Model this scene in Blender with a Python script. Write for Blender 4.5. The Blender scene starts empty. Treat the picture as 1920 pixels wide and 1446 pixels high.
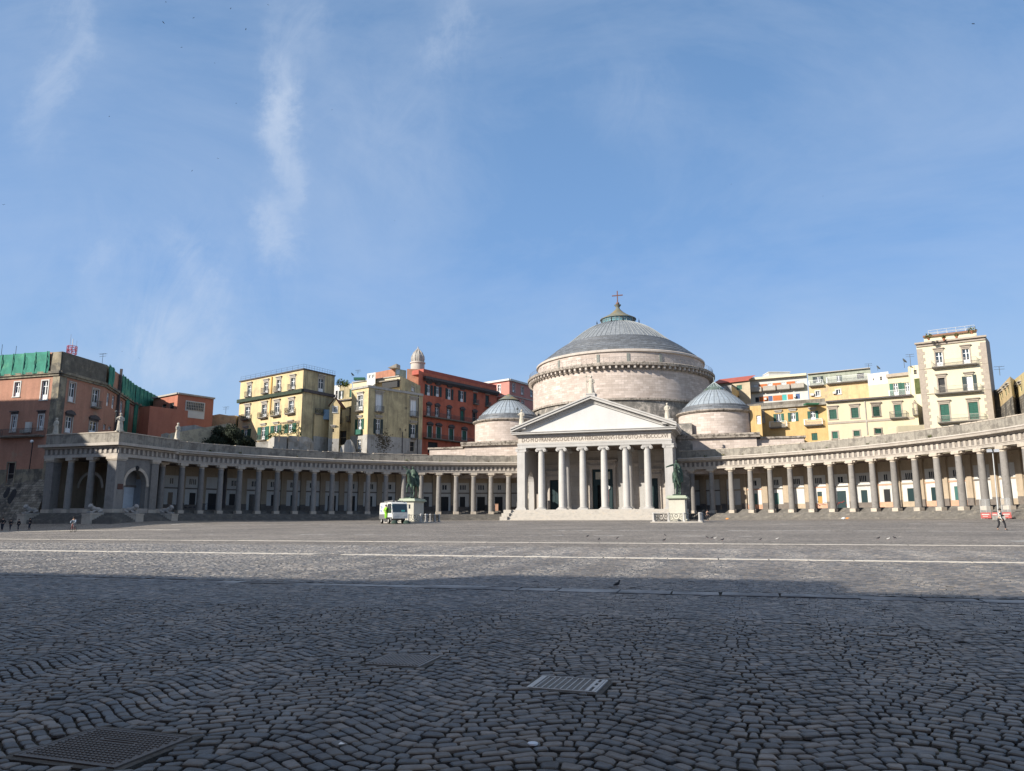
import bpy, math, random
import numpy as np
from mathutils import Vector, Matrix
random.seed(7)
rng = np.random.default_rng(11)
sc = bpy.context.scene
COL = sc.collection
pi = math.pi
# ------------------------------------------------------------------ camera, sky, sun
FPX, PITCH, ROLL, YAW = 1405.5, .17796, -.0022, .29704
CAM = np.array([25.666, -133.921, 1.6])
def _w(v):
    t = np.array([math.cos(YAW), -math.sin(YAW)]); n = np.array([math.sin(YAW), math.cos(YAW)])
    return np.array([v[0]*t[0]+v[1]*t[1], v[0]*n[0]+v[1]*n[1], v[2]])
FW = _w([0, math.cos(PITCH), math.sin(PITCH)]); U0 = _w([0, -math.sin(PITCH), math.cos(PITCH)]); R0 = _w([1, 0, 0])
RT = math.cos(ROLL)*R0+math.sin(ROLL)*U0; UP = -math.sin(ROLL)*R0+math.cos(ROLL)*U0
cd = bpy.data.cameras.new('camera'); cam = bpy.data.objects.new('camera', cd); COL.objects.link(cam)
M = Matrix.Identity(4)
for i in range(3):
    M[i][0] = RT[i]; M[i][1] = UP[i]; M[i][2] = -FW[i]; M[i][3] = CAM[i]
cam.matrix_world = M
cd.sensor_width = 36; cd.sensor_fit = 'HORIZONTAL'; cd.lens = 36*FPX/1920; cd.clip_end = 6000; cd.clip_start = .1
sc.camera = cam
SX, SY, TE = -.67, -.742, .50        # horizontal direction to the sun, tangent of its height
EL = math.atan(TE)
w = bpy.data.worlds.new('World'); sc.world = w; w.use_nodes = True
nt = w.node_tree; N = nt.nodes; Lk = nt.links
bg = N['Background']; bg.inputs['Strength'].default_value = .071
sky = N.new('ShaderNodeTexSky'); sky.sky_type = 'NISHITA'; sky.sun_disc = False
sky.sun_elevation = EL; sky.sun_rotation = math.atan2(SX, SY); sky.altitude = 10
sky.air_density = 1.0; sky.dust_density = .6; sky.ozone_density = 2.2
def mth(op, a, b=None, c=None, tree=None):
    t = tree or nt
    n = t.nodes.new('ShaderNodeMath'); n.operation = op
    for i, x in enumerate((a, b, c)):
        if x is None: continue
        if isinstance(x, (int, float)): n.inputs[i].default_value = x
        else: t.links.new(x, n.inputs[i])
    return n.outputs[0]
tc = N.new('ShaderNodeTexCoord')
def dotw(v):
    n = N.new('ShaderNodeVectorMath'); n.operation = 'DOT_PRODUCT'; Lk.new(tc.outputs['Generated'], n.inputs[0]); n.inputs[1].default_value = v
    return n.outputs['Value']
# cirrus: bands laid out by compass bearing and height in the sky dome
H0 = Vector((-.2927, .9562, 0)); H1 = Vector((.9562, .2927, 0))
df = mth('MAXIMUM', dotw(H0), .05)
su = mth('DIVIDE', dotw(H1), df); sv = mth('DIVIDE', dotw((0, 0, 1)), df)
cmb = N.new('ShaderNodeCombineXYZ'); Lk.new(su, cmb.inputs[0]); Lk.new(sv, cmb.inputs[1])
def noise(scale, detail, rough=.5, sx=1, sy=1, off=0, dist=0):
    mp = N.new('ShaderNodeMapping'); mp.inputs['Scale'].default_value = (sx, sy, 1); mp.inputs['Location'].default_value = (off, off*.7, off)
    Lk.new(cmb.outputs[0], mp.inputs[0])
    n = N.new('ShaderNodeTexNoise'); n.inputs['Scale'].default_value = scale; n.inputs['Detail'].default_value = detail
    n.inputs['Roughness'].default_value = rough; n.inputs['Distortion'].default_value = dist
    Lk.new(mp.outputs[0], n.inputs['Vector']); return n.outputs['Fac']
wx = mth('MULTIPLY', mth('SUBTRACT', noise(6, 7, .65), .5), .19); wy = mth('MULTIPLY', mth('SUBTRACT', noise(6, 7, .65, off=3), .5), .17)
cu = mth('ADD', su, wx); cv = mth('ADD', sv, wy)
def blob(u0, v0, u1, v1, wd, amp):
    # soft streak along the segment (u0,v0)-(u1,v1)
    mu, mv = (u0+u1)/2, (v0+v1)/2; L = math.hypot(u1-u0, v1-v0)/2; cx, cy = (u1-u0)/2/L, (v1-v0)/2/L
    a = mth('SUBTRACT', cu, mu); b = mth('SUBTRACT', cv, mv)
    p = mth('ADD', mth('MULTIPLY', a, cx/L), mth('MULTIPLY', b, cy/L)); q = mth('ADD', mth('MULTIPLY', a, -cy/wd), mth('MULTIPLY', b, cx/wd))
    r = mth('ADD', mth('POWER', mth('ABSOLUTE', p), 3), mth('MULTIPLY', q, q))
    return mth('MULTIPLY', mth('EXPONENT', mth('MULTIPLY', r, -1.0)), amp)
def uvp(px, py):
    d = FW+RT*(px-960)/FPX-UP*(py-723)/FPX
    f = d[0]*H0[0]+d[1]*H0[1]; return (d[0]*H1[0]+d[1]*H1[1])/f, d[2]/f
acc = None
for (x0, y0, x1, y1, wd, am) in [(150, -40, 90, 260, .022, .28), (530, 90, 530, 300, .024, .42), (505, 190, 560, 230, .036, .42), (548, 240, 538, 420, .024, .3), (482, 370, 525, 500, .02, .42), (520, 60, 600, 20, .06, .2),
        (860, -20, 830, 130, .025, .27), (330, 440, 430, 580, .022, .26), (300, 590, 320, 720, .035, .36), (170, 460, 200, 500, .02, .16), (60, 500, 560, 640, .13, .16), (700, 60, 760, 420, .12, .12), (1100, 240, 1260, 120, .1, .1), (330, 600, 480, 640, .05, .16)]:
    u0, v0 = uvp(x0, y0); u1, v1 = uvp(x1, y1)
    b = blob(u0, v0, u1, v1, wd, am); acc = b if acc is None else mth('ADD', acc, b)
fib = noise(9, 10, .7, 1.0, .6, 5, 1.2)
fib = mth('MULTIPLY_ADD', mth('SUBTRACT', fib, .5), 4.2, 1.0)
dens = mth('MULTIPLY', acc, mth('MAXIMUM', fib, .1))
thin = mth('MULTIPLY', mth('MAXIMUM', mth('SUBTRACT', noise(2.2, 7, .62, .8, 1.5, 9, .5), .38), 0), .85)
dens = mth('MULTIPLY', mth('SUBTRACT', 1.0, mth('EXPONENT', mth('MULTIPLY', mth('ADD', dens, thin), -1.3))), .8)
mix = N.new('ShaderNodeMixRGB'); Lk.new(dens, mix.inputs[0])
hsv = N.new('ShaderNodeMixRGB'); hsv.blend_type = 'MULTIPLY'; hsv.inputs[0].default_value = 1; hsv.inputs[2].default_value = (1, 1, 1, 1)
rp = N.new('ShaderNodeValToRGB'); Lk.new(mth('MULTIPLY', dotw((0, 0, 1)), 1.0), rp.inputs[0]); e = rp.color_ramp.elements
for i, (p_, c_) in enumerate([(0, (3.2, 4.9, 7.1)), (.13, (2.85, 4.7, 7.5)), (.3, (2.05, 3.85, 7.15)), (.6, (1.4, 2.8, 5.3)), (1, (.7, 1.6, 3.4))]):
    k = e[0] if i == 0 else e.new(p_)
    k.position = p_; k.color = (*[x/8 for x in c_], 1)
e[-1].position = 1
skm = N.new('ShaderNodeMixRGB'); skm.inputs[0].default_value = .8; Lk.new(sky.outputs[0], skm.inputs[1])
rs = N.new('ShaderNodeMixRGB'); rs.blend_type = 'MULTIPLY'; rs.inputs[0].default_value = 1; Lk.new(rp.outputs[0], rs.inputs[1]); rs.inputs[2].default_value = (8, 8, 8, 1)
Lk.new(rs.outputs[0], skm.inputs[2])
Lk.new(skm.outputs[0], hsv.inputs[1]); SKYTINT = hsv
Lk.new(hsv.outputs[0], mix.inputs[1]); mix.inputs[2].default_value = (5.6, 6.4, 7.7, 1)
Lk.new(mix.outputs[0], bg.inputs['Color'])
sl = bpy.data.lights.new('sun', 'SUN'); sl.energy = 4.8; sl.angle = math.radians(.53); sl.color = (1, .93, .82)
so = bpy.data.objects.new('sun', sl); COL.objects.link(so); so.location = (0, -60, 80)
so.rotation_euler = Vector((SX, SY, TE)).to_track_quat('Z', 'Y').to_euler()
sc.view_settings.view_transform = 'Standard'; sc.view_settings.look = 'None'; sc.view_settings.exposure = .7; sc.view_settings.gamma = 1
sc.cycles.max_bounces = 5; sc.cycles.diffuse_bounces = 3

# ------------------------------------------------------------------ measuring helpers
def ray(px, py): return FW+RT*(px-960)/FPX-UP*(py-723)/FPX
def onY(px, py, Y):
    d = ray(px, py); return CAM+d*(Y-CAM[1])/d[1]
def onZ(px, py, z):
    d = ray(px, py); return CAM+d*(z-CAM[2])/d[2]
CY, RC = -52.3, 63.9                     # centre and radius of the arcade columns
def smooth(t): t = np.clip(t, 0, 1); return t*t*(3-2*t)
def ground(x, y):
    x = np.asarray(x, float); y = np.asarray(y, float)
    z = np.interp(y, [-400, -200, -140, -72, -58, -45, -30, 0, 30, 900], [-.9, -.79, -.072, .735, .98, 1.27, 1.45, 1.6, 1.62, 1.62])
    r = np.hypot(x, y-CY); s = smooth((r-48)/12)*smooth((y+56)/14)
    z = z*(1-s)+1.64*s
    z = z-.36*smooth((-x-30)/32)*(1-smooth((y+59)/10))
    return z
def gz(x, y): return float(ground(x, y))
def onG(px, py):
    d = ray(px, py); lo = 1.0
    for i in range(4000):
        p = CAM+d*lo
        if p[2] < gz(p[0], p[1]): break
        lo += .06
    return CAM+d*(lo-.03)

# ------------------------------------------------------------------ materials
MATS = {}
def mat(name, col, rough=.8, metal=0, var=.12, scale=.6, bump=0, bscale=20, col2=None, c2=.5, c2scale=.25, brick=None, spec=.35, streak=None, sharp=.12, ov=0):
    """procedural surface: base colour, two octaves of mottling, optional second colour in patches,
    optional block joints from the UV map (metres), optional dark vertical run-off streaks"""
    if name in MATS: return MATS[name]
    m = bpy.data.materials.new(name); m.use_nodes = True; MATS[name] = m
    t = m.node_tree; n = t.nodes; l = t.links; b = n['Principled BSDF']
    b.inputs['Roughness'].default_value = rough; b.inputs['Metallic'].default_value = metal; b.inputs['Specular IOR Level'].default_value = spec
    geo = n.new('ShaderNodeNewGeometry'); P = geo.outputs['Position']
    def nz(s, d=5, v=None, r=.6):
        q = n.new('ShaderNodeTexNoise'); q.inputs['Scale'].default_value = s; q.inputs['Detail'].default_value = d; q.inputs['Roughness'].default_value = r
        l.new(v or P, q.inputs['Vector']); return q.outputs['Fac']
    def mx(f, a, c, bt='MIX'):
        q = n.new('ShaderNodeMixRGB'); q.blend_type = bt
        for i, x in ((0, f), (1, a), (2, c)):
            if isinstance(x, (int, float)): q.inputs[i].default_value = x
            elif isinstance(x, tuple): q.inputs[i].default_value = (*x, 1)
            else: l.new(x, q.inputs[i])
        return q.outputs[0]
    def rampf(f, a, c):
        q = n.new('ShaderNodeMapRange'); q.inputs[1].default_value = a; q.inputs[2].default_value = c; l.new(f, q.inputs[0]); q.clamp = True; return q.outputs[0]
    c = tuple(col)
    cur = None
    if brick:
        bw, bh, mort, jit = brick
        uv = n.new('ShaderNodeUVMap'); br = n.new('ShaderNodeTexBrick'); l.new(uv.outputs[0], br.inputs['Vector'])
        br.inputs['Scale'].default_value = 1; br.inputs['Brick Width'].default_value = bw; br.inputs['Row Height'].default_value = bh
        br.inputs['Mortar Size'].default_value = mort; br.inputs['Mortar Smooth'].default_value = .2
        br.inputs['Color1'].default_value = (*[x*(1+jit) for x in c], 1); br.inputs['Color2'].default_value = (*[x*(1-jit)*(1, .97, .93)[i] for i, x in enumerate(c)], 1)
        br.inputs['Mortar'].default_value = (*[x*.5 for x in c], 1); cur = br.outputs['Color']
    if cur is None:
        rgb = n.new('ShaderNodeRGB'); rgb.outputs[0].default_value = (*c, 1); cur = rgb.outputs[0]
    if col2 is not None:
        f = rampf(nz(c2scale, 6, r=.65), c2-sharp/2, c2+sharp/2); cur = mx(f, cur, tuple(col2))
    lo = 1-var; hi = 1+var
    f1 = rampf(nz(scale, 5), .3, .7); cur = mx(1.0, cur, mx(f1, (lo, lo, lo), (hi, hi, hi)), 'MULTIPLY')
    f2 = rampf(nz(scale*9, 4), .3, .7); a, d = 1-var*.6, 1+var*.6; cur = mx(1.0, cur, mx(f2, (a, a, a), (d, d, d)), 'MULTIPLY')
    if streak:
        mp = n.new('ShaderNodeMapping'); mp.inputs['Scale'].default_value = (1.6, 1.6, .12); l.new(P, mp.inputs[0])
        f = rampf(nz(streak[1], 5, mp.outputs[0], .7), .48, .68); q = n.new('ShaderNodeMath'); q.operation = 'MULTIPLY'; q.inputs[1].default_value = streak[0]; l.new(f, q.inputs[0])
        cur = mx(q.outputs[0], cur, tuple(streak[2]) if len(streak) > 2 else (.06, .055, .05))
    if ov:
        oi = n.new('ShaderNodeObjectInfo'); cur = mx(1.0, cur, mx(oi.outputs['Random'], (1-ov,)*3, (1+ov,)*3), 'MULTIPLY')
    l.new(cur, b.inputs['Base Color'])
    if bump:
        bp = n.new('ShaderNodeBump'); bp.inputs['Strength'].default_value = bump; bp.inputs['Distance'].default_value = .03
        l.new(nz(bscale, 5), bp.inputs['Height']); l.new(bp.outputs[0], b.inputs['Normal'])
    return m
def glassmat():
    m = mat('window_glass', (.035, .05, .065), .08, var=.3, scale=.8, spec=.6); return m
church_stone = mat('church_ashlar', (.49, .42, .375), .85, var=.1, scale=.35, bump=.3, bscale=8, brick=(1.25, .46, .018, .2), streak=(.25, .7, (.3, .25, .21)), col2=(.44, .37, .325), c2=.56, c2scale=.2, sharp=.3)
church_pale = mat('church_pale_stone', (.46, .405, .355), .85, var=.12, scale=.4, bump=.2, streak=(.3, 1.1, (.24, .2, .17)))
church_rough = mat('church_weathered_stone', (.2, .185, .165), .95, var=.35, scale=.8, bump=.8, bscale=4, col2=(.34, .3, .26), c2=.55, c2scale=.8)
corniche = mat('stained_cornice_stone', (.31, .27, .23), .9, var=.25, scale=1.2, col2=(.10, .085, .07), c2=.55, c2scale=2.2, bump=.3)
marble = mat('portico_marble', (.42, .405, .385), .6, var=.08, scale=.5, streak=(.3, 1.2, (.3, .27, .24)), ov=.06)
marble2 = mat('step_marble', (.40, .37, .33), .8, var=.2, scale=1.5, col2=(.34, .3, .25), c2=.6, c2scale=1.5, bump=.3)
plaster_white = mat('white_render', (.52, .515, .505), .85, var=.06, scale=.4, streak=(.15, .9, (.4, .38, .35)))
lead = mat('lead_sheet', (.17, .185, .2), .55, metal=.0, var=.2, scale=.8, spec=.5, streak=(.35, 1.6, (.42, .44, .45)))
lead2 = mat('lead_slate', (.115, .125, .14), .6, var=.2, scale=1.2, brick=(1.1, .55, .035, .25), spec=.45)
lead3 = mat('pale_lead', (.27, .31, .35), .5, var=.1, scale=1, brick=(.95, 1.1, .03, .06), spec=.5)
moss = mat('mossy_cone', (.14, .15, .13), .9, col2=(.2, .15, .07), c2=.55, c2scale=1.2, var=.2)
lava = mat('grey_lava_column', (.215, .20, .185), .85, var=.18, scale=.9, bump=.35, bscale=12, streak=(.4, 1.3, (.31, .29, .265)), ov=.16, col2=(.15, .14, .13), c2=.58, c2scale=.9)
plinth_m = mat('pale_plinth', (.45, .39, .32), .85, var=.12, scale=1.5, col2=(.35, .3, .25), c2=.62, c2scale=2)
entab_m = mat('entablature_stone', (.42, .375, .325), .85, var=.15, scale=.8, streak=(.35, 1.6, (.25, .21, .18)))
metope_m = mat('metope_stone', (.19, .17, .155), .9, var=.3, scale=2.2, col2=(.3, .26, .22), c2=.58, c2scale=2.5)
parapet_m = mat('parapet_stone', (.29, .265, .225), .92, var=.2, scale=.7, bump=.5, bscale=5, col2=(.15, .135, .115), c2=.54, c2scale=.7, streak=(.65, 1.4, (.11, .1, .09)))
steps_m = mat('lava_steps', (.13, .12, .108), .9, var=.25, scale=1.2, col2=(.2, .18, .15), c2=.6, c2scale=1, bump=.4)
floor_m = mat('gallery_floor', (.34, .3, .26), .9, var=.2, scale=1)
tan_m = mat('tan_render', (.37, .3, .22), .9, var=.12, scale=.5, streak=(.35, 1.2, (.2, .16, .12)))
whitepanel = mat('white_panel', (.52, .515, .49), .85, var=.07, scale=.7, ov=.1, col2=(.4, .38, .34), c2=.66, c2scale=.7, streak=(.25, 1.5, (.3, .28, .25)))
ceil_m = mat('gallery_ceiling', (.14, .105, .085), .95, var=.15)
dado_m = mat('grey_dado', (.15, .13, .115), .9, var=.2, scale=2)
dark = mat('dark_opening', (.012, .013, .016), .6, var=.1)
green_door = mat('dark_green_paint', (.012, .032, .036), .5, var=.1)
teal_door = mat('teal_paint', (.05, .13, .12), .5, var=.1)
bronze_m = mat('green_patina_bronze', (.042, .07, .052), .6, metal=.25, var=.35, scale=3, col2=(.12, .19, .14), c2=.57, c2scale=1.6, streak=(.5, 3, (.02, .03, .025)))
iron = mat('black_iron', (.03, .03, .032), .5, metal=.6, var=.1)
glass = glassmat()
shut_g = mat('green_shutter', (.014, .085, .06), .6, var=.15, scale=3, ov=.3)
shut_d = mat('dark_shutter', (.018, .035, .035), .6, var=.12, scale=3)
white_wood = mat('white_window_frame', (.72, .73, .73), .6, var=.04)
trim_grey = mat('grey_window_surround', (.36, .33, .29), .9, var=.12, scale=2)
grill = mat('balcony_iron', (.10, .11, .11), .6, metal=.4, var=.1)
slab_m = mat('balcony_slab', (.2, .18, .155), .9, var=.2, scale=2)
weed_m = mat('weed_green', (.07, .10, .03), .9, var=.3, scale=4, col2=(.16, .1, .04), c2=.55, c2scale=3)
leaf_m = mat('dark_foliage', (.016, .024, .012), .8, var=.4, scale=1.5)
tuff = mat('tuff_wall', (.2, .18, .15), .95, var=.3, scale=.8, bump=.9, bscale=3, col2=(.075, .07, .065), c2=.55, c2scale=.6, brick=(.8, .38, .035, .3))

# ------------------------------------------------------------------ mesh builder
class MB:
    def __init__(s): s.v = []; s.f = []; s.uv = {}; s.mi = []; s.cur = 0; s.T = None
    def add(s, vs, fs, uvs=None):
        k = len(s.v)
        if s.T is not None: vs = [tuple(s.T @ Vector(p)) for p in vs]
        s.v += [tuple(map(float, p)) for p in vs]
        for i, f in enumerate(fs):
            if uvs: s.uv[len(s.f)] = uvs[i]
            s.f.append(tuple(k+j for j in f)); s.mi.append(s.cur)
        return s
    def box(s, x0, x1, y0, y1, z0, z1):
        return s.add([(x0, y0, z0), (x1, y0, z0), (x1, y1, z0), (x0, y1, z0), (x0, y0, z1), (x1, y0, z1), (x1, y1, z1), (x0, y1, z1)],
            [(0, 3, 2, 1), (4, 5, 6, 7), (0, 1, 5, 4), (1, 2, 6, 5), (2, 3, 7, 6), (3, 0, 4, 7)])
    def lathe(s, prof, n=24, c=(0, 0, 0), a0=0, a1=2*pi, sx=1, sy=1):
        full = abs(a1-a0-2*pi) < 1e-6; m = n if full else n+1; vs = []; rm = max(p[0] for p in prof)
        for i in range(m):
            a = a0+(a1-a0)*i/n
            for r, z in prof: vs.append((c[0]+sx*r*math.sin(a), c[1]+sy*r*math.cos(a), c[2]+z))
        fs = []; us = []; q = len(prof); ln = [0]
        for j in range(1, q): ln.append(ln[-1]+math.dist(prof[j], prof[j-1]))
        z0 = prof[0][1]
        for i in range(n):
            i2 = (i+1) % m; u0 = rm*(a0+(a1-a0)*i/n); u1 = rm*(a0+(a1-a0)*(i+1)/n)
            for j in range(q-1):
                fs.append((i*q+j, i*q+j+1, i2*q+j+1, i2*q+j)); us.append(((u0, z0+ln[j]), (u0, z0+ln[j+1]), (u1, z0+ln[j+1]), (u1, z0+ln[j])))
        return s.add(vs, fs, us)
    def ext(s, poly, z0, z1):
        n = len(poly); vs = [(x, y, z0) for x, y in poly]+[(x, y, z1) for x, y in poly]
        return s.add(vs, [tuple(range(n))[::-1], tuple(range(n, 2*n))]+[(i, (i+1) % n, n+(i+1) % n, n+i) for i in range(n)])
    def tube(s, pts, r, n=6):
        if not hasattr(r, '__len__'): r = [r]*len(pts)
        pts = [Vector(p) for p in pts]; vs = []
        for i, p in enumerate(pts):
            d = (pts[min(i+1, len(pts)-1)]-pts[max(i-1, 0)]).normalized()
            a = d.cross(Vector((0, 0, 1)) if abs(d.z) < .9 else Vector((1, 0, 0))).normalized(); b = d.cross(a)
            for k in range(n):
                t = 2*pi*k/n; vs.append(tuple(p+(a*math.cos(t)+b*math.sin(t))*r[i]))
        fs = [(i*n+k, i*n+(k+1) % n, (i+1)*n+(k+1) % n, (i+1)*n+k) for i in range(len(pts)-1) for k in range(n)]
        fs += [tuple(range(n))[::-1], tuple(range((len(pts)-1)*n, len(pts)*n))]
        return s.add(vs, fs)
    def ball(s, c, r, n=10, sc_=(1, 1, 1)):
        prof = [(r*math.sin(pi*j/(n//2+1)), -r*math.cos(pi*j/(n//2+1))) for j in range(n//2+2)]
        k = len(s.v); s.lathe([(max(a, 1e-4), b*sc_[2]) for a, b in prof], n, c, sx=sc_[0], sy=sc_[1]); return s
    def build(s, name, mats, parent=None, smooth_=False, **kw):
        me = bpy.data.meshes.new(name); me.from_pydata(s.v, [], s.f)
        if not isinstance(mats, (list, tuple)): mats = [mats]
        for m in mats: me.materials.append(m)
        uvl = me.uv_layers.new(name='UVMap'); dat = np.zeros(len(me.loops)*2)
        V = s.v
        for i, p in enumerate(me.polygons):
            p.material_index = s.mi[i]; ls = p.loop_start
            u = s.uv.get(i)
            if u:
                for k in range(p.loop_total): dat[2*(ls+k)] = u[k][0]; dat[2*(ls+k)+1] = u[k][1]
            else:
                nx, ny, nz = p.normal
                if abs(nz) < .75:
                    h = math.hypot(nx, ny) or 1; tx, ty = -ny/h, nx/h
                    for k in range(p.loop_total):
                        q = V[s.f[i][k]]; dat[2*(ls+k)] = q[0]*tx+q[1]*ty; dat[2*(ls+k)+1] = q[2]
                else:
                    for k in range(p.loop_total):
                        q = V[s.f[i][k]]; dat[2*(ls+k)] = q[0]; dat[2*(ls+k)+1] = q[1]
        uvl.data.foreach_set('uv', dat)
        if smooth_:
            me.polygons.foreach_set('use_smooth', [True]*len(me.polygons))
            me.set_sharp_from_angle(angle=math.radians(40))
        o = bpy.data.objects.new(name, me); COL.objects.link(o)
        hook(o, parent)
        for k, v in kw.items(): o[k] = v
        return o
def hook(o, parent):
    if parent is None: return
    o.parent = parent
    if parent.type == 'EMPTY': o.matrix_parent_inverse = Matrix.Translation(parent.location).inverted()
def part_copy(src, parent, loc, rz=0, kids=True):
    o = src.copy(); COL.objects.link(o); hook(o, parent); o.location = loc; o.rotation_euler = (0, 0, rz)
    if kids:
        for g in src.children:
            d = g.copy(); COL.objects.link(d); d.parent = o
    return o
def thing(name, label, cat, loc=(0, 0, 0), rz=0, group=None):
    o = bpy.data.objects.new(name, None); COL.objects.link(o); o.location = loc; o.rotation_euler = (0, 0, rz); o['label'] = label; o['category'] = cat; o.empty_display_size = .5
    if group: o['group'] = group
    return o
def tag(o, label, cat, group=None):
    o['label'] = label; o['category'] = cat
    if group: o['group'] = group
    return o
def copy_thing(src, loc, rz, label, scale=None):
    r = src.copy(); COL.objects.link(r); r.location = loc; r.rotation_euler = (0, 0, rz); r['label'] = label
    if scale: r.scale = (scale,)*3
    for ch in src.children:
        c = ch.copy(); COL.objects.link(c); c.parent = r
        for g in ch.children:
            d = g.copy(); COL.objects.link(d); d.parent = c
    return r
# ------------------------------------------------------------------ the ground of the square
def cobble_mat():
    m = bpy.data.materials.new('lava_cobbles'); m.use_nodes = True; t = m.node_tree; n = t.nodes; l = t.links; b = n['Principled BSDF']
    geo = n.new('ShaderNodeNewGeometry')
    cr = n.new('ShaderNodeValToRGB'); l.new(geo.outputs['Random Per Island'], cr.inputs[0]); e = cr.color_ramp.elements
    e[0].position = 0; e[0].color = (.042, .045, .050, 1); e[1].position = 1; e[1].color = (.16, .15, .14, 1)
    k = cr.color_ramp.elements.new(.45); k.color = (.078, .079, .081, 1); k = cr.color_ramp.elements.new(.8); k.color = (.108, .104, .1, 1)
    def nz(s, d=4):
        q = n.new('ShaderNodeTexNoise'); q.inputs['Scale'].default_value = s; q.inputs['Detail'].default_value = d; q.inputs['Roughness'].default_value = .65; l.new(geo.outputs['Position'], q.inputs['Vector']); return q.outputs['Fac']
    def mr(f, a, c, lo, hi):
        q = n.new('ShaderNodeMapRange'); l.new(f, q.inputs[0]); q.inputs[1].default_value = a; q.inputs[2].default_value = c; q.inputs[3].default_value = lo; q.inputs[4].default_value = hi; return q.outputs[0]
    def mul(a, f):
        q = n.new('ShaderNodeMixRGB'); q.blend_type = 'MULTIPLY'; q.inputs[0].default_value = 1; l.new(a, q.inputs[1]); l.new(f, q.inputs[2]); return q.outputs[0]
    sy = n.new('ShaderNodeSeparateXYZ'); l.new(geo.outputs['Position'], sy.inputs[0]); c = mul(cr.outputs[0], mr(nz(.35, 5), .3, .7, .72, 1.25)); c = mul(c, mr(sy.outputs[1], -130, -98, .84, 2.0)); wm = n.new('ShaderNodeRGB'); wm.outputs[0].default_value = (1.1, 1, .9, 1); c = mul(c, wm.outputs[0]); c = mul(c, mr(nz(28, 3), .3, .7, .8, 1.18)); c = mul(c, mr(nz(2.2, 5), .3, .7, .82, 1.15))  # shade and sun painted in along Y: dark foreground, paler sunlit strip
    l.new(c, b.inputs['Base Color']); l.new(mr(nz(6), .3, .7, .38, .62), b.inputs['Roughness']); b.inputs['Specular IOR Level'].default_value = .5
    bp = n.new('ShaderNodeBump'); bp.inputs['Strength'].default_value = .55; bp.inputs['Distance'].default_value = .008; l.new(nz(38, 5), bp.inputs['Height']); l.new(bp.outputs[0], b.inputs['Normal'])
    return m
def square_mat():
    # the same stones farther off: cell pattern of 12 cm setts with dark joints and dusty patches
    m = bpy.data.materials.new('square_setts'); m.use_nodes = True; t = m.node_tree; n = t.nodes; l = t.links; b = n['Principled BSDF']
    geo = n.new('ShaderNodeNewGeometry'); P = geo.outputs['Position']
    def nz(s, d=5, v=None):
        q = n.new('ShaderNodeTexNoise'); q.inputs['Scale'].default_value = s; q.inputs['Detail'].default_value = d; q.inputs['Roughness'].default_value = .65; l.new(v or P, q.inputs['Vector']); return q.outputs['Fac']
    def mr(f, a, c, lo, hi):
        q = n.new('ShaderNodeMapRange'); l.new(f, q.inputs[0]); q.inputs[1].default_value = a; q.inputs[2].default_value = c; q.inputs[3].default_value = lo; q.inputs[4].default_value = hi; return q.outputs[0]
    vo = n.new('ShaderNodeTexVoronoi'); vo.inputs['Scale'].default_value = 7.5; l.new(P, vo.inputs['Vector'])
    vd = n.new('ShaderNodeTexVoronoi'); vd.feature = 'DISTANCE_TO_EDGE'; vd.inputs['Scale'].default_value = 7.5; l.new(P, vd.inputs['Vector'])
    sp = n.new('ShaderNodeSeparateColor'); l.new(vo.outputs['Color'], sp.inputs[0])
    cr = n.new('ShaderNodeValToRGB'); l.new(sp.outputs[0], cr.inputs[0]); e = cr.color_ramp.elements
    e[0].color = (.155, .136, .118, 1); e[1].color = (.38, .333, .282, 1); k = cr.color_ramp.elements.new(.6); k.color = (.26, .228, .196, 1)
    def mul(a, f):
        q = n.new('ShaderNodeMixRGB'); q.blend_type = 'MULTIPLY'; q.inputs[0].default_value = 1; l.new(a, q.inputs[1]); l.new(f, q.inputs[2]); return q.outputs[0]
    c = mul(cr.outputs[0], mr(vd.outputs['Distance'], .02, .12, .35, 1)); c = mul(c, mr(nz(.12, 6), .3, .7, .78, 1.2)); c = mul(c, mr(nz(.6, 5), .3, .7, .84, 1.15))
    mp = n.new('ShaderNodeMapping'); mp.inputs['Scale'].default_value = (.05, .5, 1); l.new(P, mp.inputs[0]); c = mul(c, mr(nz(1, 6, mp.outputs[0]), .35, .65, .86, 1.12))
    l.new(c, b.inputs['Base Color']); b.inputs['Roughness'].default_value = .7; b.inputs['Specular IOR Level'].default_value = .35
    bp = n.new('ShaderNodeBump'); bp.inputs['Strength'].default_value = .7; bp.inputs['Distance'].default_value = .02; l.new(mr(vd.outputs['Distance'], 0, .2, 0, 1), bp.inputs['Height']); l.new(bp.outputs[0], b.inputs['Normal'])
    return m
joint_m = mat('joint_earth', (.028, .026, .022), .95, var=.4, scale=3, col2=(.03, .045, .015), c2=.62, c2scale=.5)
gxs = np.concatenate([np.linspace(-3000, -200, 8), np.arange(-180, 181, 4), np.linspace(200, 3000, 8)])
gys = np.concatenate([[-3000, -800, -300, -200], np.arange(-160, -101, 3), [-100.5, -100.45], np.arange(-98, 60, 2), [80, 150, 400, 1200, 4000]])
X, Y = np.meshgrid(gxs, gys); Z = ground(X, Y)
Z = Z-np.where((Y <= -100.49) & (Y > -150), .03, 0)
b = MB(); nx = len(gxs)
b.v = [(float(x), float(y), float(z)) for x, y, z in zip(X.ravel(), Y.ravel(), Z.ravel())]
for j in range(len(gys)-1):
    for i in range(nx-1):
        b.f.append((j*nx+i, j*nx+i+1, (j+1)*nx+i+1, (j+1)*nx+i)); b.mi.append(1 if -150 < gys[j] < -100.47 else 0)
me = bpy.data.meshes.new('square'); me.from_pydata(b.v, [], b.f); me.materials.append(square_mat()); me.materials.append(joint_m)
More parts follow.
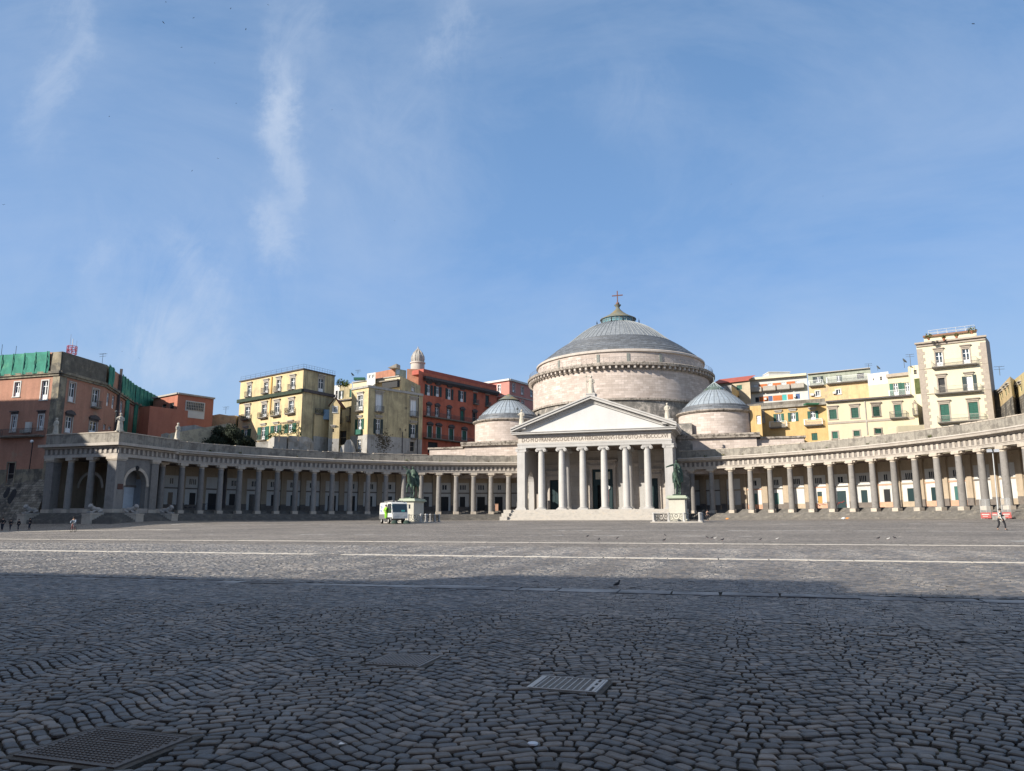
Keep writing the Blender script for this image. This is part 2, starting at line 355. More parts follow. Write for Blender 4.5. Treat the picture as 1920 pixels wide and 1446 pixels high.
me.polygons.foreach_set('material_index', b.mi); o = bpy.data.objects.new('square', me); COL.objects.link(o); o['kind'] = 'structure'
# things let into the paving; setts are left out under them
GRATES = [((21.31, -129.40), (.83, .66), -.02, 'a'), ((22.0, -126.03), (.6, .57), 0, 'b'), ((23.99, -126.67), (.62, .48), -.04, 'c')]
BANDS = [-118.35, -107.3, -95.5]
ROW, WAVE = .122, 2.2
def wavy(x, y):
    # rows bend in continuous fans: crests every 2.2 m, drifting a little along the square
    ph = (x-25.5+.10*np.sin(y*.31)+.06*np.sin(y*.83+x*.4))/WAVE*2*pi
    am = .22*(1+.25*np.sin(x*.37+1.0+y*.11))*(1-.55*smooth((y+121)/9))
    return -am*np.cos(ph)+.05*np.sin(x*.9+y*.5)+.02*np.sin(x*3.1+y*1.7)
def setts():
    out = []
    for k in range(int(37/ROW)):
        y0 = -133.2+k*ROW; dd = max(y0+.4-CAM[1], .5)
        if y0 > -98.9: break
        xa = CAM[0]-1.1*dd-2.4-max(0, dd-22)*.35; xb = CAM[0]+.52*dd+2.4; nn = int((xb-xa)/.128)
        xs_ = xa+(np.arange(nn+1)+rng.uniform(0, 1))*.128; xs_ = xs_+rng.normal(0, .017, nn+1)
        xs_ = np.sort(xs_); keep = np.r_[True, np.diff(xs_) > .07]; xs_ = xs_[keep]
        def row(x, kk):
            # a row edge is shared by both neighbours: a fixed wobble for each edge
            yb = -133.2+kk*ROW; return yb+wavy(x, yb)+.006*np.sin(x*17+kk*2.3)+.006*np.sin(x*31+kk*5.1)
        sk = rng.normal(0, .007, len(xs_)); xl, xr = xs_[:-1], xs_[1:]
        yb0 = -133.2+(k+.5)*ROW; mm = (wavy(xs_+.02, yb0)-wavy(xs_-.02, yb0))/.04; sk = sk+mm*ROW*.45/(1+mm*mm*.5)
        sl_, sr = -sk[:-1], -sk[1:]
        q = np.stack([np.stack([xl-sl_, row(xl-sl_, k)], 1), np.stack([xr-sr, row(xr-sr, k)], 1), np.stack([xr+sr, row(xr+sr, k+1)], 1), np.stack([xl+sl_, row(xl+sl_, k+1)], 1)], 1)
        out.append(q)
    q = np.concatenate(out); c = q.mean(1); ok = (c[:, 1] < -99.6) & (c[:, 1] > CAM[1]+1.0)
    for bb, hw, x0 in ((BANDS[0], .38, 19), (BANDS[0], .28, 5), (BANDS[1], .33, -40)): ok &= ~((np.abs(c[:, 1]-bb) < hw) & (c[:, 0] > x0))
    for (gx, gy), (gw, gh), rz, _ in GRATES: ok &= ~((np.abs(c[:, 0]-gx) < gw/2+.07) & (np.abs(c[:, 1]-gy) < gh/2+.07))
    return q[ok]
Q = setts(); n = len(Q)
C = Q.mean(1, keepdims=True); ctr = C[:, 0]
near = (ctr[:, 1] < -122)
def stones(Q, hi):
    n = len(Q); C = Q.mean(1); m = 8 if hi else 4
    Q = Q+rng.normal(0, .0022, Q.shape)
    a_ = np.roll(Q, -1, 1)-Q; b_ = np.roll(Q, 1, 1)-Q
    a_ /= np.linalg.norm(a_, axis=2, keepdims=True)+1e-9; b_ /= np.linalg.norm(b_, axis=2, keepdims=True)+1e-9
    sn = np.maximum(np.abs(a_[..., 0]*b_[..., 1]-a_[..., 1]*b_[..., 0]), .45)[..., None]
    mitre = (a_+b_)/sn
    gv = .0046+np.abs(rng.normal(0, .0024, (n, 1, 1)))
    cutv = rng.uniform(.07, .2, (len(Q), 1, 1))
    def ringat(g):
        q = Q+mitre*(gv+g)
        if not hi: return q
        nx_ = np.roll(q, -1, 1); pv = np.roll(q, 1, 1); cut = cutv
        return np.stack([q+(pv-q)*cut, q+(nx_-q)*cut], 2).reshape(n, 8, 2)
    r0, r1, r2, r3 = ringat(0), ringat(.003), ringat(.010), ringat(.020)
    tilt = rng.normal(0, .028 if hi else .016, (n, 2)); hz = rng.normal(0, .0034 if hi else .0018, n)-.012*(rng.random(n) < .015)
    base = ground(C[:, 0], C[:, 1])+hz
    def lev(r, dz): return base[:, None]+dz+((r-C[:, None])*tilt[:, None]).sum(2)
    gsl = (ground(C[:, 0], C[:, 1]+.5)-ground(C[:, 0], C[:, 1]-.5))
    def pk(r, dz): return np.dstack([r, lev(r, dz)+(r[:, :, 1]-C[:, None, 1])*gsl[:, None]])
    rings = [pk(r0, -.026), pk(r1, -.008), pk(r2, -.002), pk(r3, 0)] if hi else [pk(r0-mitre*.0022, -.01), pk(r0+mitre*.001, 0)]
    V = np.concatenate(rings, 1); nv = V.shape[1]
    F = []
    for a in range(len(rings)-1):
        for i in range(m):
            F.append([a*m+i, a*m+(i+1) % m, (a+1)*m+(i+1) % m, (a+1)*m+i])
    F = np.array(F); idx = (np.arange(n)[:, None, None]*nv+F[None]).reshape(-1, 4)
    top = np.arange(n)[:, None]*nv+np.arange((len(rings)-1)*m, len(rings)*m)[None]
    return V.reshape(-1, 3), idx, top
def bigmesh(name, parts, m):
    Vs = []; loops = []; counts = []; off = 0
    for V, q, t in parts:
        Vs.append(V); loops.append((q+off).ravel()); counts.append(np.full(len(q), 4)); loops.append((t+off).ravel()); counts.append(np.full(len(t), t.shape[1])); off += len(V)
    V = np.concatenate(Vs); lp = np.concatenate(loops); ct = np.concatenate(counts)
    me = bpy.data.meshes.new(name); me.vertices.add(len(V)); me.vertices.foreach_set('co', V.ravel())
    me.loops.add(len(lp)); me.loops.foreach_set('vertex_index', lp.astype(np.int32)); me.polygons.add(len(ct))
    st = np.r_[0, np.cumsum(ct)[:-1]]; me.polygons.foreach_set('loop_start', st.astype(np.int32)); me.polygons.foreach_set('loop_total', ct.astype(np.int32))
    me.polygons.foreach_set('use_smooth', np.zeros(len(ct), bool)); me.update(calc_edges=True); me.materials.append(m)
    o = bpy.data.objects.new(name, me); COL.objects.link(o); return o
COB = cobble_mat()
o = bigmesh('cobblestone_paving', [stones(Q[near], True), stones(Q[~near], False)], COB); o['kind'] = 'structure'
print('setts', n, near.sum())
# pale stone bands across the square
pale_slab = mat('pale_paving_slab', (.3, .3, .3), .75, var=.15, scale=1.2, col2=(.13, .13, .135), c2=.5, c2scale=.45, bump=.3, bscale=30)
pale_slab2 = mat('white_paving_slab', (.54, .5, .44), .75, var=.12, scale=2, col2=(.36, .34, .31), c2=.66, c2scale=.6)
worn_slab = mat('worn_grey_slab', (.13, .125, .12), .75, var=.2, scale=1.5)
def band(Y, x0, x1, wd, mt, gaps=0, zoff=.004):
    b = MB(); x = x0
    while x < x1:
        L = random.uniform(.7, 1.7); wj = wd*random.uniform(.75, 1.05); yj = random.uniform(-.05, .05)
        b.cur = 1 if random.random() < gaps else 0
        if True:
            g = .014; s = random.uniform(-.05, .05); b0, b1 = Y+yj-wj/2, Y+yj+wj/2
            P4 = [(x+g, b0), (x+L-g+s*.3, b0), (x+L-g+s, b1), (x+g+s*.5, b1)]; dz = random.uniform(-.004, .004)+zoff
            vs = [(px, py, gz(px, py)+dz) for px, py in P4]; vb = [(a, c, d-.05) for a, c, d in vs]
            b.add(vs+vb, [(0, 1, 2, 3), (0, 4, 5, 1), (1, 5, 6, 2), (2, 6, 7, 3), (3, 7, 4, 0)])
        x += L
    o = b.build('white_stone_band', [mt, worn_slab]); o['kind'] = 'structure'; return o
band(BANDS[0], 5, 19, .42, pale_slab, .35, -.004); band(BANDS[0], 19, 36, .62, pale_slab, .05); band(BANDS[1], -30, 50, .4, pale_slab2, .02); band(BANDS[2], -45, 60, .3, pale_slab2, .03, .012)
band(-84.2, -20, 26, .22, pale_slab, .7, .012); band(-71.6, -52, -28, .3, pale_slab2, .1, .015); band(-71.2, 10, 50, .2, pale_slab, .35, .015); band(-50, -60, 52, .25, pale_slab, .6, .015)
# a pale ring band at the foot of the arcade steps
b = MB()
for a0, a1 in ((-1.5, -.36), (.33, 1.5)):
    k = 90
    for i in range(k):
        if random.random() < .12: continue
        A0 = a0+(a1-a0)*i/k; A1 = a0+(a1-a0)*(i+.96)/k
        vs = [(r*math.sin(a), CY+r*math.cos(a), 1.64+.012) for r, a in ((58.9, A0), (59.3, A0), (59.3, A1), (58.9, A1))]; b.add(vs, [(0, 1, 2, 3)])
o = b.build('white_stone_band', pale_slab2); o['kind'] = 'structure'
# dusty pale patch in the paving at the right
b = MB(); P = []
for k in range(28):
    a = 2*pi*k/28; P.append((47.5+10*math.cos(a)*(1+random.uniform(-.2, .2)), -90.5+3.4*math.sin(a)*(1+random.uniform(-.25, .25))))
b.add([(x, y, gz(x, y)+.006) for x, y in P], [tuple(range(28))])
o = b.build('worn_paving_patch', mat('worn_paving', (.37, .355, .33), .85, var=.3, scale=2.5, col2=(.24, .23, .21), c2=.5, c2scale=1.5)); o['kind'] = 'structure'
# metal covers
cast = mat('cast_iron_cover', (.1, .086, .076), .6, metal=.3, var=.2, scale=10, spec=.4); cast2 = mat('grey_iron_cover', (.2, .18, .165), .5, metal=.4, var=.2, scale=10); galv = mat('bright_steel_grate', (.42, .41, .39), .5, metal=.2, var=.1, scale=8)
black = mat('drain_void', (.01, .01, .011), .9, var=.1)
for (gx, gy), (gw, gh), rz, kind in GRATES:
    z = gz(gx, gy); lab, ct = {'a': ('large dark cast iron cover with rows of studs, in the cobbles at bottom left', 'manhole cover'), 'b': ('square grey ribbed iron cover with a thin bright edge, middle one of three', 'manhole cover'), 'c': ('pale metal drain grate with seven bars and dark mesh, right of the other covers', 'drain grate')}[kind]
    t = thing('drain_grate' if kind == 'c' else 'manhole_cover', lab, ct, (gx, gy, z)); t.rotation_euler = (0.0119, 0, rz)
    f = MB(); hw, hh = gw/2, gh/2; fr = .018
    m2 = MB(); e_ = .055; m2.box(-hw-fr-e_, hw+fr+e_, -hh-fr-e_, -hh-fr-.002, -.05, -.004).box(-hw-fr-e_, hw+fr+e_, hh+fr+.002, hh+fr+e_, -.05, -.004).box(-hw-fr-e_, -hw-fr-.002, -hh-fr-.002, hh+fr+.002, -.05, -.005).box(hw+fr+.002, hw+fr+e_, -hh-fr-.002, hh+fr+.002, -.05, -.005)
    o = m2.build('mortar_bed', mat('dirty_mortar', (.07, .065, .058), .95, var=.35, scale=9, bump=.6, bscale=30)); o.parent = t
    f.box(-hw-fr, hw+fr, -hh-fr, -hh, -.05, .006).box(-hw-fr, hw+fr, hh, hh+fr, -.05, .006).box(-hw-fr, -hw, -hh, hh, -.05, .006).box(hw, hw+fr, -hh, hh, -.05, .006)
    p = MB()
    if kind == 'a':
        p.box(-hw+.004, hw-.004, -hh+.004, hh-.004, -.04, .004)
        for i in range(21):
            for j in range(15):
                x = -hw+.05+i*(gw-.1)/20+(.009 if j % 2 else -.009); y = -hh+.045+j*(gh-.09)/14
                if abs(y-.11) < .045 and abs(x) < .17: continue
                p.box(x-.009, x+.009, y-.009, y+.009, .004, .01)
        p.box(-.15, .15, .085, .1, .004, .01).box(-.15, .15, .125, .14, .004, .01)
        mt, mf = cast, cast
    elif kind == 'b':
        p.box(-hw+.004, hw-.004, -hh+.004, hh-.004, -.04, .004)
        for i in range(15): x = -hw+.03+i*(gw-.06)/14; p.box(x-.009, x+.009, -hh+.02, hh-.02, .004, .011)
        mt, mf = cast2, cast2
    else:
        p.box(-hw+.004, hw-.004, -hh+.004, hh-.004, -.045, -.04)
        for i in range(9):
            x = -hw+.06+i*(gw-.15)/8; p.box(x-.004, x+.004, -hh+.01, hh-.01, -.03, .006)
        p.box(-hw+.004, -hw+.035, -hh+.004, hh-.004, -.03, .008); p.box(hw-.085, hw-.06, -hh+.004, hh-.004, -.03, .008).box(hw-.03, hw-.004, -hh+.004, hh-.004, -.03, .008).box(hw-.06, hw-.03, -.06, 0, -.03, .006).box(hw-.06, hw-.03, .09, .13, -.03, .006)
        for j in range(14): y = -hh+.03+j*(gh-.06)/13; p.box(-hw+.035, hw-.085, y-.003, y+.003, -.03, -.001)
        mt, mf = galv, galv
        q = MB().box(-hw+.004, hw-.004, -hh+.004, hh-.004, -.052, -.046)
        o = q.build('drain_void', black); o.parent = t
    o = p.build('plate', mt); o.parent = t; o = f.build('rim', mf); o.parent = t
    if False:
        for s in (-1, 1): bb.box(-hw, hw, s*(hh+.006)-.004, s*(hh+.006)+.004, .0145, .017)
p = onZ(999, 1396, .062); b = MB().lathe([(.001, .006), (.035, .006), (.04, -.004)], 20, (p[0], p[1], gz(p[0], p[1])+.004))
tag(b.build('survey_marker', mat('pale_metal_disc', (.5, .52, .56), .4, metal=.3)), 'small round pale metal disc set on one cobblestone near the bottom edge', 'marker disc')
p = onZ(640, 1397, .062); b = MB().add([(p[0]-.02, p[1]-.012, gz(*p[:2])+.008), (p[0]+.018, p[1]-.016, gz(*p[:2])+.014), (p[0]+.022, p[1]+.012, gz(*p[:2])+.01), (p[0]-.014, p[1]+.016, gz(*p[:2])+.018)], [(0, 1, 2, 3)])
tag(b.build('paper_scrap', white_wood), 'tiny white paper scrap lying on the shaded cobbles at bottom', 'litter')
# ------------------------------------------------------------------ the domed church
CH = thing('church', 'large domed church with white columned portico and grey lead dome', 'church', (0, 8, 1.6))
ZB, ZC = 3.48, 14.78
# stylobate and front steps
b = MB(); nst = 9
b.box(-14.9, 14.9, -1.3, 9.5, 1.4, ZB)
for k in range(nst): b.box(-14.9, 14.9, -1.3-.36*(nst-k), -1.3-.36*(nst-k-1), 1.3, ZB-(nst-k)*.2+.0)
b.build('front_steps', marble2, CH)
for s in (-1, 1):
    b = MB()
    for k in range(3):
        b.box(min(s*14.9, s*16.3), max(s*14.9, s*16.3), -1.1-1.15*(2-k)-1.1 if False else -4.6+1.15*k, 2 if k == 2 else -4.6+1.15*(k+1), 1.3, 1.62+.62*(k+1))
    b.build('step_cheek_block', marble2, CH)
# one ionic column, copied
def volute(b, x, z, r, y0, y1, n=14):
    vs = []
    for y in (y0, y1): vs += [(x+r*math.cos(2*pi*k/n), y, z+r*math.sin(2*pi*k/n)) for k in range(n)]
    b.add(vs, [tuple(range(n)), tuple(range(n, 2*n))[::-1]]+[(k, n+k, n+(k+1) % n, (k+1) % n) for k in range(n)])
H = ZC-ZB
b = MB(); b.lathe([(.66, .42), (.64, .9), (.655, 3.5), (.62, 6), (.58, 8.5), (.54, H-.75), (.6, H-.7), (.6, H-.6)], 28)
colm = b.build('column', marble, None, True)
b = MB(); b.box(-.95, .95, -.95, .95, 0, .16); b.lathe([(.93, .16), (.95, .22), (.9, .29), (.78, .31), (.76, .34), (.83, .37), (.8, .42), (.66, .45)], 28); o = b.build('base', marble, colm, True)
b = MB(); b.lathe([(.56, H-.62), (.72, H-.5), (.78, H-.4), (.7, H-.3)], 24)
for sx in (-1, 1):
    volute(b, sx*.72, H-.5, .3, -.62, .62); volute(b, sx*.72, H-.5, .17, -.67, .67); volute(b, sx*.72, H-.5, .07, -.72, .72)
b.box(-.72, .72, -.6, .6, H-.36, H-.2); b.box(-.82, .82, -.66, .66, H-.2, H); o = b.build('capital', marble, colm, True)
hook(colm, CH)
xs = [-9.68, -5.83, -1.95, 1.95, 5.83, 9.68]
colm.location = (xs[0], 0, ZB)
for x in xs[1:]: part_copy(colm, CH, (x, 0, ZB))
for x, y in ((-5.83, 4.1), (5.83, 4.1)): part_copy(colm, CH, (x, y, ZB))
# corner piers
b = MB(); b.box(-.72, .72, -.72, .72, .45, H-.75); pier = b.build('corner_pier', marble, None)
b = MB(); b.box(-1, 1, -1, 1, 0, .16).box(-.92, .92, -.92, .92, .16, .3).box(-.8, .8, -.8, .8, .3, .45); b.build('base', marble, pier)
b = MB(); b.box(-.78, .78, -.78, .78, H-.75, H-.66).box(-.9, .9, -.78, .78, H-.36, H-.2).box(-1, 1, -.85, .85, H-.2, H).box(-.72, .72, -.72, .72, H-.66, H-.36)
for sx in (-1, 1): volute(b, sx*.78, H-.48, .26, -.8, .8)
b.build('capital', marble, pier, True); hook(pier, CH); pier.location = (-13.42, 0, ZB); part_copy(pier, CH, (13.42, 0, ZB))
# side walls of the porch, each with an arch
for s in (-1, 1):
    b = MB(); x0, x1 = (s*13.95, s*12.9) if s < 0 else (12.9, 13.95)
    b.box(x0, x1, .72, 2.0, ZB, ZC).box(x0, x1, 6.4, 9.5, ZB, ZC)
    n = 14; yc, r, zs = 4.2, 2.2, 8.4
    pts = [(yc-r*math.cos(pi*k/n), zs+r*math.sin(pi*k/n)) for k in range(n+1)]
    for k in range(n):
        (ya, za), (yb, zb) = pts[k], pts[k+1]
        b.add([(x0, ya, za), (x0, yb, zb), (x0, yb, ZC), (x0, ya, ZC), (x1, ya, za), (x1, yb, zb), (x1, yb, ZC), (x1, ya, ZC)], [(0, 1, 2, 3), (4, 7, 6, 5), (0, 4, 5, 1), (1, 5, 6, 2), (2, 6, 7, 3), (3, 7, 4, 0)])
    b.build('porch_side_wall', marble, CH)
    b = MB(); xi = x1+.04 if s < 0 else x0-.04
    for k in range(n):
        (ya, za), (yb, zb) = pts[k], pts[k+1]; f = (r+.35)/r
        yo = yc+(ya-yc)*f; zo = zs+(za-zs)*f; yp = yc+(yb-yc)*f; zp = zs+(zb-zs)*f
        b.add([(xi, ya, za), (xi, yb, zb), (xi, yp, zp), (xi, yo, zo)], [(0, 1, 2, 3)])
    b.build('arch_moulding', church_pale, CH)
# rear wall with three doors
b = MB(); YW = 9.0
b.box(-12.9, -10.6, YW, YW+.8, ZB, ZC).box(-7.9, -2.6, YW, YW+.8, ZB, ZC).box(2.6, 7.9, YW, YW+.8, ZB, ZC).box(10.6, 12.9, YW, YW+.8, ZB, ZC)
b.box(-10.6, -7.9, YW, YW+.8, 9.3, ZC).box(7.9, 10.6, YW, YW+.8, 9.3, ZC).box(-2.6, 2.6, YW, YW+.8, 11.5, ZC)
b.build('porch_rear_wall', mat('porch_wall_stone', (.44, .40, .36), .85, var=.1, brick=(1.8, .9, .012, .05)), CH)
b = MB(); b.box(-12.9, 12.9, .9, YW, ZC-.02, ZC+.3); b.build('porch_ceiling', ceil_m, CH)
b = MB().box(-12.85, 12.85, YW-.25, YW-.02, 11.9, 12.25).box(-12.85, 12.85, YW-.12, YW-.02, 11.6, 11.9); b.build('string_course', church_pale, CH)
b = MB()
for x in (-7.5, -3.6, 3.6, 7.5, -12.2, 12.2): b.box(x-.5, x+.5, YW-.35, YW, ZB+.5, 13.9); b.box(x-.65, x+.65, YW-.45, YW, ZB, ZB+.5); b.box(x-.65, x+.65, YW-.45, YW, 13.9, 14.6)
for x in (-7.5, -3.6, 3.6, 7.5, -12.2, 12.2):
    q = MB().box(x-.5, x+.5, YW-.35, YW-.001, ZB+.5, 13.9).box(x-.65, x+.65, YW-.45, YW-.001, ZB, ZB+.5).box(x-.65, x+.65, YW-.45, YW-.001, 13.9, 14.6); q.build('wall_pilaster', marble, CH)
def portal(x, w, zt, main=False):
    t = MB(); ww = w/2
    t.box(x-ww-.55, x-ww, YW-.3, YW+.3, ZB, zt).box(x+ww, x+ww+.55, YW-.3, YW+.3, ZB, zt).box(x-ww-.55, x+ww+.55, YW-.3, YW+.3, zt, zt+.55)
    t.box(x-ww-.75, x+ww+.75, YW-.5, YW, zt+.55, zt+.8); t.box(x-ww-.45, x+ww+.45, YW-.22, YW, zt+.8, zt+1.5); t.box(x-ww-.9, x+ww+.9, YW-.65, YW, zt+1.5, zt+1.75)
    t.build('door_surround', church_pale, CH)
    d = MB()
    if main:
        d.box(x-ww, x-ww+.9, YW+.25, YW+.4, ZB, zt).box(x+ww-.9, x+ww, YW+.25, YW+.4, ZB, zt).box(x-ww+.9, x+ww-.9, YW+.25, YW+.4, zt-3.0, zt)
    else: d.box(x-ww, x+ww, YW+.25, YW+.4, ZB, zt)
    for k in range(4):
        if not main: d.box(x-ww+.2, x-.1, YW+.2, YW+.25, ZB+.3+k*(zt-ZB-.4)/4, ZB+.1+(k+1)*(zt-ZB-.4)/4); d.box(x+.1, x+ww-.2, YW+.2, YW+.25, ZB+.3+k*(zt-ZB-.4)/4, ZB+.1+(k+1)*(zt-ZB-.4)/4)
    o = d.build('door', green_door, CH)
    if main:
        MB().box(x-ww+.6, x-.15, YW+.2, YW+.249, zt-1.9, zt-.5).box(x+.15, x+ww-.6, YW+.2, YW+.249, zt-1.9, zt-.5).build('door_pane', mat('pale_door_panel', (.45, .42, .34), .7), o)
        MB().box(x-ww+.9, x+ww-.9, YW+1.2, YW+1.3, ZB, zt-3).build('dark_doorway', dark, CH)
        MB().box(.35, 1.35, YW+.9, YW+1.0, ZB+1.5, ZB+4.2).build('inner_door', mat('dark_red_wood', (.10, .03, .025), .6), CH)
        q = MB(); q.T = Matrix.Translation((1.0, YW+.1, 7.7)) @ Matrix.Rotation(pi/2, 4, 'X'); q.lathe([(.24, 0), (.36, 0), (.36, .05), (.24, .05), (.24, 0)], 16); q.box(-.2, .2, -.06, .06, 0, .04).box(-.06, .06, -.2, .2, 0, .04); q.build('door_emblem', white_wood, o)
portal(-9.25, 2.3, 9.3); portal(9.25, 2.3, 9.3); portal(0, 4.0, 11.2, True)
# entablature and pediment
b = MB(); b.box(-14.05, 14.05, -.75, .85, ZC, ZC+.5).box(-14.1, 14.1, -.8, .9, ZC+.5, ZC+.85).box(-14.12, -12.85, .9, 9.6, ZC, ZC+.85).box(12.85, 14.12, .9, 9.6, ZC, ZC+.85)
b.build('architrave', marble, CH)
b = MB(); b.box(-13.95, 13.95, -.68, 9.6, ZC+.85, 16.75); b.build('frieze', mat('frieze_marble', (.5, .455, .4), .7, var=.08, streak=(.2, 1, (.3, .25, .2))), CH)
b = MB(); b.box(-14.15, 14.15, -.9, 9.6, 16.75, 16.92).box(-14.25, 14.25, -1.0, 9.6, 17.08, 17.2).box(-14.95, 14.95, -1.7, 9.6, 17.2, 17.5).box(-15.1, 15.1, -1.85, 9.6, 17.5, 17.62)
for k in range(120): x = -14.05+28.1*k/119; b.box(x-.07, x+.07, -1.0, -.85, 16.92, 17.08)
for k in range(40): y = -.6+10*k/39; b.box(14.1, 14.24, y-.07, y+.07, 16.92, 17.08); b.box(-14.24, -14.1, y-.07, y+.07, 16.92, 17.08)
b.build('cornice', marble, CH)
sl_ = (23.15-17.62)/15.1
b = MB(); v = [(-14.1, -.55, 17.55), (14.1, -.55, 17.55), (0, -.55, 17.55+14.1*sl_)]; b.add(v+[(x, .4, z) for x, y, z in v], [(0, 1, 2), (3, 5, 4), (0, 3, 4, 1), (1, 4, 5, 2), (2, 5, 3, 0)])
b.build('tympanum', plaster_white, CH)
ang = math.atan(sl_)
for s in (-1, 1):
    b = MB(); L = 15.1/math.cos(ang)
    def rk(d0, d1, n0, n1, y0, y1):   # along the slope from the tip, offset downward from the top line
        def p(d, nn, y): return (s*(15.1-d*math.cos(ang)+0*nn), y, 17.62+d*math.sin(ang)-nn/math.cos(ang)+0)
        b.add([p(d0, n1, y0), p(d1, n1, y0), p(d1, n0, y0), p(d0, n0, y0), p(d0, n1, y1), p(d1, n1, y1), p(d1, n0, y1), p(d0, n0, y1)], [(0, 1, 2, 3), (4, 7, 6, 5), (0, 4, 5, 1), (1, 5, 6, 2), (2, 6, 7, 3), (3, 7, 4, 0)])
    rk(0, L, -.75, -.5, -1.9, 9.6); rk(0, L, -.5, -.12, -1.72, 9.4); rk(.6, L, -.12, .2, -.98, 0); rk(2.0, L, .2, .45, -.85, 0)
    for k in range(58): d = 1.6+(L-1.8)*k/57; rk(d, d+.13, -.12, .1, -1.12, -.97)
    b.build('raking_cornice', marble, CH)
b = MB(); b.add([(-15, -1.7, 17.9), (0, -1.7, 23.35), (15, -1.7, 17.9), (-15, 9.6, 17.9), (0, 9.6, 23.35), (15, 9.6, 17.9)], [(0, 1, 4, 3), (1, 2, 5, 4), (3, 4, 5)]); b.build('portico_roof', corniche, CH)
for x, z0, z1, w_ in ((0, 23.3, 24.28, .8), (-13.3, 18.2, 19.0, .95), (13.5, 18.2, 19.05, .95)):
    MB().box(x-w_, x+w_, -1.4, .4, z0, z1-.16).box(x-w_-.1, x+w_+.1, -1.5, .5, z1-.16, z1).build('statue_plinth', marble, CH)
# inscription
def text_mesh(body, name, size, width, matx, mt, parent, ext_=.02):
    cu_ = bpy.data.curves.new(name, 'FONT'); cu_.body = body; cu_.size = size; cu_.align_x = 'CENTER'; cu_.extrude = ext_; cu_.space_character = 1.0; cu_.offset = -.004*size
    to = bpy.data.objects.new('tmp', cu_); COL.objects.link(to); bpy.context.view_layer.update()
    me = bpy.data.meshes.new_from_object(to.evaluated_get(bpy.context.evaluated_depsgraph_get())); bpy.data.objects.remove(to)
    xs_ = [v.co.x for v in me.vertices]; f = width/(max(xs_)-min(xs_)); me.transform(Matrix.Diagonal((f, 1, 1, 1))); me.transform(matx); me.materials.clear(); me.materials.append(mt)
    o = bpy.data.objects.new(name, me); COL.objects.link(o); hook(o, parent); return o
text_mesh('D·O·M·D·FRANCISCO·DE·PAVLA·FERDINANDVS·I·EX·VOTO·A·MDCCCXVI', 'inscription', 1.02, 26.6, Matrix.Translation((.1, -.7, 15.85)) @ Matrix.Rotation(pi/2, 4, 'X'), mat('cut_letters', (.13, .10, .08), .9), CH)
# rotunda
DC = (0, 33.8, 0)
MB().lathe([(19.85, 1.6), (19.85, 25.2)], 128, DC).build('rotunda_base', church_rough, CH, True)
MB().lathe([(19.75, 25.7), (19.75, 31.6)], 128, DC).build('drum', church_stone, CH, True)
MB().lathe([(19.85, 25.2), (20.25, 25.25), (20.25, 25.6), (19.75, 25.75)], 128, DC).build('drum_string_course', corniche, CH, True)
b = MB(); b.lathe([(19.75, 31.45), (19.95, 31.6), (19.95, 32.2), (20.95, 32.28), (21.0, 32.75), (20.8, 32.95), (18.6, 33.05)], 128, DC)
b.cur = 1
for k in range(104):
    a = 2*pi*k/104; b.T = Matrix.Translation(DC) @ Matrix.Rotation(a, 4, 'Z'); b.box(-.2, .2, 19.9, 20.75, 31.72, 32.27)
b.T = None; b.build('drum_cornice', [corniche, church_pale], CH)
b = MB(); b.lathe([(18.6, 33.0), (18.6, 35.5)], 128, DC); b.build('attic_drum', church_stone, CH, True)
MB().lathe([(18.6, 35.4), (18.95, 35.5), (18.95, 35.85), (18.7, 36.05), (17.9, 36.1)], 128, DC).build('attic_cornice', church_pale, CH, True)
b = MB()
for k in range(110):
    a0, a1 = 2*pi*k/110, 2*pi*(k+1)/110; r = 20.55
    p = lambda a, z: (DC[0]+r*math.sin(a), DC[1]+r*math.cos(a), z)
    b.tube([p(a0, 32.95), p(a0, 34.0)], .022, 4)
    b.tube([p(a0, 33.95), p(a1, 33.95)], .022, 4); b.tube([p(a0, 33.1), p(a1, 33.9)], .014, 3); b.tube([p(a1, 33.1), p(a0, 33.9)], .014, 3)
b.build('walkway_railing', mat('grey_railing', (.2, .2, .2), .7), CH)
for aa in (pi+.08, pi+.6, pi-.62, pi-.25): 
    r = 18.62; b = MB(); b.T = Matrix.Translation(DC) @ Matrix.Rotation(-aa+pi, 4, 'Z'); b.box(-.3, .3, -18.72, -18.55, 33.3, 35.1); b.build('attic_door', mat('grey_green_door', (.19, .2, .18), .8), CH)
prof = [(18.2, 36.05), (17.6, 36.75), (16.9, 37.3), (16.0, 38.0), (14.8, 38.95), (13.4, 39.9), (12.2, 40.65)]
b = MB()
for k in range(len(prof)-1):      # stepped slate rings
    (r0, z0), (r1, z1) = prof[k], prof[k+1]; n_ = 2 if k > 2 else 1
    for q in range(n_):
        ra = r0+(r1-r0)*q/n_; za = z0+(z1-z0)*q/n_; rb = r0+(r1-r0)*(q+1)/n_; zb = z0+(z1-z0)*(q+1)/n_
        b.lathe([(ra, za), (ra-.02, za+.16), (rb+.12, zb+.02), (rb, zb)], 128, DC)
b.build('dome_stepped_base', lead2, CH, True)
dp = [(12.2, 40.65), (11.7, 41.1), (10.5, 42.1), (9.3, 43.1), (8.2, 43.95), (6.8, 44.8), (5.4, 45.45), (4.4, 45.8), (3.9, 45.95)]
MB().lathe(dp, 128, DC).build('dome', lead, CH, True)
b = MB()
for k in range(72):
    a = 2*pi*k/72; b.tube([(DC[0]+(r+.03)*math.sin(a), DC[1]+(r+.03)*math.cos(a), z+.03) for r, z in dp], .055, 4)
b.build('dome_seams', mat('pale_lead_seam', (.27, .285, .29), .5, var=.15), CH)
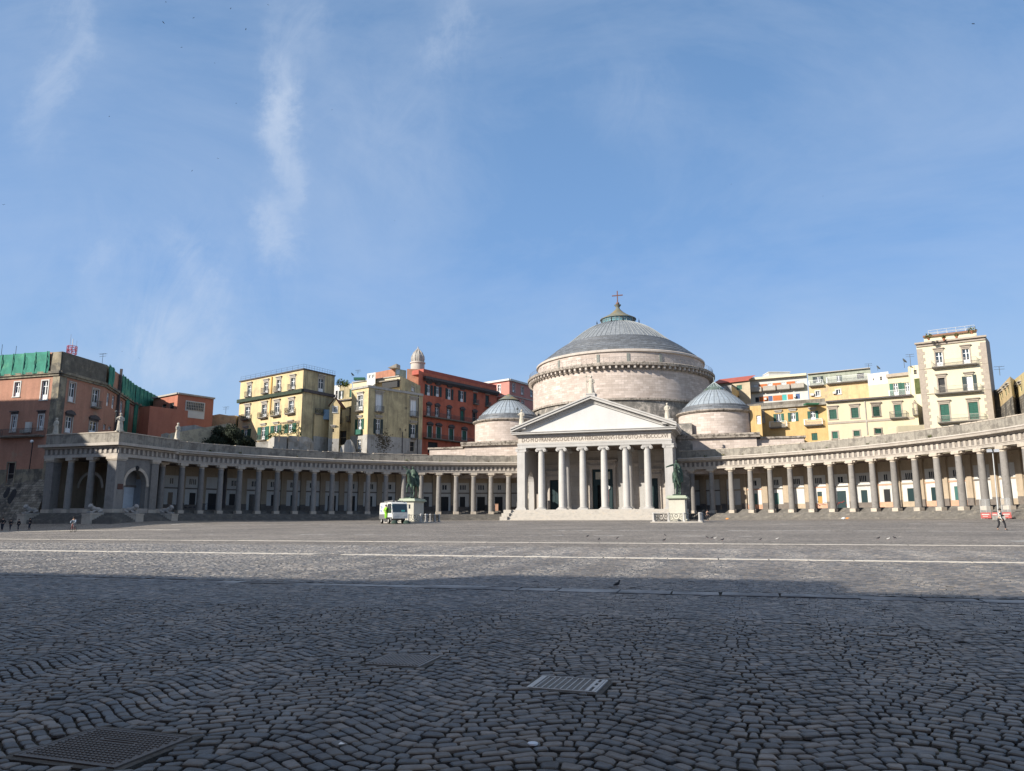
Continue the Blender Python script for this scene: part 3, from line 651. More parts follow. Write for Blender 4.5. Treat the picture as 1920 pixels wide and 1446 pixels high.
MB().lathe([(3.85, 45.9), (3.85, 47.1)], 40, DC).build('lantern_glazing', mat('lantern_glass', (.10, .2, .22), .15, var=.4, scale=1.5, spec=.7), CH, True)
b = MB()
for k in range(28):
    a = 2*pi*k/28; b.tube([(DC[0]+3.9*math.sin(a), DC[1]+3.9*math.cos(a), 45.9), (DC[0]+3.9*math.sin(a), DC[1]+3.9*math.cos(a), 47.15)], .06, 4)
for z in (46.0, 46.6, 47.1): b.lathe([(3.9, z), (3.98, z+.05), (3.9, z+.1)], 40, DC)
b.build('lantern_frame', mat('lantern_metal', (.35, .4, .4), .5), CH)
MB().lathe([(4.15, 47.05), (4.15, 47.2), (3.1, 47.75), (2.1, 48.3), (1.3, 48.9), (.8, 49.4), (.5, 49.75), (.42, 50.0), (.42, 50.15), (.75, 50.6), (.8, 50.7), (.3, 50.75)], 40, DC).build('lantern_roof', moss, CH, True)
fin = MB().lathe([(.12, 0), (.2, .3), (.08, .5), (.16, .75), (.05, 1.0), (.02, 1.35)], 6).build('lantern_finial', iron, CH)
for k in range(12):
    a = 2*pi*k/12+.15; r = 4.95; q = (DC[0]+r*math.sin(a), DC[1]+r*math.cos(a), 45.55)
    if k: part_copy(fin, CH, q)
    else: fin.location = q
b = MB().ball((0, 33.8, 51.05), .42, 12); b.build('cross_ball', mat('rusty_ball', (.16, .09, .07), .6), CH, True)
b = MB().box(-.11, .11, 33.69, 33.91, 51.4, 54.1).box(-1.25, 1.25, 33.7, 33.9, 52.9, 53.12); b.build('dome_cross', mat('rusty_iron', (.13, .06, .05), .7), CH)
# side chapels: block, small drum, small dome
for s in (-1, 1):
    C_ = (s*21.2, 16.7, 0)
    xa, xb = sorted((s*14.0, s*28.4))
    b = MB().box(xa, xb, 9.62, 25, 10, 16.5); b.build('chapel_block', church_stone, CH)
    xa, xb = sorted((s*14.3, s*29.05)); MB().box(xa, xb, 9.0, 25.2, 16.5, 16.75).box(xa, xb, 8.85, 25.3, 16.95, 17.3).box(xa, xb, 8.95, 25.25, 16.75, 16.95).build('chapel_cornice', corniche, CH)
    xa, xb = sorted((s*28.4, s*36.6)); b = MB().box(xa, xb, 10.6, 22, 10, 16.2); b.build('wing_block', church_stone, CH)
    xa, xb = sorted((s*29.1, s*36.9)); MB().box(xa, xb, 10.3, 22.3, 16.2, 16.55).build('wing_cornice', corniche, CH)
    MB().lathe([(7.12, 17.2), (7.12, 21.5)], 72, C_).build('chapel_drum', church_stone, CH, True)
    MB().lathe([(7.12, 21.4), (7.3, 21.5), (7.6, 21.75), (7.6, 21.95), (6.7, 22.15)], 72, C_).build('chapel_drum_cornice', corniche, CH, True)
    cd_ = MB().lathe([(6.85, 22.1), (6.75, 22.55), (6.4, 22.75), (6.3, 23.15), (6.0, 23.25)], 72, C_).build('chapel_dome_base', lead2, CH, True)
    dpf = [(6.05, 23.2), (5.5, 23.85), (4.7, 24.6), (3.9, 25.25), (3.0, 25.9), (2.1, 26.5)]
    dm = MB().lathe(dpf, 72, C_).build('chapel_dome', lead3, CH, True)
    b = MB()
    for k in range(36):
        a = 2*pi*k/36; b.tube([(C_[0]+(r+.02)*math.sin(a), C_[1]+(r+.02)*math.cos(a), z+.02) for r, z in dpf], .035, 4)
    b.build('chapel_dome_seams', lead2, CH)
    if s < 0:
        MB().lathe([(2.0, 26.4), (2.0, 26.75), (2.35, 26.7), (1.6, 27.15), (.8, 27.7), (.1, 28.15)], 24, C_).build('chapel_lantern', moss, CH, True)
    else:
        b = MB()
        for k in range(12): a = 2*pi*k/12; b.tube([(C_[0]+2.1*math.sin(a), C_[1]+2.1*math.cos(a), 26.6), (C_[0]+.1*math.sin(a), C_[1]+.1*math.cos(a), 28.3)], .06, 4)
        b.tube([(C_[0], C_[1], 28.2), (C_[0], C_[1], 29.3)], .05, 4); b.build('chapel_lantern_frame', mat('lantern_metal', (.35, .4, .4), .5), CH)
        MB().lathe([(2.05, 26.4), (2.05, 26.75), (1.6, 27.1), (.6, 27.75), (.05, 28.1)], 24, C_).build('chapel_lantern', mat('dim_glass', (.09, .12, .10), .2, var=.4, scale=2, spec=.6), CH, True)
MB().box(-17, 17, 9.6, 26, 10, 19.5).build('portico_attic_block', church_rough, CH)
MB().box(-14.05, 14.05, 9.5, 10.3, ZC, 18.0).build('porch_end_wall', church_pale, CH)
# dark rough masonry beside the portico, right and left
for s in (-1, 1):
    xa, xb = sorted((s*14.0, s*16.6)); MB().box(xa, xb, 9.3, 9.61, 3, 16.48).build('rough_side_masonry', church_rough, CH)
# ------------------------------------------------------------------ the two curved arcades
ZP, ZA = 2.78, 10.78
RW = 69.8
def pol(r, a): return (r*math.sin(a), CY+r*math.cos(a))
def ringz(b, prof, a0, a1, n): b.lathe(prof, n, (0, CY, 0), a0, a1)
hc = ZA-ZP
b = MB(); b.lathe([(.5, .52), (.5, .9), (.49, 3), (.46, 5), (.42, 7.25), (.42, 7.3)], 20); COLM = b.build('column', lava, None, True)
o = MB().box(-.5, .5, -.5, .5, 0, .52).build('plinth', plinth_m, COLM)
o = MB().lathe([(.42, 7.28), (.47, 7.34), (.42, 7.4), (.44, 7.5), (.56, 7.62)], 20).box(-.62, .62, -.56, .56, 7.6, hc).box(-.95, .95, -.3, .3, 7.72, hc).build('capital', plinth_m, COLM)
COLM_used = [False]
def put_col(parent, x, y, rz):
    if not COLM_used[0]:
        hook(COLM, parent); COLM.location = (x, y, ZP); COLM.rotation_euler = (0, 0, rz); COLM_used[0] = True; return
    part_copy(COLM, parent, (x, y, ZP), rz)
win_dark = mat('dim_window', (.02, .025, .03), .25, var=.3, spec=.6)
orange_lintel = mat('orange_lintel', (.42, .18, .04), .8)
yellow_pane = mat('yellow_wood', (.42, .24, .07), .7)
pink_wall = mat('pink_panel', (.5, .29, .2), .9, var=.15, scale=2)
graf = mat('graffiti_blue_black', (.03, .035, .06), .8)
grafr = mat('graffiti_red', (.4, .06, .05), .8)
def arcade(side, angs, label, seed):
    rnd = random.Random(seed)
    s = side; A = [s*a for a in angs]            # angles from the church axis, outward
    T = thing('colonnade', label, 'colonnade', (*pol(RC, A[len(A)//2]), ZP))
    a_in, a_out = angs[-1]-.055 if s < 0 else angs[0]-.055, None
    lo = min(angs)-.035; hi = max(angs)+.02
    a0, a1 = sorted((s*lo, s*hi)); n = 96
    st = [(60.2, 1.2)]
    for k in range(7): r = 60.2+.37*k; z = 1.64+.163*(k+1); st += [(r, z), (r+.37, z)]
    st += [(64.6, ZP)]
    for k in range(4): r = 64.6+.3*k; z = ZP+.17*(k+1); st += [(r, z), (r+.3, z)]
    st += [(RW, 3.46)]
    b = MB(); ringz(b, st, a0, a1, n); b.build('steps', steps_m, T)
    st2 = [(65.81, 3.462), (RW, 3.462)]; b = MB(); ringz(b, st2, a0, a1, n); b.build('gallery_floor', floor_m, T)
    for a in A: x, y = pol(RC, a); put_col(T, x, y, -a)
    # entablature
    b = MB(); ringz(b, [(64.45, ZA), (63.38, ZA), (63.38, ZA+.2), (63.34, ZA+.2), (63.34, 11.16), (63.25, 11.16), (63.25, 11.24), (64.5, 11.24)], a0, a1, n); b.build('architrave', entab_m, T)
    b = MB(); ringz(b, [(63.42, 11.24), (63.42, 12.1)], a0, a1, n)
    b.cur = 1; sp = abs(A[1]-A[0])/4; k0 = int((lo-angs[0])/sp)-1
    a = angs[0]+k0*sp if angs[0] < angs[-1] else angs[-1]-20*sp
    while a < hi:
        if a > lo:
            x, y = pol(63.42, s*a); b.T = Matrix.Translation((x, y, 0)) @ Matrix.Rotation(-s*a, 4, 'Z'); b.box(-.2, .2, -.12, .02, 11.3, 12.02); b.box(-.24, .24, -.14, .02, 11.22, 11.29)
        a += sp
    b.T = None; b.build('frieze', [metope_m, entab_m], T)
    b = MB(); ringz(b, [(63.42, 12.1), (63.2, 12.15), (63.2, 12.3), (62.62, 12.36), (62.55, 12.62), (62.45, 12.74), (62.6, 12.9), (63.4, 12.98)], a0, a1, n); b.build('cornice', entab_m, T)
    b = MB(); m_ = 260; i = 0     # parapet with a slightly broken coping
    ringz(b, [(63.35, 12.9), (63.35, 14.18), (63.95, 14.22), (63.95, 12.9)], a0, a1, n); b.cur = 1; cnt = int((hi-lo)*63.4/.95)
    for k in range(cnt):
        if rnd.random() < .04: continue
        aa = lo+(hi-lo)*k/cnt; ab = lo+(hi-lo)*(k+.93)/cnt; h = rnd.uniform(.06, .15); r0 = 63.27+rnd.uniform(0, .05)
        p = [pol(r0, s*aa), pol(r0, s*ab), pol(64.05, s*ab), pol(64.05, s*aa)]
        if s < 0: p = p[::-1]
        b.ext(p[::-1] if s > 0 else p[::-1], 14.2, 14.22+h)
    b.build('parapet', [parapet_m, plinth_m], T)
    b = MB(); ringz(b, [(64.45, ZA), (64.45, 12.95), (RW+.5, 12.95)], a0, a1, n); b.build('roof_terrace', parapet_m, T)
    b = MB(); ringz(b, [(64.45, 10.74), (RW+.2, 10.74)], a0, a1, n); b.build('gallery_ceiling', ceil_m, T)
    # gallery wall bay by bay
    mids = []
    al = sorted(angs); da = al[1]-al[0]
    bays = [al[0]-da/2]+[x+da/2 for x in al]
    wl = MB(); ringz(wl, [(RW, 3.3), (RW, 10.9)], a0, a1, n*2); b = wl
    for a in [al[0]-da]+al:
        x, y = pol(RW, s*a); b.T = Matrix.Translation((x, y, 0)) @ Matrix.Rotation(-s*a, 4, 'Z'); b.box(-.5, .5, -.28, .05, 4.55, 10.2).box(-.66, .66, -.4, .05, 10.2, 10.72); b.cur = 1; b.box(-.52, .52, -.3, .05, 3.4, 4.6); b.cur = 0
    b.T = None; b.build('gallery_wall', [tan_m, dado_m], T)
    for i, ac in enumerate(bays):
        if ac > hi or ac < lo-.02: continue
        x, y = pol(RW, s*ac); Tm = Matrix.Translation((x, y, 0)) @ Matrix.Rotation(-s*ac, 4, 'Z')
        b = MB(); b.T = Tm
        kind = rnd.choice(['door', 'door', 'win', 'win', 'narrow', 'blind']) if s < 0 else rnd.choice(['door', 'win', 'win', 'narrow', 'blind', 'door'])
        if s > 0 and i < 3: kind = 'blind'
        hw = 1.28; dw = {'door': .8, 'win': .55, 'narrow': .42, 'blind': .5}[kind]; off = rnd.uniform(-.15, .15); zb = 3.46 if kind == 'door' else 4.35
        zt = 6.35
        b.box(-hw, off-dw, -.05, .04, zb if kind == 'door' else 4.35, 6.95).box(off+dw, hw, -.05, .04, zb if kind == 'door' else 4.35, 6.95).box(off-dw, off+dw, -.05, .04, zt, 6.95)
        uw = rnd.choice([.0, .3, .45, .6, .6]); 
        if s > 0 and i < 3: uw = 0
        if uw: b.box(-hw, -uw, -.05, .04, 7.2, 9.15).box(uw, hw, -.05, .04, 7.2, 9.15).box(-uw, uw, -.05, .04, 8.7, 9.15).box(-uw, uw, -.05, .04, 7.2, 7.75)
        else: b.box(-hw, hw, -.05, .04, 7.2, 9.15); b.box(-.4, .4, -.07, .0, 7.6, 8.75)
        b.cur = 1; b.box(-1.42, 1.42, -.12, .04, 6.98, 7.17); b.box(-1.42, off-dw, -.035, .04, 3.46, 4.35) if kind == 'door' else b.box(-1.42, 1.42, -.035, .04, 3.46, 4.35); (b.box(off+dw, 1.42, -.035, .04, 3.46, 4.35) if kind == 'door' else None)
        b.build('wall_panel', [whitepanel, rnd.choice([dado_m, dado_m, tan_m, pink_wall]) if s > 0 else dado_m], T)
        dm = rnd.choice([green_door, teal_door, dark]) if s > 0 else rnd.choice([dark, green_door, win_dark, dark])
        if kind == 'blind': dm = whitepanel
        b = MB(); b.T = Tm; b.box(off-dw, off+dw, -.02, .03, zb, zt)
        if kind == 'door': b.box(off-.03, off+.03, -.035, -.02, zb, zt)
        nm = 'door' if kind == 'door' else 'window'
        dd = b.build(nm, dm, T)
        if s > 0 and kind != 'blind' and rnd.random() < .35:
            b = MB(); b.T = Tm; b.box(off-dw-.1, off+dw+.1, -.12, -.055, zt-.1, zt+.4) if kind == 'door' else b.box(off-dw+.04, off+dw-.04, -.04, -.021, zb, zb+1.2); b.build('door_lintel' if kind == 'door' else 'wooden_panel', orange_lintel if kind == 'door' else yellow_pane, dd)
        if uw:
            b = MB(); b.T = Tm; b.box(-uw, uw, -.02, .02, 7.75, 8.7); q = b.build('upper_window', win_dark, T)
            b = MB(); b.T = Tm; m2 = 2 if uw < .5 else 4
            for k in range(1, m2): x_ = -uw+2*uw*k/m2; b.box(x_-.05, x_+.05, -.045, -.021, 7.75, 8.7)
            b.build('window_bars', whitepanel, q)
        if rnd.random() < .3:
            b = MB(); b.T = Tm
            for k in range(7):
                x_ = rnd.uniform(-1.1, 1.0); z_ = rnd.uniform(3.7, 4.6); pts = [(x_+rnd.uniform(-.15, .15)*j, -.075, z_+rnd.uniform(-.12, .2)) for j in range(4)]; b.tube(pts, .03, 3)
            b.build('graffiti', rnd.choice([graf, graf, grafr]) if s > 0 else graf, T)
    return T
LA = [1.3208-.0538*k for k in range(20)]
RA = [.2636+.057*k for k in range(18)]
AL = arcade(-1, LA, 'curved grey columned arcade left of the church, mostly in shade', 5)
AR = arcade(1, RA, 'curved grey columned arcade right of the church, in full sun', 8)
# tufts growing on the cornices
def tuft(x, y, z, sz, label):
    b = MB(); n = 26
    for k in range(n):
        a = random.uniform(0, 2*pi); l_ = sz*random.uniform(.5, 1.1); e = random.uniform(-.2, 1.2); px, py, pz = x+random.uniform(-.5, .5)*sz, y+random.uniform(-.3, .3)*sz, z
        d = Vector((math.cos(a)*math.cos(e), math.sin(a)*math.cos(e), math.sin(e)))*l_; sd = Vector((-math.sin(a), math.cos(a), 0))*sz*.13
        p = Vector((px, py, pz)); b.add([p-sd*.3, p+d*.6-sd, p+d, p+d*.6+sd], [(0, 1, 2, 3)])
    tag(b.build('weed_tuft', weed_m), label, 'weed', 'weed tufts growing on the arcade cornices')
ORD = 'first second third fourth fifth sixth seventh eighth ninth tenth eleventh twelfth thirteenth fourteenth fifteenth sixteenth seventeenth eighteenth'.split()
for s, An, ks in ((-1, LA[::-1], [1, 3, 4, 6, 8, 10, 12, 15, 17]), (1, RA, [1, 2, 3, 4, 6, 7, 9, 10, 12])):
    for k in ks:
        x, y = pol(62.75, s*(An[k]+random.uniform(-.012, .012)))
        tuft(x, y, 12.95, random.uniform(.25, .5), 'green weed tuft on the %s arcade cornice above the %s column from the church' % ('left' if s < 0 else 'right', ORD[k]))
# ------------------------------------------------------------------ end pavilion at the left
PV = thing('pavilion', 'square end pavilion of the left arcade with an arch and corner piers', 'pavilion', (-66, -44, 1.6))
XA, YB = -60.0, -47.6
xe, ye = pol(RC, -1.3208)
def pbox(name, m, *bx, par=None):
    b = MB()
    for q in bx: b.box(*q)
    return b.build(name, m, par or PV)
pbox('pavilion_floor', floor_m, (-73, XA-.2, YB+.6, -36.4, 1.2, 3.45))
b = MB()
for k in range(7): e = .37*(7-k); b.box(-73.5, XA+.55+e, YB-.55-e, -37.2, 1.15, 1.64+.163*(k+1)-.0)
b.build('steps', steps_m, PV)
def pier(x, y, w=.8):
    b = MB(); b.box(x-w, x+w, y-w, y+w, 3.3, 10.2); p = b.build('pier', lava, PV)
    MB().box(x-w-.1, x+w+.1, y-w-.1, y+w+.1, 2.78, 3.3).build('plinth', plinth_m, p); MB().box(x-w-.08, x+w+.08, y-w-.08, y+w+.08, 10.2, 10.4).box(x-w-.2, x+w+.2, y-w-.2, y+w+.2, 10.4, ZA).build('capital', plinth_m, p)
pier(XA-.8, YB+.8, .8); pier(XA-.75, -40.0, .7); pier(-72.3, YB+.7, .7)
for x in (-65.0, -68.9): put_col(PV, x, YB+.6, 0)
yy = -38.0; 
# arch wall on the face towards the square
b = MB(); n = 16; yc, r, zs = -43.4, 2.05, 7.0; x0, x1 = XA-1.25, XA-.35
b.box(x0, x1, -46.0, yc-r, 2.9, ZA).box(x0, x1, yc+r, -40.7, 2.9, ZA)
pts = [(yc-r*math.cos(pi*k/n), zs+r*math.sin(pi*k/n)) for k in range(n+1)]
for k in range(n):
    (ya, za), (yb, zb) = pts[k], pts[k+1]
    b.add([(x0, ya, za), (x0, yb, zb), (x0, yb, ZA), (x0, ya, ZA), (x1, ya, za), (x1, yb, zb), (x1, yb, ZA), (x1, ya, ZA)], [(0, 1, 2, 3), (4, 7, 6, 5), (0, 4, 5, 1), (1, 5, 6, 2), (3, 2, 6, 7)])
b.build('arch_wall', lava, PV)
b = MB(); xi = x1+.06
for k in range(n):
    (ya, za), (yb, zb) = pts[k], pts[k+1]; f = (r+.42)/r; q = [(ya, za), (yb, zb), (yc+(yb-yc)*f, zs+(zb-zs)*f), (yc+(ya-yc)*f, zs+(za-zs)*f)]
    b.add([(x1, y, z) for y, z in q]+[(xi+.06, y, z) for y, z in q], [(4, 5, 6, 7), (0, 1, 5, 4), (2, 3, 7, 6), (1, 2, 6, 5), (3, 0, 4, 7)])
b.box(x1, xi+.08, yc-r-.5, yc-r+.02, 6.7, 7.05).box(x1, xi+.08, yc+r-.02, yc+r+.5, 6.7, 7.05); b.build('arch_moulding', plinth_m, PV)
b = MB(); b.T = Matrix.Translation((xi+.05, yc, zs+r+.3)) @ Matrix.Rotation(pi/2, 4, 'Y'); b.lathe([(.01, .2), (.3, .12), (.36, 0)], 14); b.build('arch_roundel', dark, PV)
bluew = mat('pale_boarding', (.42, .46, .5), .85, var=.1, scale=1)
pbox('boarding', bluew, (x0-1.3, x0-1.15, yc-2.0, yc+2.0, 3.4, 6.6)); pbox('lunette', mat('grey_lunette', (.2, .2, .2), .9), (x0-1.4, x0-1.2, yc-2.3, yc+2.3, 6.9, 9.6)); pbox('lintel_band', dado_m, (x0-1.4, x0-1.1, yc-2.3, yc+2.3, 6.6, 6.95))
pbox('pavilion_wall', tan_m, (-73, x0-1.1, -38.2, -37.8, 3.3, ZA), (-73.2, -72.7, YB+1.4, -38, 3.3, ZA)); pbox('side_boarding', bluew, (-67.3, -63.5, -38.6, -38.3, 3.4, 8.0))
b = MB(); b.T = Matrix.Translation((0, YB+5.0, 0))
n2 = 14
for xc_ in (-69.6,):
    rr = 2.1; pp_ = [(xc_-rr*math.cos(pi*k/n2), 6.6+rr*math.sin(pi*k/n2)) for k in range(n2+1)]
    for k in range(n2):
        (xa, za), (xb, zb) = pp_[k], pp_[k+1]; f = 1.22; q = [(xa, za), (xb, zb), (xc_+(xb-xc_)*f, 6.6+(zb-6.6)*f), (xc_+(xa-xc_)*f, 6.6+(za-6.6)*f)]
        b.add([(x, 0, z) for x, z in q], [(0, 1, 2, 3)])
b.build('inner_arch_moulding', plinth_m, PV)
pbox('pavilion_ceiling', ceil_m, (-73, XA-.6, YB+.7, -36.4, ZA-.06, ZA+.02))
for nm, m_, e, z0, z1 in (('architrave', entab_m, 0, ZA, 11.24), ('frieze', metope_m, -.06, 11.24, 12.1), ('cornice_bed', entab_m, .2, 12.1, 12.32), ('cornice', entab_m, .85, 12.36, 12.75)):
    pbox(nm, m_, (-73.6-(.4 if e > .5 else 0), XA+e, YB-e, YB+1.7, z0, z1), (XA-1.7, XA+e, YB+1.7, -35.6 if e < .5 else -36.2, z0, z1))
b = MB(); b.box(XA-.3, XA-.07, YB+.07, YB+.3, 11.25, 12.09)
for i in range(15): x = XA-.35-i*.91; b.box(x-.2, x+.2, YB-.12+.06, YB+.1, 11.3, 12.04)
for i in range(13): y = YB+.3+i*.91; b.box(XA-.1, XA+.06, y-.2, y+.2, 11.3, 12.04)
b.build('frieze_blocks', entab_m, PV)
pbox('parapet', parapet_m, (-73.4, XA+.05, YB-.05, YB+.6, 12.75, 14.25), (XA-.6, XA+.05, YB+.6, -35.4, 12.75, 14.25)); pbox('coping', plinth_m, (-73.5, XA+.15, YB-.15, YB+.7, 14.25, 14.38), (XA-.7, XA+.15, YB+.7, -35.2, 14.25, 14.38))
pbox('pavilion_roof', parapet_m, (-73.4, XA-.6, YB+.6, -35, 12.6, 12.76))
pbox('plaque', mat('brown_plaque', (.1, .05, .04), .8), (XA+.001, XA+.05, YB+.5, YB+1.5, 6.1, 6.9))
# stair blocks carrying the stone lions
lion_m = mat('pale_lion_stone', (.33, .31, .29), .9, var=.2, scale=3)
def lion(loc, rz, label):
    t = thing('lion_statue', label, 'lion statue', (0, 0, 0), 0, 'reclining stone lions on the stair blocks')
    b = MB(); b.box(-.4, .4, -1.1, 1.15, 0, .12)
    b.tube([(0, 1.0, .42), (0, .6, .52), (0, 0, .55), (0, -.45, .68), (0, -.75, .85)], [.22, .36, .33, .38, .3], 10)
    b.ball((0, -.82, 1.0), .33, 10).ball((0, -1.08, .92), .17, 8)
    for s in (-1, 1):
        b.tube([(s*.26, -.3, .4), (s*.28, -.7, .2), (s*.26, -1.15, .18)], [.16, .12, .1], 8); b.tube([(s*.3, .85, .45), (s*.36, .45, .3), (s*.34, .1, .19)], [.2, .18, .1], 8); b.ball((s*.2, -.75, 1.3), .07, 6)
    b.tube([(0, 1.05, .4), (.2, 1.25, .2), (.35, .9, .17)], [.07, .05, .06], 6)
    b.build('lion_body', lion_m, t, True)
    t.location = loc; t.rotation_euler = (0, 0, rz); return t
def stair_block(x0, x1, y0, y1, label):
    t = thing('stair_pedestal', label, 'pedestal', ((x0+x1)/2, (y0+y1)/2, 1.2), 0, 'marble pedestals flanking the pavilion stairs')
    MB().box(x0, x1, y0, y1, 1.1, 2.5).build('pedestal_block', plinth_m, t); MB().box(x0-.06, x1+.06, y0-.06, y1+.06, 2.5, 2.66).build('pedestal_cap', plinth_m, t)
stair_block(XA-.2, XA+3.3, -46.6, -45.2, 'marble stair block beside the corner pier, facing the square'); stair_block(-61.6, -60.2, YB-3.6, YB-.6, 'marble stair block below the corner pier, facing the street')
stair_block(XA-.2, XA+3.3, -39.6, -38.3, 'marble stair block right of the pavilion arch'); stair_block(-73.2, -71.9, YB-3.6, YB-.6, 'marble stair block at the far left end of the pavilion')
lion((XA+1.7, -45.9, 2.66), pi/2, 'worn stone lion nearest the pavilion corner pier, facing the square'); lion((-60.9, YB-2.1, 2.66), 0, 'worn stone lion below the pavilion corner pier, facing the street')
lion((XA+1.7, -38.95, 2.66), pi/2, 'worn stone lion right of the pavilion arch'); lion((-72.55, YB-2.1, 2.66), 0, 'worn stone lion at the far left end of the pavilion')
# ------------------------------------------------------------------ palaces outside the frame, left of and behind the viewer
def plain_palace(name, label, x0, x1, y0, y1, h, faces, col, extra=()):
    t = thing(name, label, 'building', ((x0+x1)/2, (y0+y1)/2, 0))
    m_ = mat(name+'_render', col, .9, var=.1); b = MB().box(x0, x1, y0, y1, -1.5, h-.6).build('wall', m_, t); MB().box(x0-.7, x1+.7, y0-.7, y1+.7, h-.6, h).build('cornice', trim_grey, t)
    for e in extra: MB().box(*e).build('roof_block', m_, t)
    w_ = MB()
    for f in faces:
        L = (y1-y0) if f == 'x' else (x1-x0); nn = int(L/6)
        for k in range(nn):
            for z in range(int(h/7)):
                c = (k+.5)*L/nn; zz = 2.5+z*7
                if f == 'x': w_.box(x1, x1+.12, y0+c-1, y0+c+1, zz, zz+3.4)
                else: w_.box(x0+c-1, x0+c+1, y1, y1+.12, zz, zz+3.4)
    w_.build('windows', glass, t)
plain_palace('side_palace', 'long plain palace beyond the left edge of the picture', -140, -99, -150, -70, 37.5, ['x'], (.4, .2, .13), [(-135, -101, -90, -72, 37.5, 37.52)])
plain_palace('royal_palace', 'long red palace behind the viewer casting the foreground shade', -90, 120, -190, -151, 22.4, ['y'], (.38, .13, .09), [(-13, -5, -153.5, -151.2, 22.4, 24.6), (-5, -3.6, -153.5, -151.2, 22.4, 23.4), (-90, -20, -158, -151.2, 22.4, 22.8)])
# ------------------------------------------------------------------ houses on the hill behind, laid out in metres from measured corners
CV = dict(c3=lambda x, y: (x/7.23, 640+y/7.23), c4=lambda x, y: (160+x/7.385, 660+y/7.385), c5=lambda x, y: (430+x/7.68, 680+y/7.68), c6=lambda x, y: (620+x/6, 650+y/6),
          c7=lambda x, y: (1330+x/5.818, 660+y/5.818), c8=lambda x, y: (1620+x/6.287, 600+y/6.287), cf=lambda x, y: (1840+x/10.325, 680+y/10.325), cp=lambda x, y: (620+x/3.708, 620+y/3.708))
class Face: pass
def mkface(A, B):
    F_ = Face(); F_.A = np.array(A); d = np.array(B)-F_.A; d[2] = 0; F_.L = float(np.linalg.norm(d)); F_.u = d/F_.L; F_.n = np.array([F_.u[1], -F_.u[0], 0]); F_.z = float(A[2]); return F_
def onF(F_, px, py):
    d = ray(px, py); s = ((F_.A-CAM)@F_.n)/(d@F_.n); p = CAM+d*s; return float((p-F_.A)@F_.u), float(p[2])
def fbox(b, F_, u0, u1, n0, n1, z0, z1):
    """box in wall coordinates: along the wall, out from the wall, up"""
    P = lambda u, n, z: tuple(F_.A[:2]+F_.u[:2]*u+F_.n[:2]*n)+(z,)
    b.add([P(u0, n1, z0), P(u1, n1, z0), P(u1, n0, z0), P(u0, n0, z0), P(u0, n1, z1), P(u1, n1, z1), P(u1, n0, z1), P(u0, n0, z1)], [(0, 3, 2, 1), (4, 5, 6, 7), (0, 1, 5, 4), (1, 2, 6, 5), (2, 3, 7, 6), (3, 0, 4, 7)])
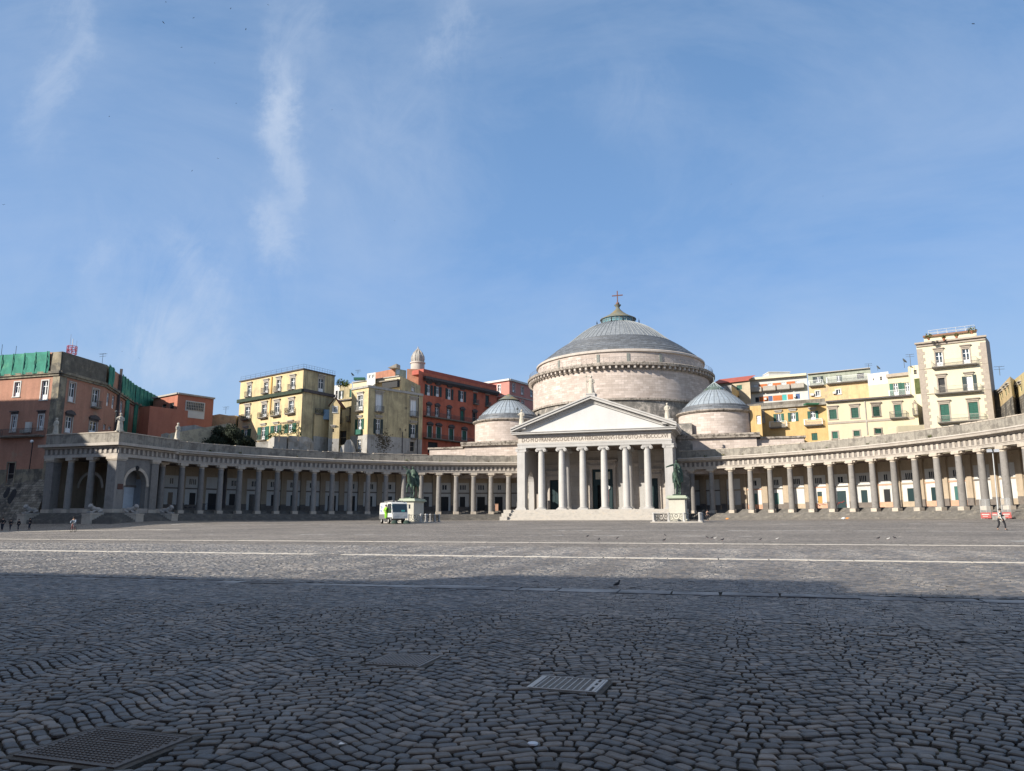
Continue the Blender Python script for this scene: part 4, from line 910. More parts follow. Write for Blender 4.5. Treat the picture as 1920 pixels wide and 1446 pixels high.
class Bld:
    def __init__(s, name, label, conv, D, chain, wallm, zb=2, depth=11, anchor=0, roofm=None):
        """chain: top-edge corners left to right; D: distance of the anchor corner"""
        s.c = CV[conv]; s.m = wallm if isinstance(wallm, (list, tuple)) else [wallm]*(len(chain)-1); s.zb = zb
        if D is None: A = anchor
        else: A = CAM+ray(*s.c(*chain[anchor]))*D
        s.z = float(A[2]); s.P = [onZ(*s.c(*p), s.z) for p in chain]
        s.F = [mkface(s.P[i], s.P[i+1]) for i in range(len(s.P)-1)]
        m = sum(s.P)/len(s.P); s.t = thing(name, label, 'building', (float(m[0]), float(m[1]), 2)); s.holes = [[] for _ in s.F]; s.depth = depth; s.roofm = roofm; s.n = 0
    def uz(s, f, x, y): return onF(s.F[f], *s.c(x, y))
    def win(s, f, x, y0, y1, w, st='w', sur=None, hood=None, bal=None, plants=False, sm=None, rec=.22, shw=.5):
        F_ = s.F[f]; ym = (y0+y1)/2; ua, _ = s.uz(f, x-w/2, ym); ub, _ = s.uz(f, x+w/2, ym); _, zt = s.uz(f, x, y0); _, z0 = s.uz(f, x, y1); u0, u1 = sorted((ua, ub))
        u0 = max(u0, .1); u1 = min(u1, F_.L-.1); s.holes[f].append((u0, u1, z0, zt)); W = u1-u0; H_ = zt-z0
        sm = sm or trim_grey
        b = MB(); t = .1
        if st in ('w', 's', 'wb'):
            for a, c in ((u0, u0+t), (u1-t, u1)): fbox(b, F_, a, c, -rec-.02, -rec+.06, z0, zt)
            fbox(b, F_, u0+t, u1-t, -rec-.02, -rec+.06, zt-t, zt); fbox(b, F_, u0+t, u1-t, -rec-.02, -rec+.06, z0, z0+t*1.5)
            um = (u0+u1)/2; fbox(b, F_, um-.07, um+.07, -rec-.02, -rec+.06, z0+t, zt-t)
            if H_ > 1.6: fbox(b, F_, u0+t, um-.07, -rec-.02, -rec+.05, zt-H_*.3, zt-H_*.3+.09); fbox(b, F_, um+.07, u1-t, -rec-.02, -rec+.05, zt-H_*.3, zt-H_*.3+.09)
            if H_ > 1.6: fbox(b, F_, u0+t, um-.07, -rec-.02, -rec+.04, z0+t, z0+H_*.28); fbox(b, F_, um+.07, u1-t, -rec-.02, -rec+.04, z0+t, z0+H_*.28)
            o = b.build('window', white_wood, s.t)
        elif st == 'g':
            for k in range(max(3, int(H_/.3))):
                a = z0+H_*k/max(3, int(H_/.3)); c = H_/max(3, int(H_/.3)); fbox(b, F_, u0+.02, (u0+u1)/2-.02, -.14, -.09, a+.02, a+c*.8); fbox(b, F_, (u0+u1)/2+.02, u1-.02, -.14, -.09, a+.02, a+c*.8)
            fbox(b, F_, u0, u1, -.2, -.141, z0, zt); o = b.build('window', shut_g, s.t)
        elif st == 'm': fbox(b, F_, u0, u1, -rec, -rec+.05, z0, zt); o = b.build('window', sm, s.t); sm = trim_grey
        else:
            fbox(b, F_, u0, u0+.06, -rec-.02, -rec+.05, z0, zt); fbox(b, F_, u1-.06, u1, -rec-.02, -rec+.05, z0, zt); fbox(b, F_, u0+.06, u1-.06, -rec-.02, -rec+.04, (z0+zt)/2, (z0+zt)/2+.06); o = b.build('window', trim_grey, s.t)
        if st in ('w', 's', 'd', 'wb'):
            g = MB(); fbox(g, F_, u0, u1, -rec-.08, -rec-.03, z0, zt); g.build('window_pane', white_wood if st == 'wb' else (dark if st == 'd' else glass), o)
        if st == 's':
            for a, c in ((u0-W*shw-.03, u0-.03), (u1+.03, u1+W*shw+.03)):
                g = MB(); k_ = 7
                fbox(g, F_, a, c, .03, .07, z0, zt)
                for k in range(k_): fbox(g, F_, a+.05, c-.05, .07, .1, z0+H_*(k+.15)/k_, z0+H_*(k+.7)/k_)
                g.build('shutter', sur if sur and sur in (shut_g, shut_d) else shut_d, o)
        elif sur is not None:
            g = MB(); e = .2; fbox(g, F_, u0-e, u0, 0, .07, z0, zt+e); fbox(g, F_, u1, u1+e, 0, .07, z0, zt+e); fbox(g, F_, u0, u1, 0, .07, zt, zt+e); fbox(g, F_, u0-e-.05, u1+e+.05, 0, .14, z0-.14, z0); g.build('window_surround', sur, o)
        if hood:
            g = MB(); zt2 = zt+(.55 if hood != 'p' else .35)
            fbox(g, F_, u0-.35, u1+.35, 0, .35, zt2, zt2+.17); fbox(g, F_, u0-.2, u1+.2, 0, .16, zt2-.3, zt2)
            if hood == 'p':
                P = lambda u, n, z: tuple(F_.A[:2]+F_.u[:2]*u+F_.n[:2]*n)+(z,); um = (u0+u1)/2; za = zt2+.17; k = len(g.v)
                hh = .55; pts = [(u0-.4, za), (u1+.4, za), (u1+.05, za+hh*.6), (um, za+hh), (u0-.05, za+hh*.6)]
                g.add([P(u, .3, z) for u, z in pts]+[P(u, 0, z) for u, z in pts], [(0, 1, 2, 3, 4), (9, 8, 7, 6, 5)]+[(i, 5+i, 5+(i+1) % 5, (i+1) % 5) for i in range(5)])
            g.build('window_hood', sm, o)
        if bal is not None:
            e = bal; s.balcony(f, u0-e, u1+e, z0, plants=plants)
        s.n += 1
        return o
    def balcony(s, f, u0, u1, z, out=.75, plants=False, m=None, solid=None, h=1.0):
        F_ = s.F[f]; g = MB(); fbox(g, F_, u0, u1, 0, out, z-.16, z); fbox(g, F_, u0+.1, u1-.1, 0, out-.2, z-.3, z-.16); o = g.build('balcony', slab_m, s.t)
        g = MB()
        if solid: fbox(g, F_, u0, u1, out-.08, out, z, z+h); fbox(g, F_, u0, u0+.08, 0, out-.08, z, z+h); fbox(g, F_, u1-.08, u1, 0, out-.08, z, z+h); g.build('parapet', solid, o); return
        nn = max(4, int((u1-u0)/.17))
        for k in range(nn+1): u = u0+.03+(u1-u0-.06)*k/nn; fbox(g, F_, u-.014, u+.014, out-.05, out-.02, z, z+h)
        for e in (u0+.02, u1-.05):
            for k in range(4): fbox(g, F_, e, e+.03, out*k/4, out*k/4+.03, z, z+h)
            fbox(g, F_, e, e+.03, 0, out, z+h, z+h+.05)
        fbox(g, F_, u0, u1, out-.06, out-.01, z+h, z+h+.05); g.build('railing', m or grill, o)
        if plants:
            g = MB()
            for k in range(int((u1-u0)*22)):
                u = random.uniform(u0, u1); zz = z+random.uniform(.1, .7); p = Vector((*(F_.A[:2]+F_.u[:2]*u+F_.n[:2]*(out+random.uniform(-.25, .12))), zz)); d = Vector((random.uniform(-1, 1), random.uniform(-1, 1), random.uniform(-.3, 1))).normalized()*.16; e_ = d.cross(Vector((0, 0, 1)))*.6
                g.add([p-e_, p+d, p+e_, p-d*.6], [(0, 1, 2, 3)])
            g.build('potted_plants', weed_m, o)
    def bandpx(s, f, x, y0, y1, proj, m, name='cornice', ue=0, x2=None):
        _, za = s.uz(f, x, y1); _, zb_ = s.uz(f, x, y0); b = MB(); F_ = s.F[f]; fbox(b, F_, -ue, F_.L+ue, -.05, proj, za, zb_); b.build(name, m, s.t)
    def rectpx(s, f, x0, x1, y0, y1, proj, m, name, n0=0.0, parent=None, at=None):
        xm = (x0+x1)/2; ym = (y0+y1)/2; ua = s.uz(f, x0, ym)[0]; ub = s.uz(f, x1, ym)[0]; zt = s.uz(f, at or xm, y0)[1]; z0 = s.uz(f, at or xm, y1)[1]; b = MB(); fbox(b, s.F[f], min(ua, ub), max(ua, ub), n0, proj, z0, zt); return b.build(name, m, parent or s.t)
    def done(s, thick=.35, low=None, lowm=None):
        for f, F_ in enumerate(s.F):
            us = sorted({0, F_.L, *[q for h in s.holes[f] for q in h[:2]]}); zs = sorted({s.zb, s.z, *[q for h in s.holes[f] for q in h[2:]], *( [low] if low else [])}); b = MB()
            P = lambda u, n, z: tuple(F_.A[:2]+F_.u[:2]*u+F_.n[:2]*n)+(z,)
            for i in range(len(us)-1):
                for j in range(len(zs)-1):
                    um, zm = (us[i]+us[i+1])/2, (zs[j]+zs[j+1])/2
                    if us[i+1]-us[i] < 1e-6 or zs[j+1]-zs[j] < 1e-6: continue
                    if any(h[0] < um < h[1] and h[2] < zm < h[3] for h in s.holes[f]): continue
                    b.cur = 1 if (low and zm < low) else 0
                    b.add([P(us[i], 0, zs[j]), P(us[i+1], 0, zs[j]), P(us[i+1], 0, zs[j+1]), P(us[i], 0, zs[j+1])], [(0, 1, 2, 3)])
            b.cur = 0
            for u0, u1, z0, z1 in s.holes[f]:
                r = -thick
                b.add([P(u0, 0, z0), P(u1, 0, z0), P(u1, 0, z1), P(u0, 0, z1), P(u0, r, z0), P(u1, r, z0), P(u1, r, z1), P(u0, r, z1)], [(0, 4, 5, 1), (1, 5, 6, 2), (2, 6, 7, 3), (3, 7, 4, 0), (4, 7, 6, 5)])
            b.build('wall', [s.m[f], lowm or s.m[f]], s.t)
        # rear and roof
        a, c = s.P[0], s.P[-1]; nm = sum(F_.n*F_.L for F_ in s.F); nm /= np.linalg.norm(nm); va = a-CAM; va[2] = 0; va /= np.linalg.norm(va); vc = c-CAM; vc[2] = 0; vc /= np.linalg.norm(vc); a2, c2 = a+va*s.depth, c+vc*s.depth
        b = MB(); q = [tuple(p) for p in s.P]+[tuple(c2), tuple(a2)]
        b.add(q, [tuple(range(len(q)))]); 
        for p_, r_ in ((c, c2), (c2, a2), (a2, a)): b.add([(p_[0], p_[1], s.zb), (r_[0], r_[1], s.zb), (r_[0], r_[1], s.z), (p_[0], p_[1], s.z)], [(0, 1, 2, 3)])
        b.build('roof', s.roofm or s.m[0], s.t)
orange = mat('orange_render', (.38, .195, .135), .9, var=.12, scale=.35, col2=(.34, .24, .17), c2=.67, c2scale=.3, streak=(.3, .8, (.2, .12, .08)))
bare = mat('bare_old_render', (.27, .235, .17), .95, var=.25, scale=.8, col2=(.13, .12, .10), c2=.52, c2scale=.5, bump=.4, streak=(.5, 1, (.06, .055, .05)))
netg = mat('green_scaffold_net', (.035, .21, .15), .8, var=.22, scale=.9, col2=(.09, .30, .19), c2=.55, c2scale=.35, streak=(.4, 1.5, (.01, .12, .09)))
redb = mat('brick_red_render', (.38, .15, .1), .9, var=.08, scale=.4, streak=(.3, .6, (.22, .06, .04)))
yel = mat('yellow_render', (.56, .44, .245), .9, var=.1, scale=.4, col2=(.42, .34, .21), c2=.58, c2scale=.3, streak=(.35, .9, (.3, .24, .13)))
yeld = mat('soot_stained_yellow', (.48, .40, .235), .9, var=.15, scale=.5, col2=(.36, .3, .18), c2=.52, c2scale=.35, streak=(.65, 1.1, (.12, .1, .07)))
greys = mat('grey_rendered_base', (.36, .345, .32), .95, var=.14, scale=.6, col2=(.24, .22, .19), c2=.6, c2scale=.4, streak=(.4, 1.2, (.15, .14, .12)))
redp = mat('red_palace_render', (.47, .135, .08), .9, var=.12, scale=.5, col2=(.37, .1, .06), c2=.58, c2scale=.4, streak=(.3, .9, (.2, .06, .035)))
pinkr = mat('pink_render', (.46, .2, .165), .9, var=.08, scale=.4)
darktrim = mat('dark_piperno_trim', (.085, .075, .075), .9, var=.2, scale=2)
cream = mat('cream_render', (.54, .475, .335), .9, var=.05, scale=.4, col2=(.56, .48, .33), c2=.6, c2scale=.2, streak=(.18, .8, (.4, .34, .22)))
cream2 = mat('light_cream_render', (.58, .53, .39), .9, var=.05, scale=.4, streak=(.15, .8, (.45, .4, .3)))
ochre = mat('peeling_ochre_render', (.50, .34, .15), .9, var=.12, scale=.6, col2=(.5, .36, .17), c2=.56, c2scale=.5, streak=(.4, 1, (.34, .22, .08)))
buff = mat('buff_render', (.42, .35, .25), .9, var=.15, scale=.8)
whitew = mat('white_house_render', (.53, .52, .49), .9, var=.06, scale=.5, streak=(.25, .9, (.4, .38, .34)))
oranp = mat('orange_brick_panel', (.44, .14, .05), .9, var=.1, scale=3)
redroof = mat('red_roof', (.33, .085, .06), .8, var=.15, scale=1, streak=(.3, 2, (.5, .14, .1)))
quoin = mat('quoin_stone', (.34, .29, .24), .9, var=.12, scale=2)
greyp = mat('stained_grey_render', (.3, .32, .26), .9, var=.2, scale=.6, streak=(.4, 1, (.15, .17, .12)))
teal = mat('turquoise_blind', (.06, .36, .34), .7); bluew_ = mat('blue_shutter', (.06, .1, .22), .7)
# 1 orange palace with green netting
zt = onY(117.6, 659.4, -44); A0 = zt
O = Bld('palace', 'tall orange palace at the left edge with green netting round its top storey', 'c3', None, [(-220, 221), (850, 138), (1446, 320), (1622, 449), (1807, 596), (2102, 747)], [orange, orange, orange, orange, orange], zb=6.0, anchor=zt, depth=16)
for x, y0, y1, w, st in [(232, 555, 750, 75, 'w'), (605, 535, 795, 85, 'w')]: O.win(0, x, y0, y1, w, st, sur=whitew)
for x, y0, y1, w in [(188, 1010, 1225, 62), (555, 1000, 1200, 62)]: O.win(0, x, y0, y1, w, 'w', sur=whitew, hood='f', sm=darktrim)
u0 = O.uz(0, 25, 1270)[0]; u1 = O.uz(0, 610, 1255)[0]; zz = O.uz(0, 300, 1285)[1]; O.balcony(0, u0, u1, zz, out=1.1)
O.rectpx(0, 375, 440, 1100, 1240, .5, whitew, 'service_box', .1); O.rectpx(0, 310, 365, 1205, 1250, .6, trim_grey, 'air_conditioner', .2)
O.win(0, 142, 1650, 1950, 100, 'd', sur=bare)
O.win(1, 975, 560, 825, 80, 'w', sur=trim_grey); O.win(1, 1290, 650, 895, 85, 'w', sur=trim_grey, bal=.15)
O.win(1, 930, 1020, 1240, 85, 'w', sur=trim_grey, hood='p', sm=darktrim); O.win(1, 1260, 1085, 1260, 100, 'w', sur=trim_grey, hood='p', sm=darktrim)
c4 = CV['c4']; c3i = lambda x, y: ((c4(x, y)[0])*7.23, (c4(x, y)[1]-640)*7.23)
def O4(f, x, y0, y1, w, st='w', **k):
    a = c3i(x, y0); b_ = c3i(x, y1); O.win(f, a[0], a[1], b_[1], w*7.23/7.385, st, **k)
O4(2, 312, 560, 755, 34); O4(2, 385, 600, 790, 34); O4(2, 265, 1000, 1080, 34); O4(2, 335, 1030, 1080, 34); O4(3, 500, 670, 850, 34); O4(3, 632, 755, 975, 30, 'd'); O4(4, 760, 830, 1000, 30, 'd'); O4(4, 858, 880, 1040, 30, 'd')
for f in range(5):
    F_ = O.F[f]; b = MB(); zb1 = 24.75
    fbox(b, F_, -.2 if f else 0, F_.L+.15, 0, .45, zb1-.25, zb1+.15); fbox(b, F_, 0, F_.L, 0, .25, zb1-.6, zb1-.25); b.build('cornice', bare, O.t)
    b = MB()
    if f == 0: fbox(b, F_, F_.L-1.9, F_.L, .0, .16, zb1+.15, 28.0); b.build('attic_wall', bare, O.t)
    elif f == 1: fbox(b, F_, 0, F_.L, .0, .16, zb1+.15, 28.0); b.build('attic_wall', mat('sooty_attic_wall', (.12, .11, .09), .95, var=.3, scale=.8, col2=(.2, .18, .14), c2=.6, c2scale=.6), O.t)
    if f in (0, 2, 3, 4):
        b = MB(); L0, L1 = (0, F_.L-2.0) if f == 0 else ((0, F_.L*.45) if f == 2 else (.2, F_.L)); n_ = int((L1-L0)/.45)
        P = lambda u, n, z: tuple(F_.A[:2]+F_.u[:2]*u+F_.n[:2]*n)+(z,); zs_ = np.linspace(zb1-.1, 28.1, 7)
        dd = [[.42+.09*math.sin(i*1.3+j)+random.uniform(-.04, .04)+(.08 if i % 5 == 0 else 0) for i in range(n_+1)] for j in range(7)]
        vs = [P(L0+(L1-L0)*i/n_, dd[j][i], zs_[j]) for j in range(7) for i in range(n_+1)]
        b.add(vs, [(j*(n_+1)+i, j*(n_+1)+i+1, (j+1)*(n_+1)+i+1, (j+1)*(n_+1)+i) for j in range(6) for i in range(n_)]); b.cur = 1
        for i in range(0, n_+1, 5): fbox(b, F_, L0+(L1-L0)*i/n_, L0+(L1-L0)*i/n_+.09, .5, .58, zb1-.1, 28.15)
        b.build('scaffold_net', [netg, mat('green_pole', (.01, .1, .08), .7)], O.t, True)
for a_, b_ in ((546, 585), (672, 712)):
    a = c3i(a_, 900)[0]; c = c3i(b_, 900)[0]; f = 3 if a_ < 600 else 4; ua = O.uz(f, a, 900)[0]; ub = O.uz(f, c, 900)[0]; b = MB(); fbox(b, O.F[f], ua, ub, .1, .3, 8, 24.6); b.build('net_strip', netg, O.t)
b = MB(); fbox(b, O.F[0], O.F[0].L-1.3, O.F[0].L+.06, 0, .07, 6, 24.1); fbox(b, O.F[1], 0, 1.5, 0, .07, 6, 24.1); b.build('corner_pilaster', bare, O.t)
b = MB(); q = O.F[2]; fbox(b, q, q.L-.5, q.L-.15, .1, .5, 12, 29.0); b.build('drainpipe', darktrim, O.t)
O.done(low=9.6, lowm=bare)
# its sloping retaining wall
b = MB(); zt_ = 8.6; xr = float(O.P[1][0])
b.add([(-130, -43.9, zt_), (xr+.2, -43.9, zt_), (xr+1.6, -46.5, 0), (-130, -46.5, 0), (-130, -41, zt_), (xr+.2, -41, zt_)], [(3, 2, 1, 0), (0, 1, 5, 4)]); b.add([(xr+.2, -43.9, zt_), (xr+.2, -30, zt_), (xr+1.6, -30, 0), (xr+1.6, -46.5, 0)], [(0, 3, 2, 1)])
b.add([(xr-4.6, -43.8, zt_+.1), (xr+.1, -43.8, zt_+.1), (xr+1.4, -47.2, 1.5), (xr-5.2, -47.2, 1.5), (xr-4.6, -44.0, 1.5), (xr+.1, -44, 1.5)], [(3, 2, 1, 0), (0, 4, 3), (1, 2, 5)])
rw_ = thing('retaining_wall', 'dark rough sloping stone wall under the orange palace at the far left', 'wall', (-85, -45, 0)); b.build('stone_face', tuff, rw_)
b = MB(); sl = lambda x, z, o_=.03: (x, -43.9-2.6*(8.6-z)/8.6-o_, z)
for x, z, rx, rz_ in ((-83.6, 6.0, .55, .9), (-82.2, 5.4, .7, 1.2), (-79.8, 6.2, .35, .6), (-80.6, 3.9, .3, .4)): b.add([sl(x+rx*math.cos(2*pi*k/9)*(1+.2*math.sin(k*2.7)), z+rz_*math.sin(2*pi*k/9)) for k in range(9)], [tuple(range(9))])
b.build('dark_cavities', dark, rw_)
b = MB(); b.box(-86.3, -85.2, -46.5, -45.3, 3.0, 3.6).build('notice_board', mat('pale_board', (.35, .35, .35), .8), rw_)
# 2 red modern building
Rm = Bld('modern_house', 'plain brick red house with a wide grid window behind the left arcade', 'c4', 150, [(945, 634), (1285, 568), (1780, 640)], redb, zb=4, anchor=1)
Rm.win(0, 1090, 725, 800, 58, 'd', rec=.15); Rm.win(0, 1195, 705, 790, 62, 'd', rec=.15)
fr = Rm.rectpx(1, 1380, 1650, 688, 920, .08, whitew, 'window_bay'); g = Rm.rectpx(1, 1395, 1635, 700, 812, .12, glass, 'grid_window', .085)
b = MB()
ua = Rm.uz(1, 1395, 760)[0]; ub = Rm.uz(1, 1635, 760)[0]; zt1 = Rm.uz(1, 1515, 700)[1]; zb1 = Rm.uz(1, 1515, 812)[1]
for k in range(11): u = ua+(ub-ua)*k/10; fbox(b, Rm.F[1], u-.05, u+.05, .12, .16, zb1, zt1)
for k in range(4): z = zb1+(zt1-zb1)*k/3; fbox(b, Rm.F[1], ua, ub, .12, .15, z-.04, z+.04)
b.build('window_bars', trim_grey, g)
Rm.bandpx(0, 1285, 563, 585, .35, trim_grey, 'roof_edge', .1); Rm.bandpx(1, 1285, 563, 585, .35, trim_grey, 'roof_edge', .1)
b = MB(); zl = Rm.uz(0, 1270, 832)[1]; fbox(b, Rm.F[1], -7.5, 0.3, .05, 3.5, 4, zl); b.build('lower_wing', redb, Rm.t)
Rm.done()
# tuff walls and old masonry between the houses
def slab(name, label, conv, pts, D, m, thick=1.2, zb=3):
    c = CV[conv]; b = MB(); top = []
    for (x, y), d in zip(pts, D if hasattr(D, '__len__') else [D]*len(pts)):
        r_ = ray(*c(x, y))
        while math.hypot(*(CAM+r_*d)[:2]-np.array([0, CY])) < 72: d += .5
        top.append(CAM+r_*d)
    n = len(top); back = [p+np.array([-FW[0]*-1*0-.0, 0, 0])+np.array([FW[0], FW[1], 0])*thick for p in top]
    vs = [tuple(p) for p in top]+[(p[0], p[1], zb) for p in top]+[tuple(p) for p in back]+[(p[0], p[1], zb) for p in back]
    fs = [(n+i, n+i+1, i+1, i) for i in range(n-1)]+[(i, i+1, 2*n+i+1, 2*n+i) for i in range(n-1)]+[(3*n+i+1, 3*n+i, 2*n+i, 2*n+i+1) for i in range(n-1)]+[(n, 0, 2*n, 3*n), (2*n-1, 4*n-1, 3*n-1, n-1)]
    return tag(b.add(vs, fs).build(name, m), label, 'wall')
tufl = mat('pale_tuff_wall', (.44, .37, .26), .95, var=.2, scale=.8, bump=.6, bscale=4, col2=(.27, .23, .17), c2=.55, c2scale=.8)
slab('tuff_wall', 'pale sloping tuff wall behind the left arcade under the red house', 'c4', [(1150, 1150), (1190, 1125), (1750, 1030), (1990, 985)], 128, tufl, 3)
slab('tuff_wall', 'low grey stone terrace wall in front of the brick red house', 'c4', [(1270, 1040), (1520, 1010), (1525, 1020), (1680, 1050)], 134, greys, 2)
slab('tuff_wall', 'rough tuff block between the red house and the yellow palace', 'c4', [(1745, 880), (1860, 860), (1985, 880), (2090, 880)], 166, tufl, 6)
slab('tuff_wall', 'grey cracked masonry lump left of the tuff wall', 'c4', [(1050, 1140), (1120, 1120), (1200, 1140)], 124, greys, 2)
# 3 yellow palace
YA = Bld('yellow_palace', 'yellow palace with dark green cornice band and flowered balconies behind the left arcade', 'c5', 150, [(165, 270), (1070, 88), (1520, 190)], [yel, yeld], zb=4, anchor=1)
def inset_band(B, f, x, y0, y1, p, m, nm, e=.3): B.bandpx(f, x, y0, y1, p, m, nm, e)
greenb = mat('dark_green_cornice', (.035, .05, .035), .9, var=.3, scale=2)
inset_band(YA, 0, 1060, 378, 430, .5, greenb, 'cornice'); inset_band(YA, 1, 1070, 378, 420, .35, darktrim, 'cornice', 0); inset_band(YA, 0, 1065, 84, 100, .25, darktrim, 'roof_edge'); inset_band(YA, 1, 1075, 84, 100, .25, darktrim, 'roof_edge', 0)
for x, y0, y1, w in [(290, 330, 490, 52), (530, 285, 440, 56), (712, 250, 415, 56), (915, 222, 388, 60)]: YA.win(0, x, y0, y1, w, 'w', sur=trim_grey, hood='f', bal=.12)
for x, y0, y1, w in [(262, 640, 815, 68), (503, 605, 790, 66), (685, 578, 762, 68), (893, 548, 730, 68)]: YA.win(0, x, y0, y1, w, 'w', sur=trim_grey, hood='f', bal=.55, plants=True)
for x, y0, y1, w in [(237, 962, 1080, 52), (487, 925, 1115, 58), (672, 905, 1010, 56), (880, 880, 1010, 60)]: YA.win(0, x, y0, y1, w, 's', sur=shut_g, hood='f', shw=.9, bal=.5 if x == 487 else None)
YA.win(1, 1322, 225, 430, 78, 'w', sur=trim_grey, hood='f'); YA.rectpx(0, 597, 612, 210, 730, .18, mat('ochre_pipe', (.45, .26, .08), .8), 'drainpipe', .02)
YA.done()
b = MB(); a = YA.P
for i in range(2):
    n_ = 12
    for k in range(n_+1):
        p = a[i]+(a[i+1]-a[i])*k/n_; b.tube([(p[0], p[1], p[2]), (p[0], p[1], p[2]+.95)], .025, 4)
    for h in (.5, .95): b.tube([(a[i][0], a[i][1], a[i][2]+h), (a[i+1][0], a[i+1][1], a[i+1][2]+h)], .02, 4)
b.build('roof_railing', grill, YA.t)
# annex
AN = Bld('yellow_annex', 'low yellow annex with a planted roof terrace beside the yellow palace', 'c5', 151, [(1140, 748), (1232, 728), (1470, 765)], [yel, yel], zb=4, anchor=1, depth=5)
AN.win(0, 1158, 905, 960, 26, 'd'); lowz = AN.uz(1, 1400, 1078)[1]; AN.balcony(1, 0, AN.F[1].L, AN.z+.02, out=.2, plants=True); AN.done(low=lowz, lowm=greys)
GH = Bld('gabled_annex', 'narrow yellow gabled house with a dark red lean-to roof', 'c5', 152, [(1445, 622), (1597, 622)], [yel], zb=4, depth=6)
GH.win(0, 1522, 640, 718, 48, 'w', sur=whitew); GH.win(0, 1495, 950, 1000, 26, 'd', hood='f'); GH.win(0, 1487, 1150, 1170, 16, 'd'); GH.done(low=GH.uz(0, 1500, 1095)[1], lowm=greys)
b = MB(); F_ = GH.F[0]; P = lambda u, n, z: tuple(F_.A[:2]+F_.u[:2]*u+F_.n[:2]*n)+(z,); za = GH.uz(0, 1522, 512)[1]; um = F_.L*.5
b.add([P(0, 0, GH.z), P(F_.L, 0, GH.z), P(um, 0, za), P(0, -5.5, GH.z), P(F_.L, -5.5, GH.z), P(um, -5.5, za)], [(0, 1, 2), (3, 5, 4), (0, 2, 5, 3), (1, 4, 5, 2), (0, 3, 4, 1)]); b.build('gable', yel, GH.t)
b = MB(); b.add([P(-.3, .25, GH.z-.1), P(um, .25, za+.15), P(um, -5.8, za+.15), P(-.3, -5.8, GH.z-.1), P(F_.L+.3, .25, GH.z-.1), P(F_.L+.3, -5.8, GH.z-.1)], [(0, 3, 2, 1), (1, 2, 5, 4)]); b.build('tiled_roof', mat('dark_red_tiles', (.12, .04, .03), .9, var=.2), GH.t)
b = MB(); fbox(b, F_, -1.5, -.1, -2.4, -1.2, GH.z-2.6, GH.z-.6); b.build('glazed_porch', mat('pale_blue_glazing', (.2, .3, .4), .4), GH.t)
WH = Bld('white_lean_to', 'small white wall with a dark window on the annex terrace', 'c5', 156, [(1135, 560), (1345, 600)], [whitew], zb=12, depth=2); WH.win(0, 1308, 605, 690, 44, 'w'); WH.done()
slab('retaining_wall', 'grey curved retaining wall below the yellow palace', 'c5', [(380, 1150), (560, 1130), (600, 1085), (650, 1058), (830, 1062)], [146, 146, 145, 143, 143], greys, 3)
slab('retaining_wall', 'grey buttress block with panel left of the annex', 'c5', [(850, 1058), (880, 1052), (1120, 1070), (1165, 1140)], [142, 140, 142, 143], greys, 3)
slab('retaining_wall', 'curved grey buttress between the two yellow palaces', 'c5', [(1590, 1250), (1615, 1195), (1655, 1180), (1685, 1115), (1740, 1105), (1775, 1150), (1805, 1260)], 134, greys, 1.2)
# planted pergola on the retaining wall
T = thing('pergola', 'small wooden pergola over potted plants in front of the yellow palace', 'pergola', tuple(map(float, CAM+ray(*CV['c5'](860, 1060))*142)))
b = MB(); q = [CAM+ray(*CV['c5'](x, y))*d for x, y, d in ((730, 870, 142), (1005, 840, 142), (1005, 860, 145), (730, 885, 145))]
for i in range(4): b.tube([q[i], q[(i+1) % 4]], .08, 4)
for k in range(6): b.tube([q[0]+(q[1]-q[0])*k/5, q[3]+(q[2]-q[3])*k/5], .05, 4)
for p in q: b.tube([p, (p[0], p[1], p[2]-3.6)], .07, 4)
b.build('pergola_frame', mat('weathered_wood', (.3, .22, .16), .9), T)
def foliage(name, spheres, n, sz, m, parent=None):
    g = MB()
    for c, r in spheres:
        c = Vector(c)
        for k in range(n):
            d = Vector((random.gauss(0, 1), random.gauss(0, 1), random.gauss(0, .8))).normalized()*r*random.uniform(.55, 1.08); p = c+d
            t1 = Vector((random.uniform(-1, 1), random.uniform(-1, 1), random.uniform(-1, 1))).normalized(); t2 = t1.cross(d.normalized()+Vector((.01, .02, .03))).normalized(); s_ = sz*random.uniform(.6, 1.3)
            g.add([p-t1*s_, p-t2*s_*.45, p+t1*s_, p+t2*s_*.45], [(0, 1, 2, 3)])
    return g.build(name, m, parent)
pl = [(tuple(CAM+ray(*CV['c5'](x, y))*142), r) for x, y, r in ((620, 1040, .7), (690, 1010, .9), (760, 1000, .7), (800, 930, .45), (870, 1010, .8), (930, 985, .7), (960, 900, .7), (985, 960, .9), (1000, 1030, .6), (575, 1060, .5))]
foliage('pergola_plants', pl, 90, .16, mat('terrace_plants', (.05, .085, .03), .85, var=.5, scale=2, col2=(.2, .07, .05), c2=.66, c2scale=2.5), T)
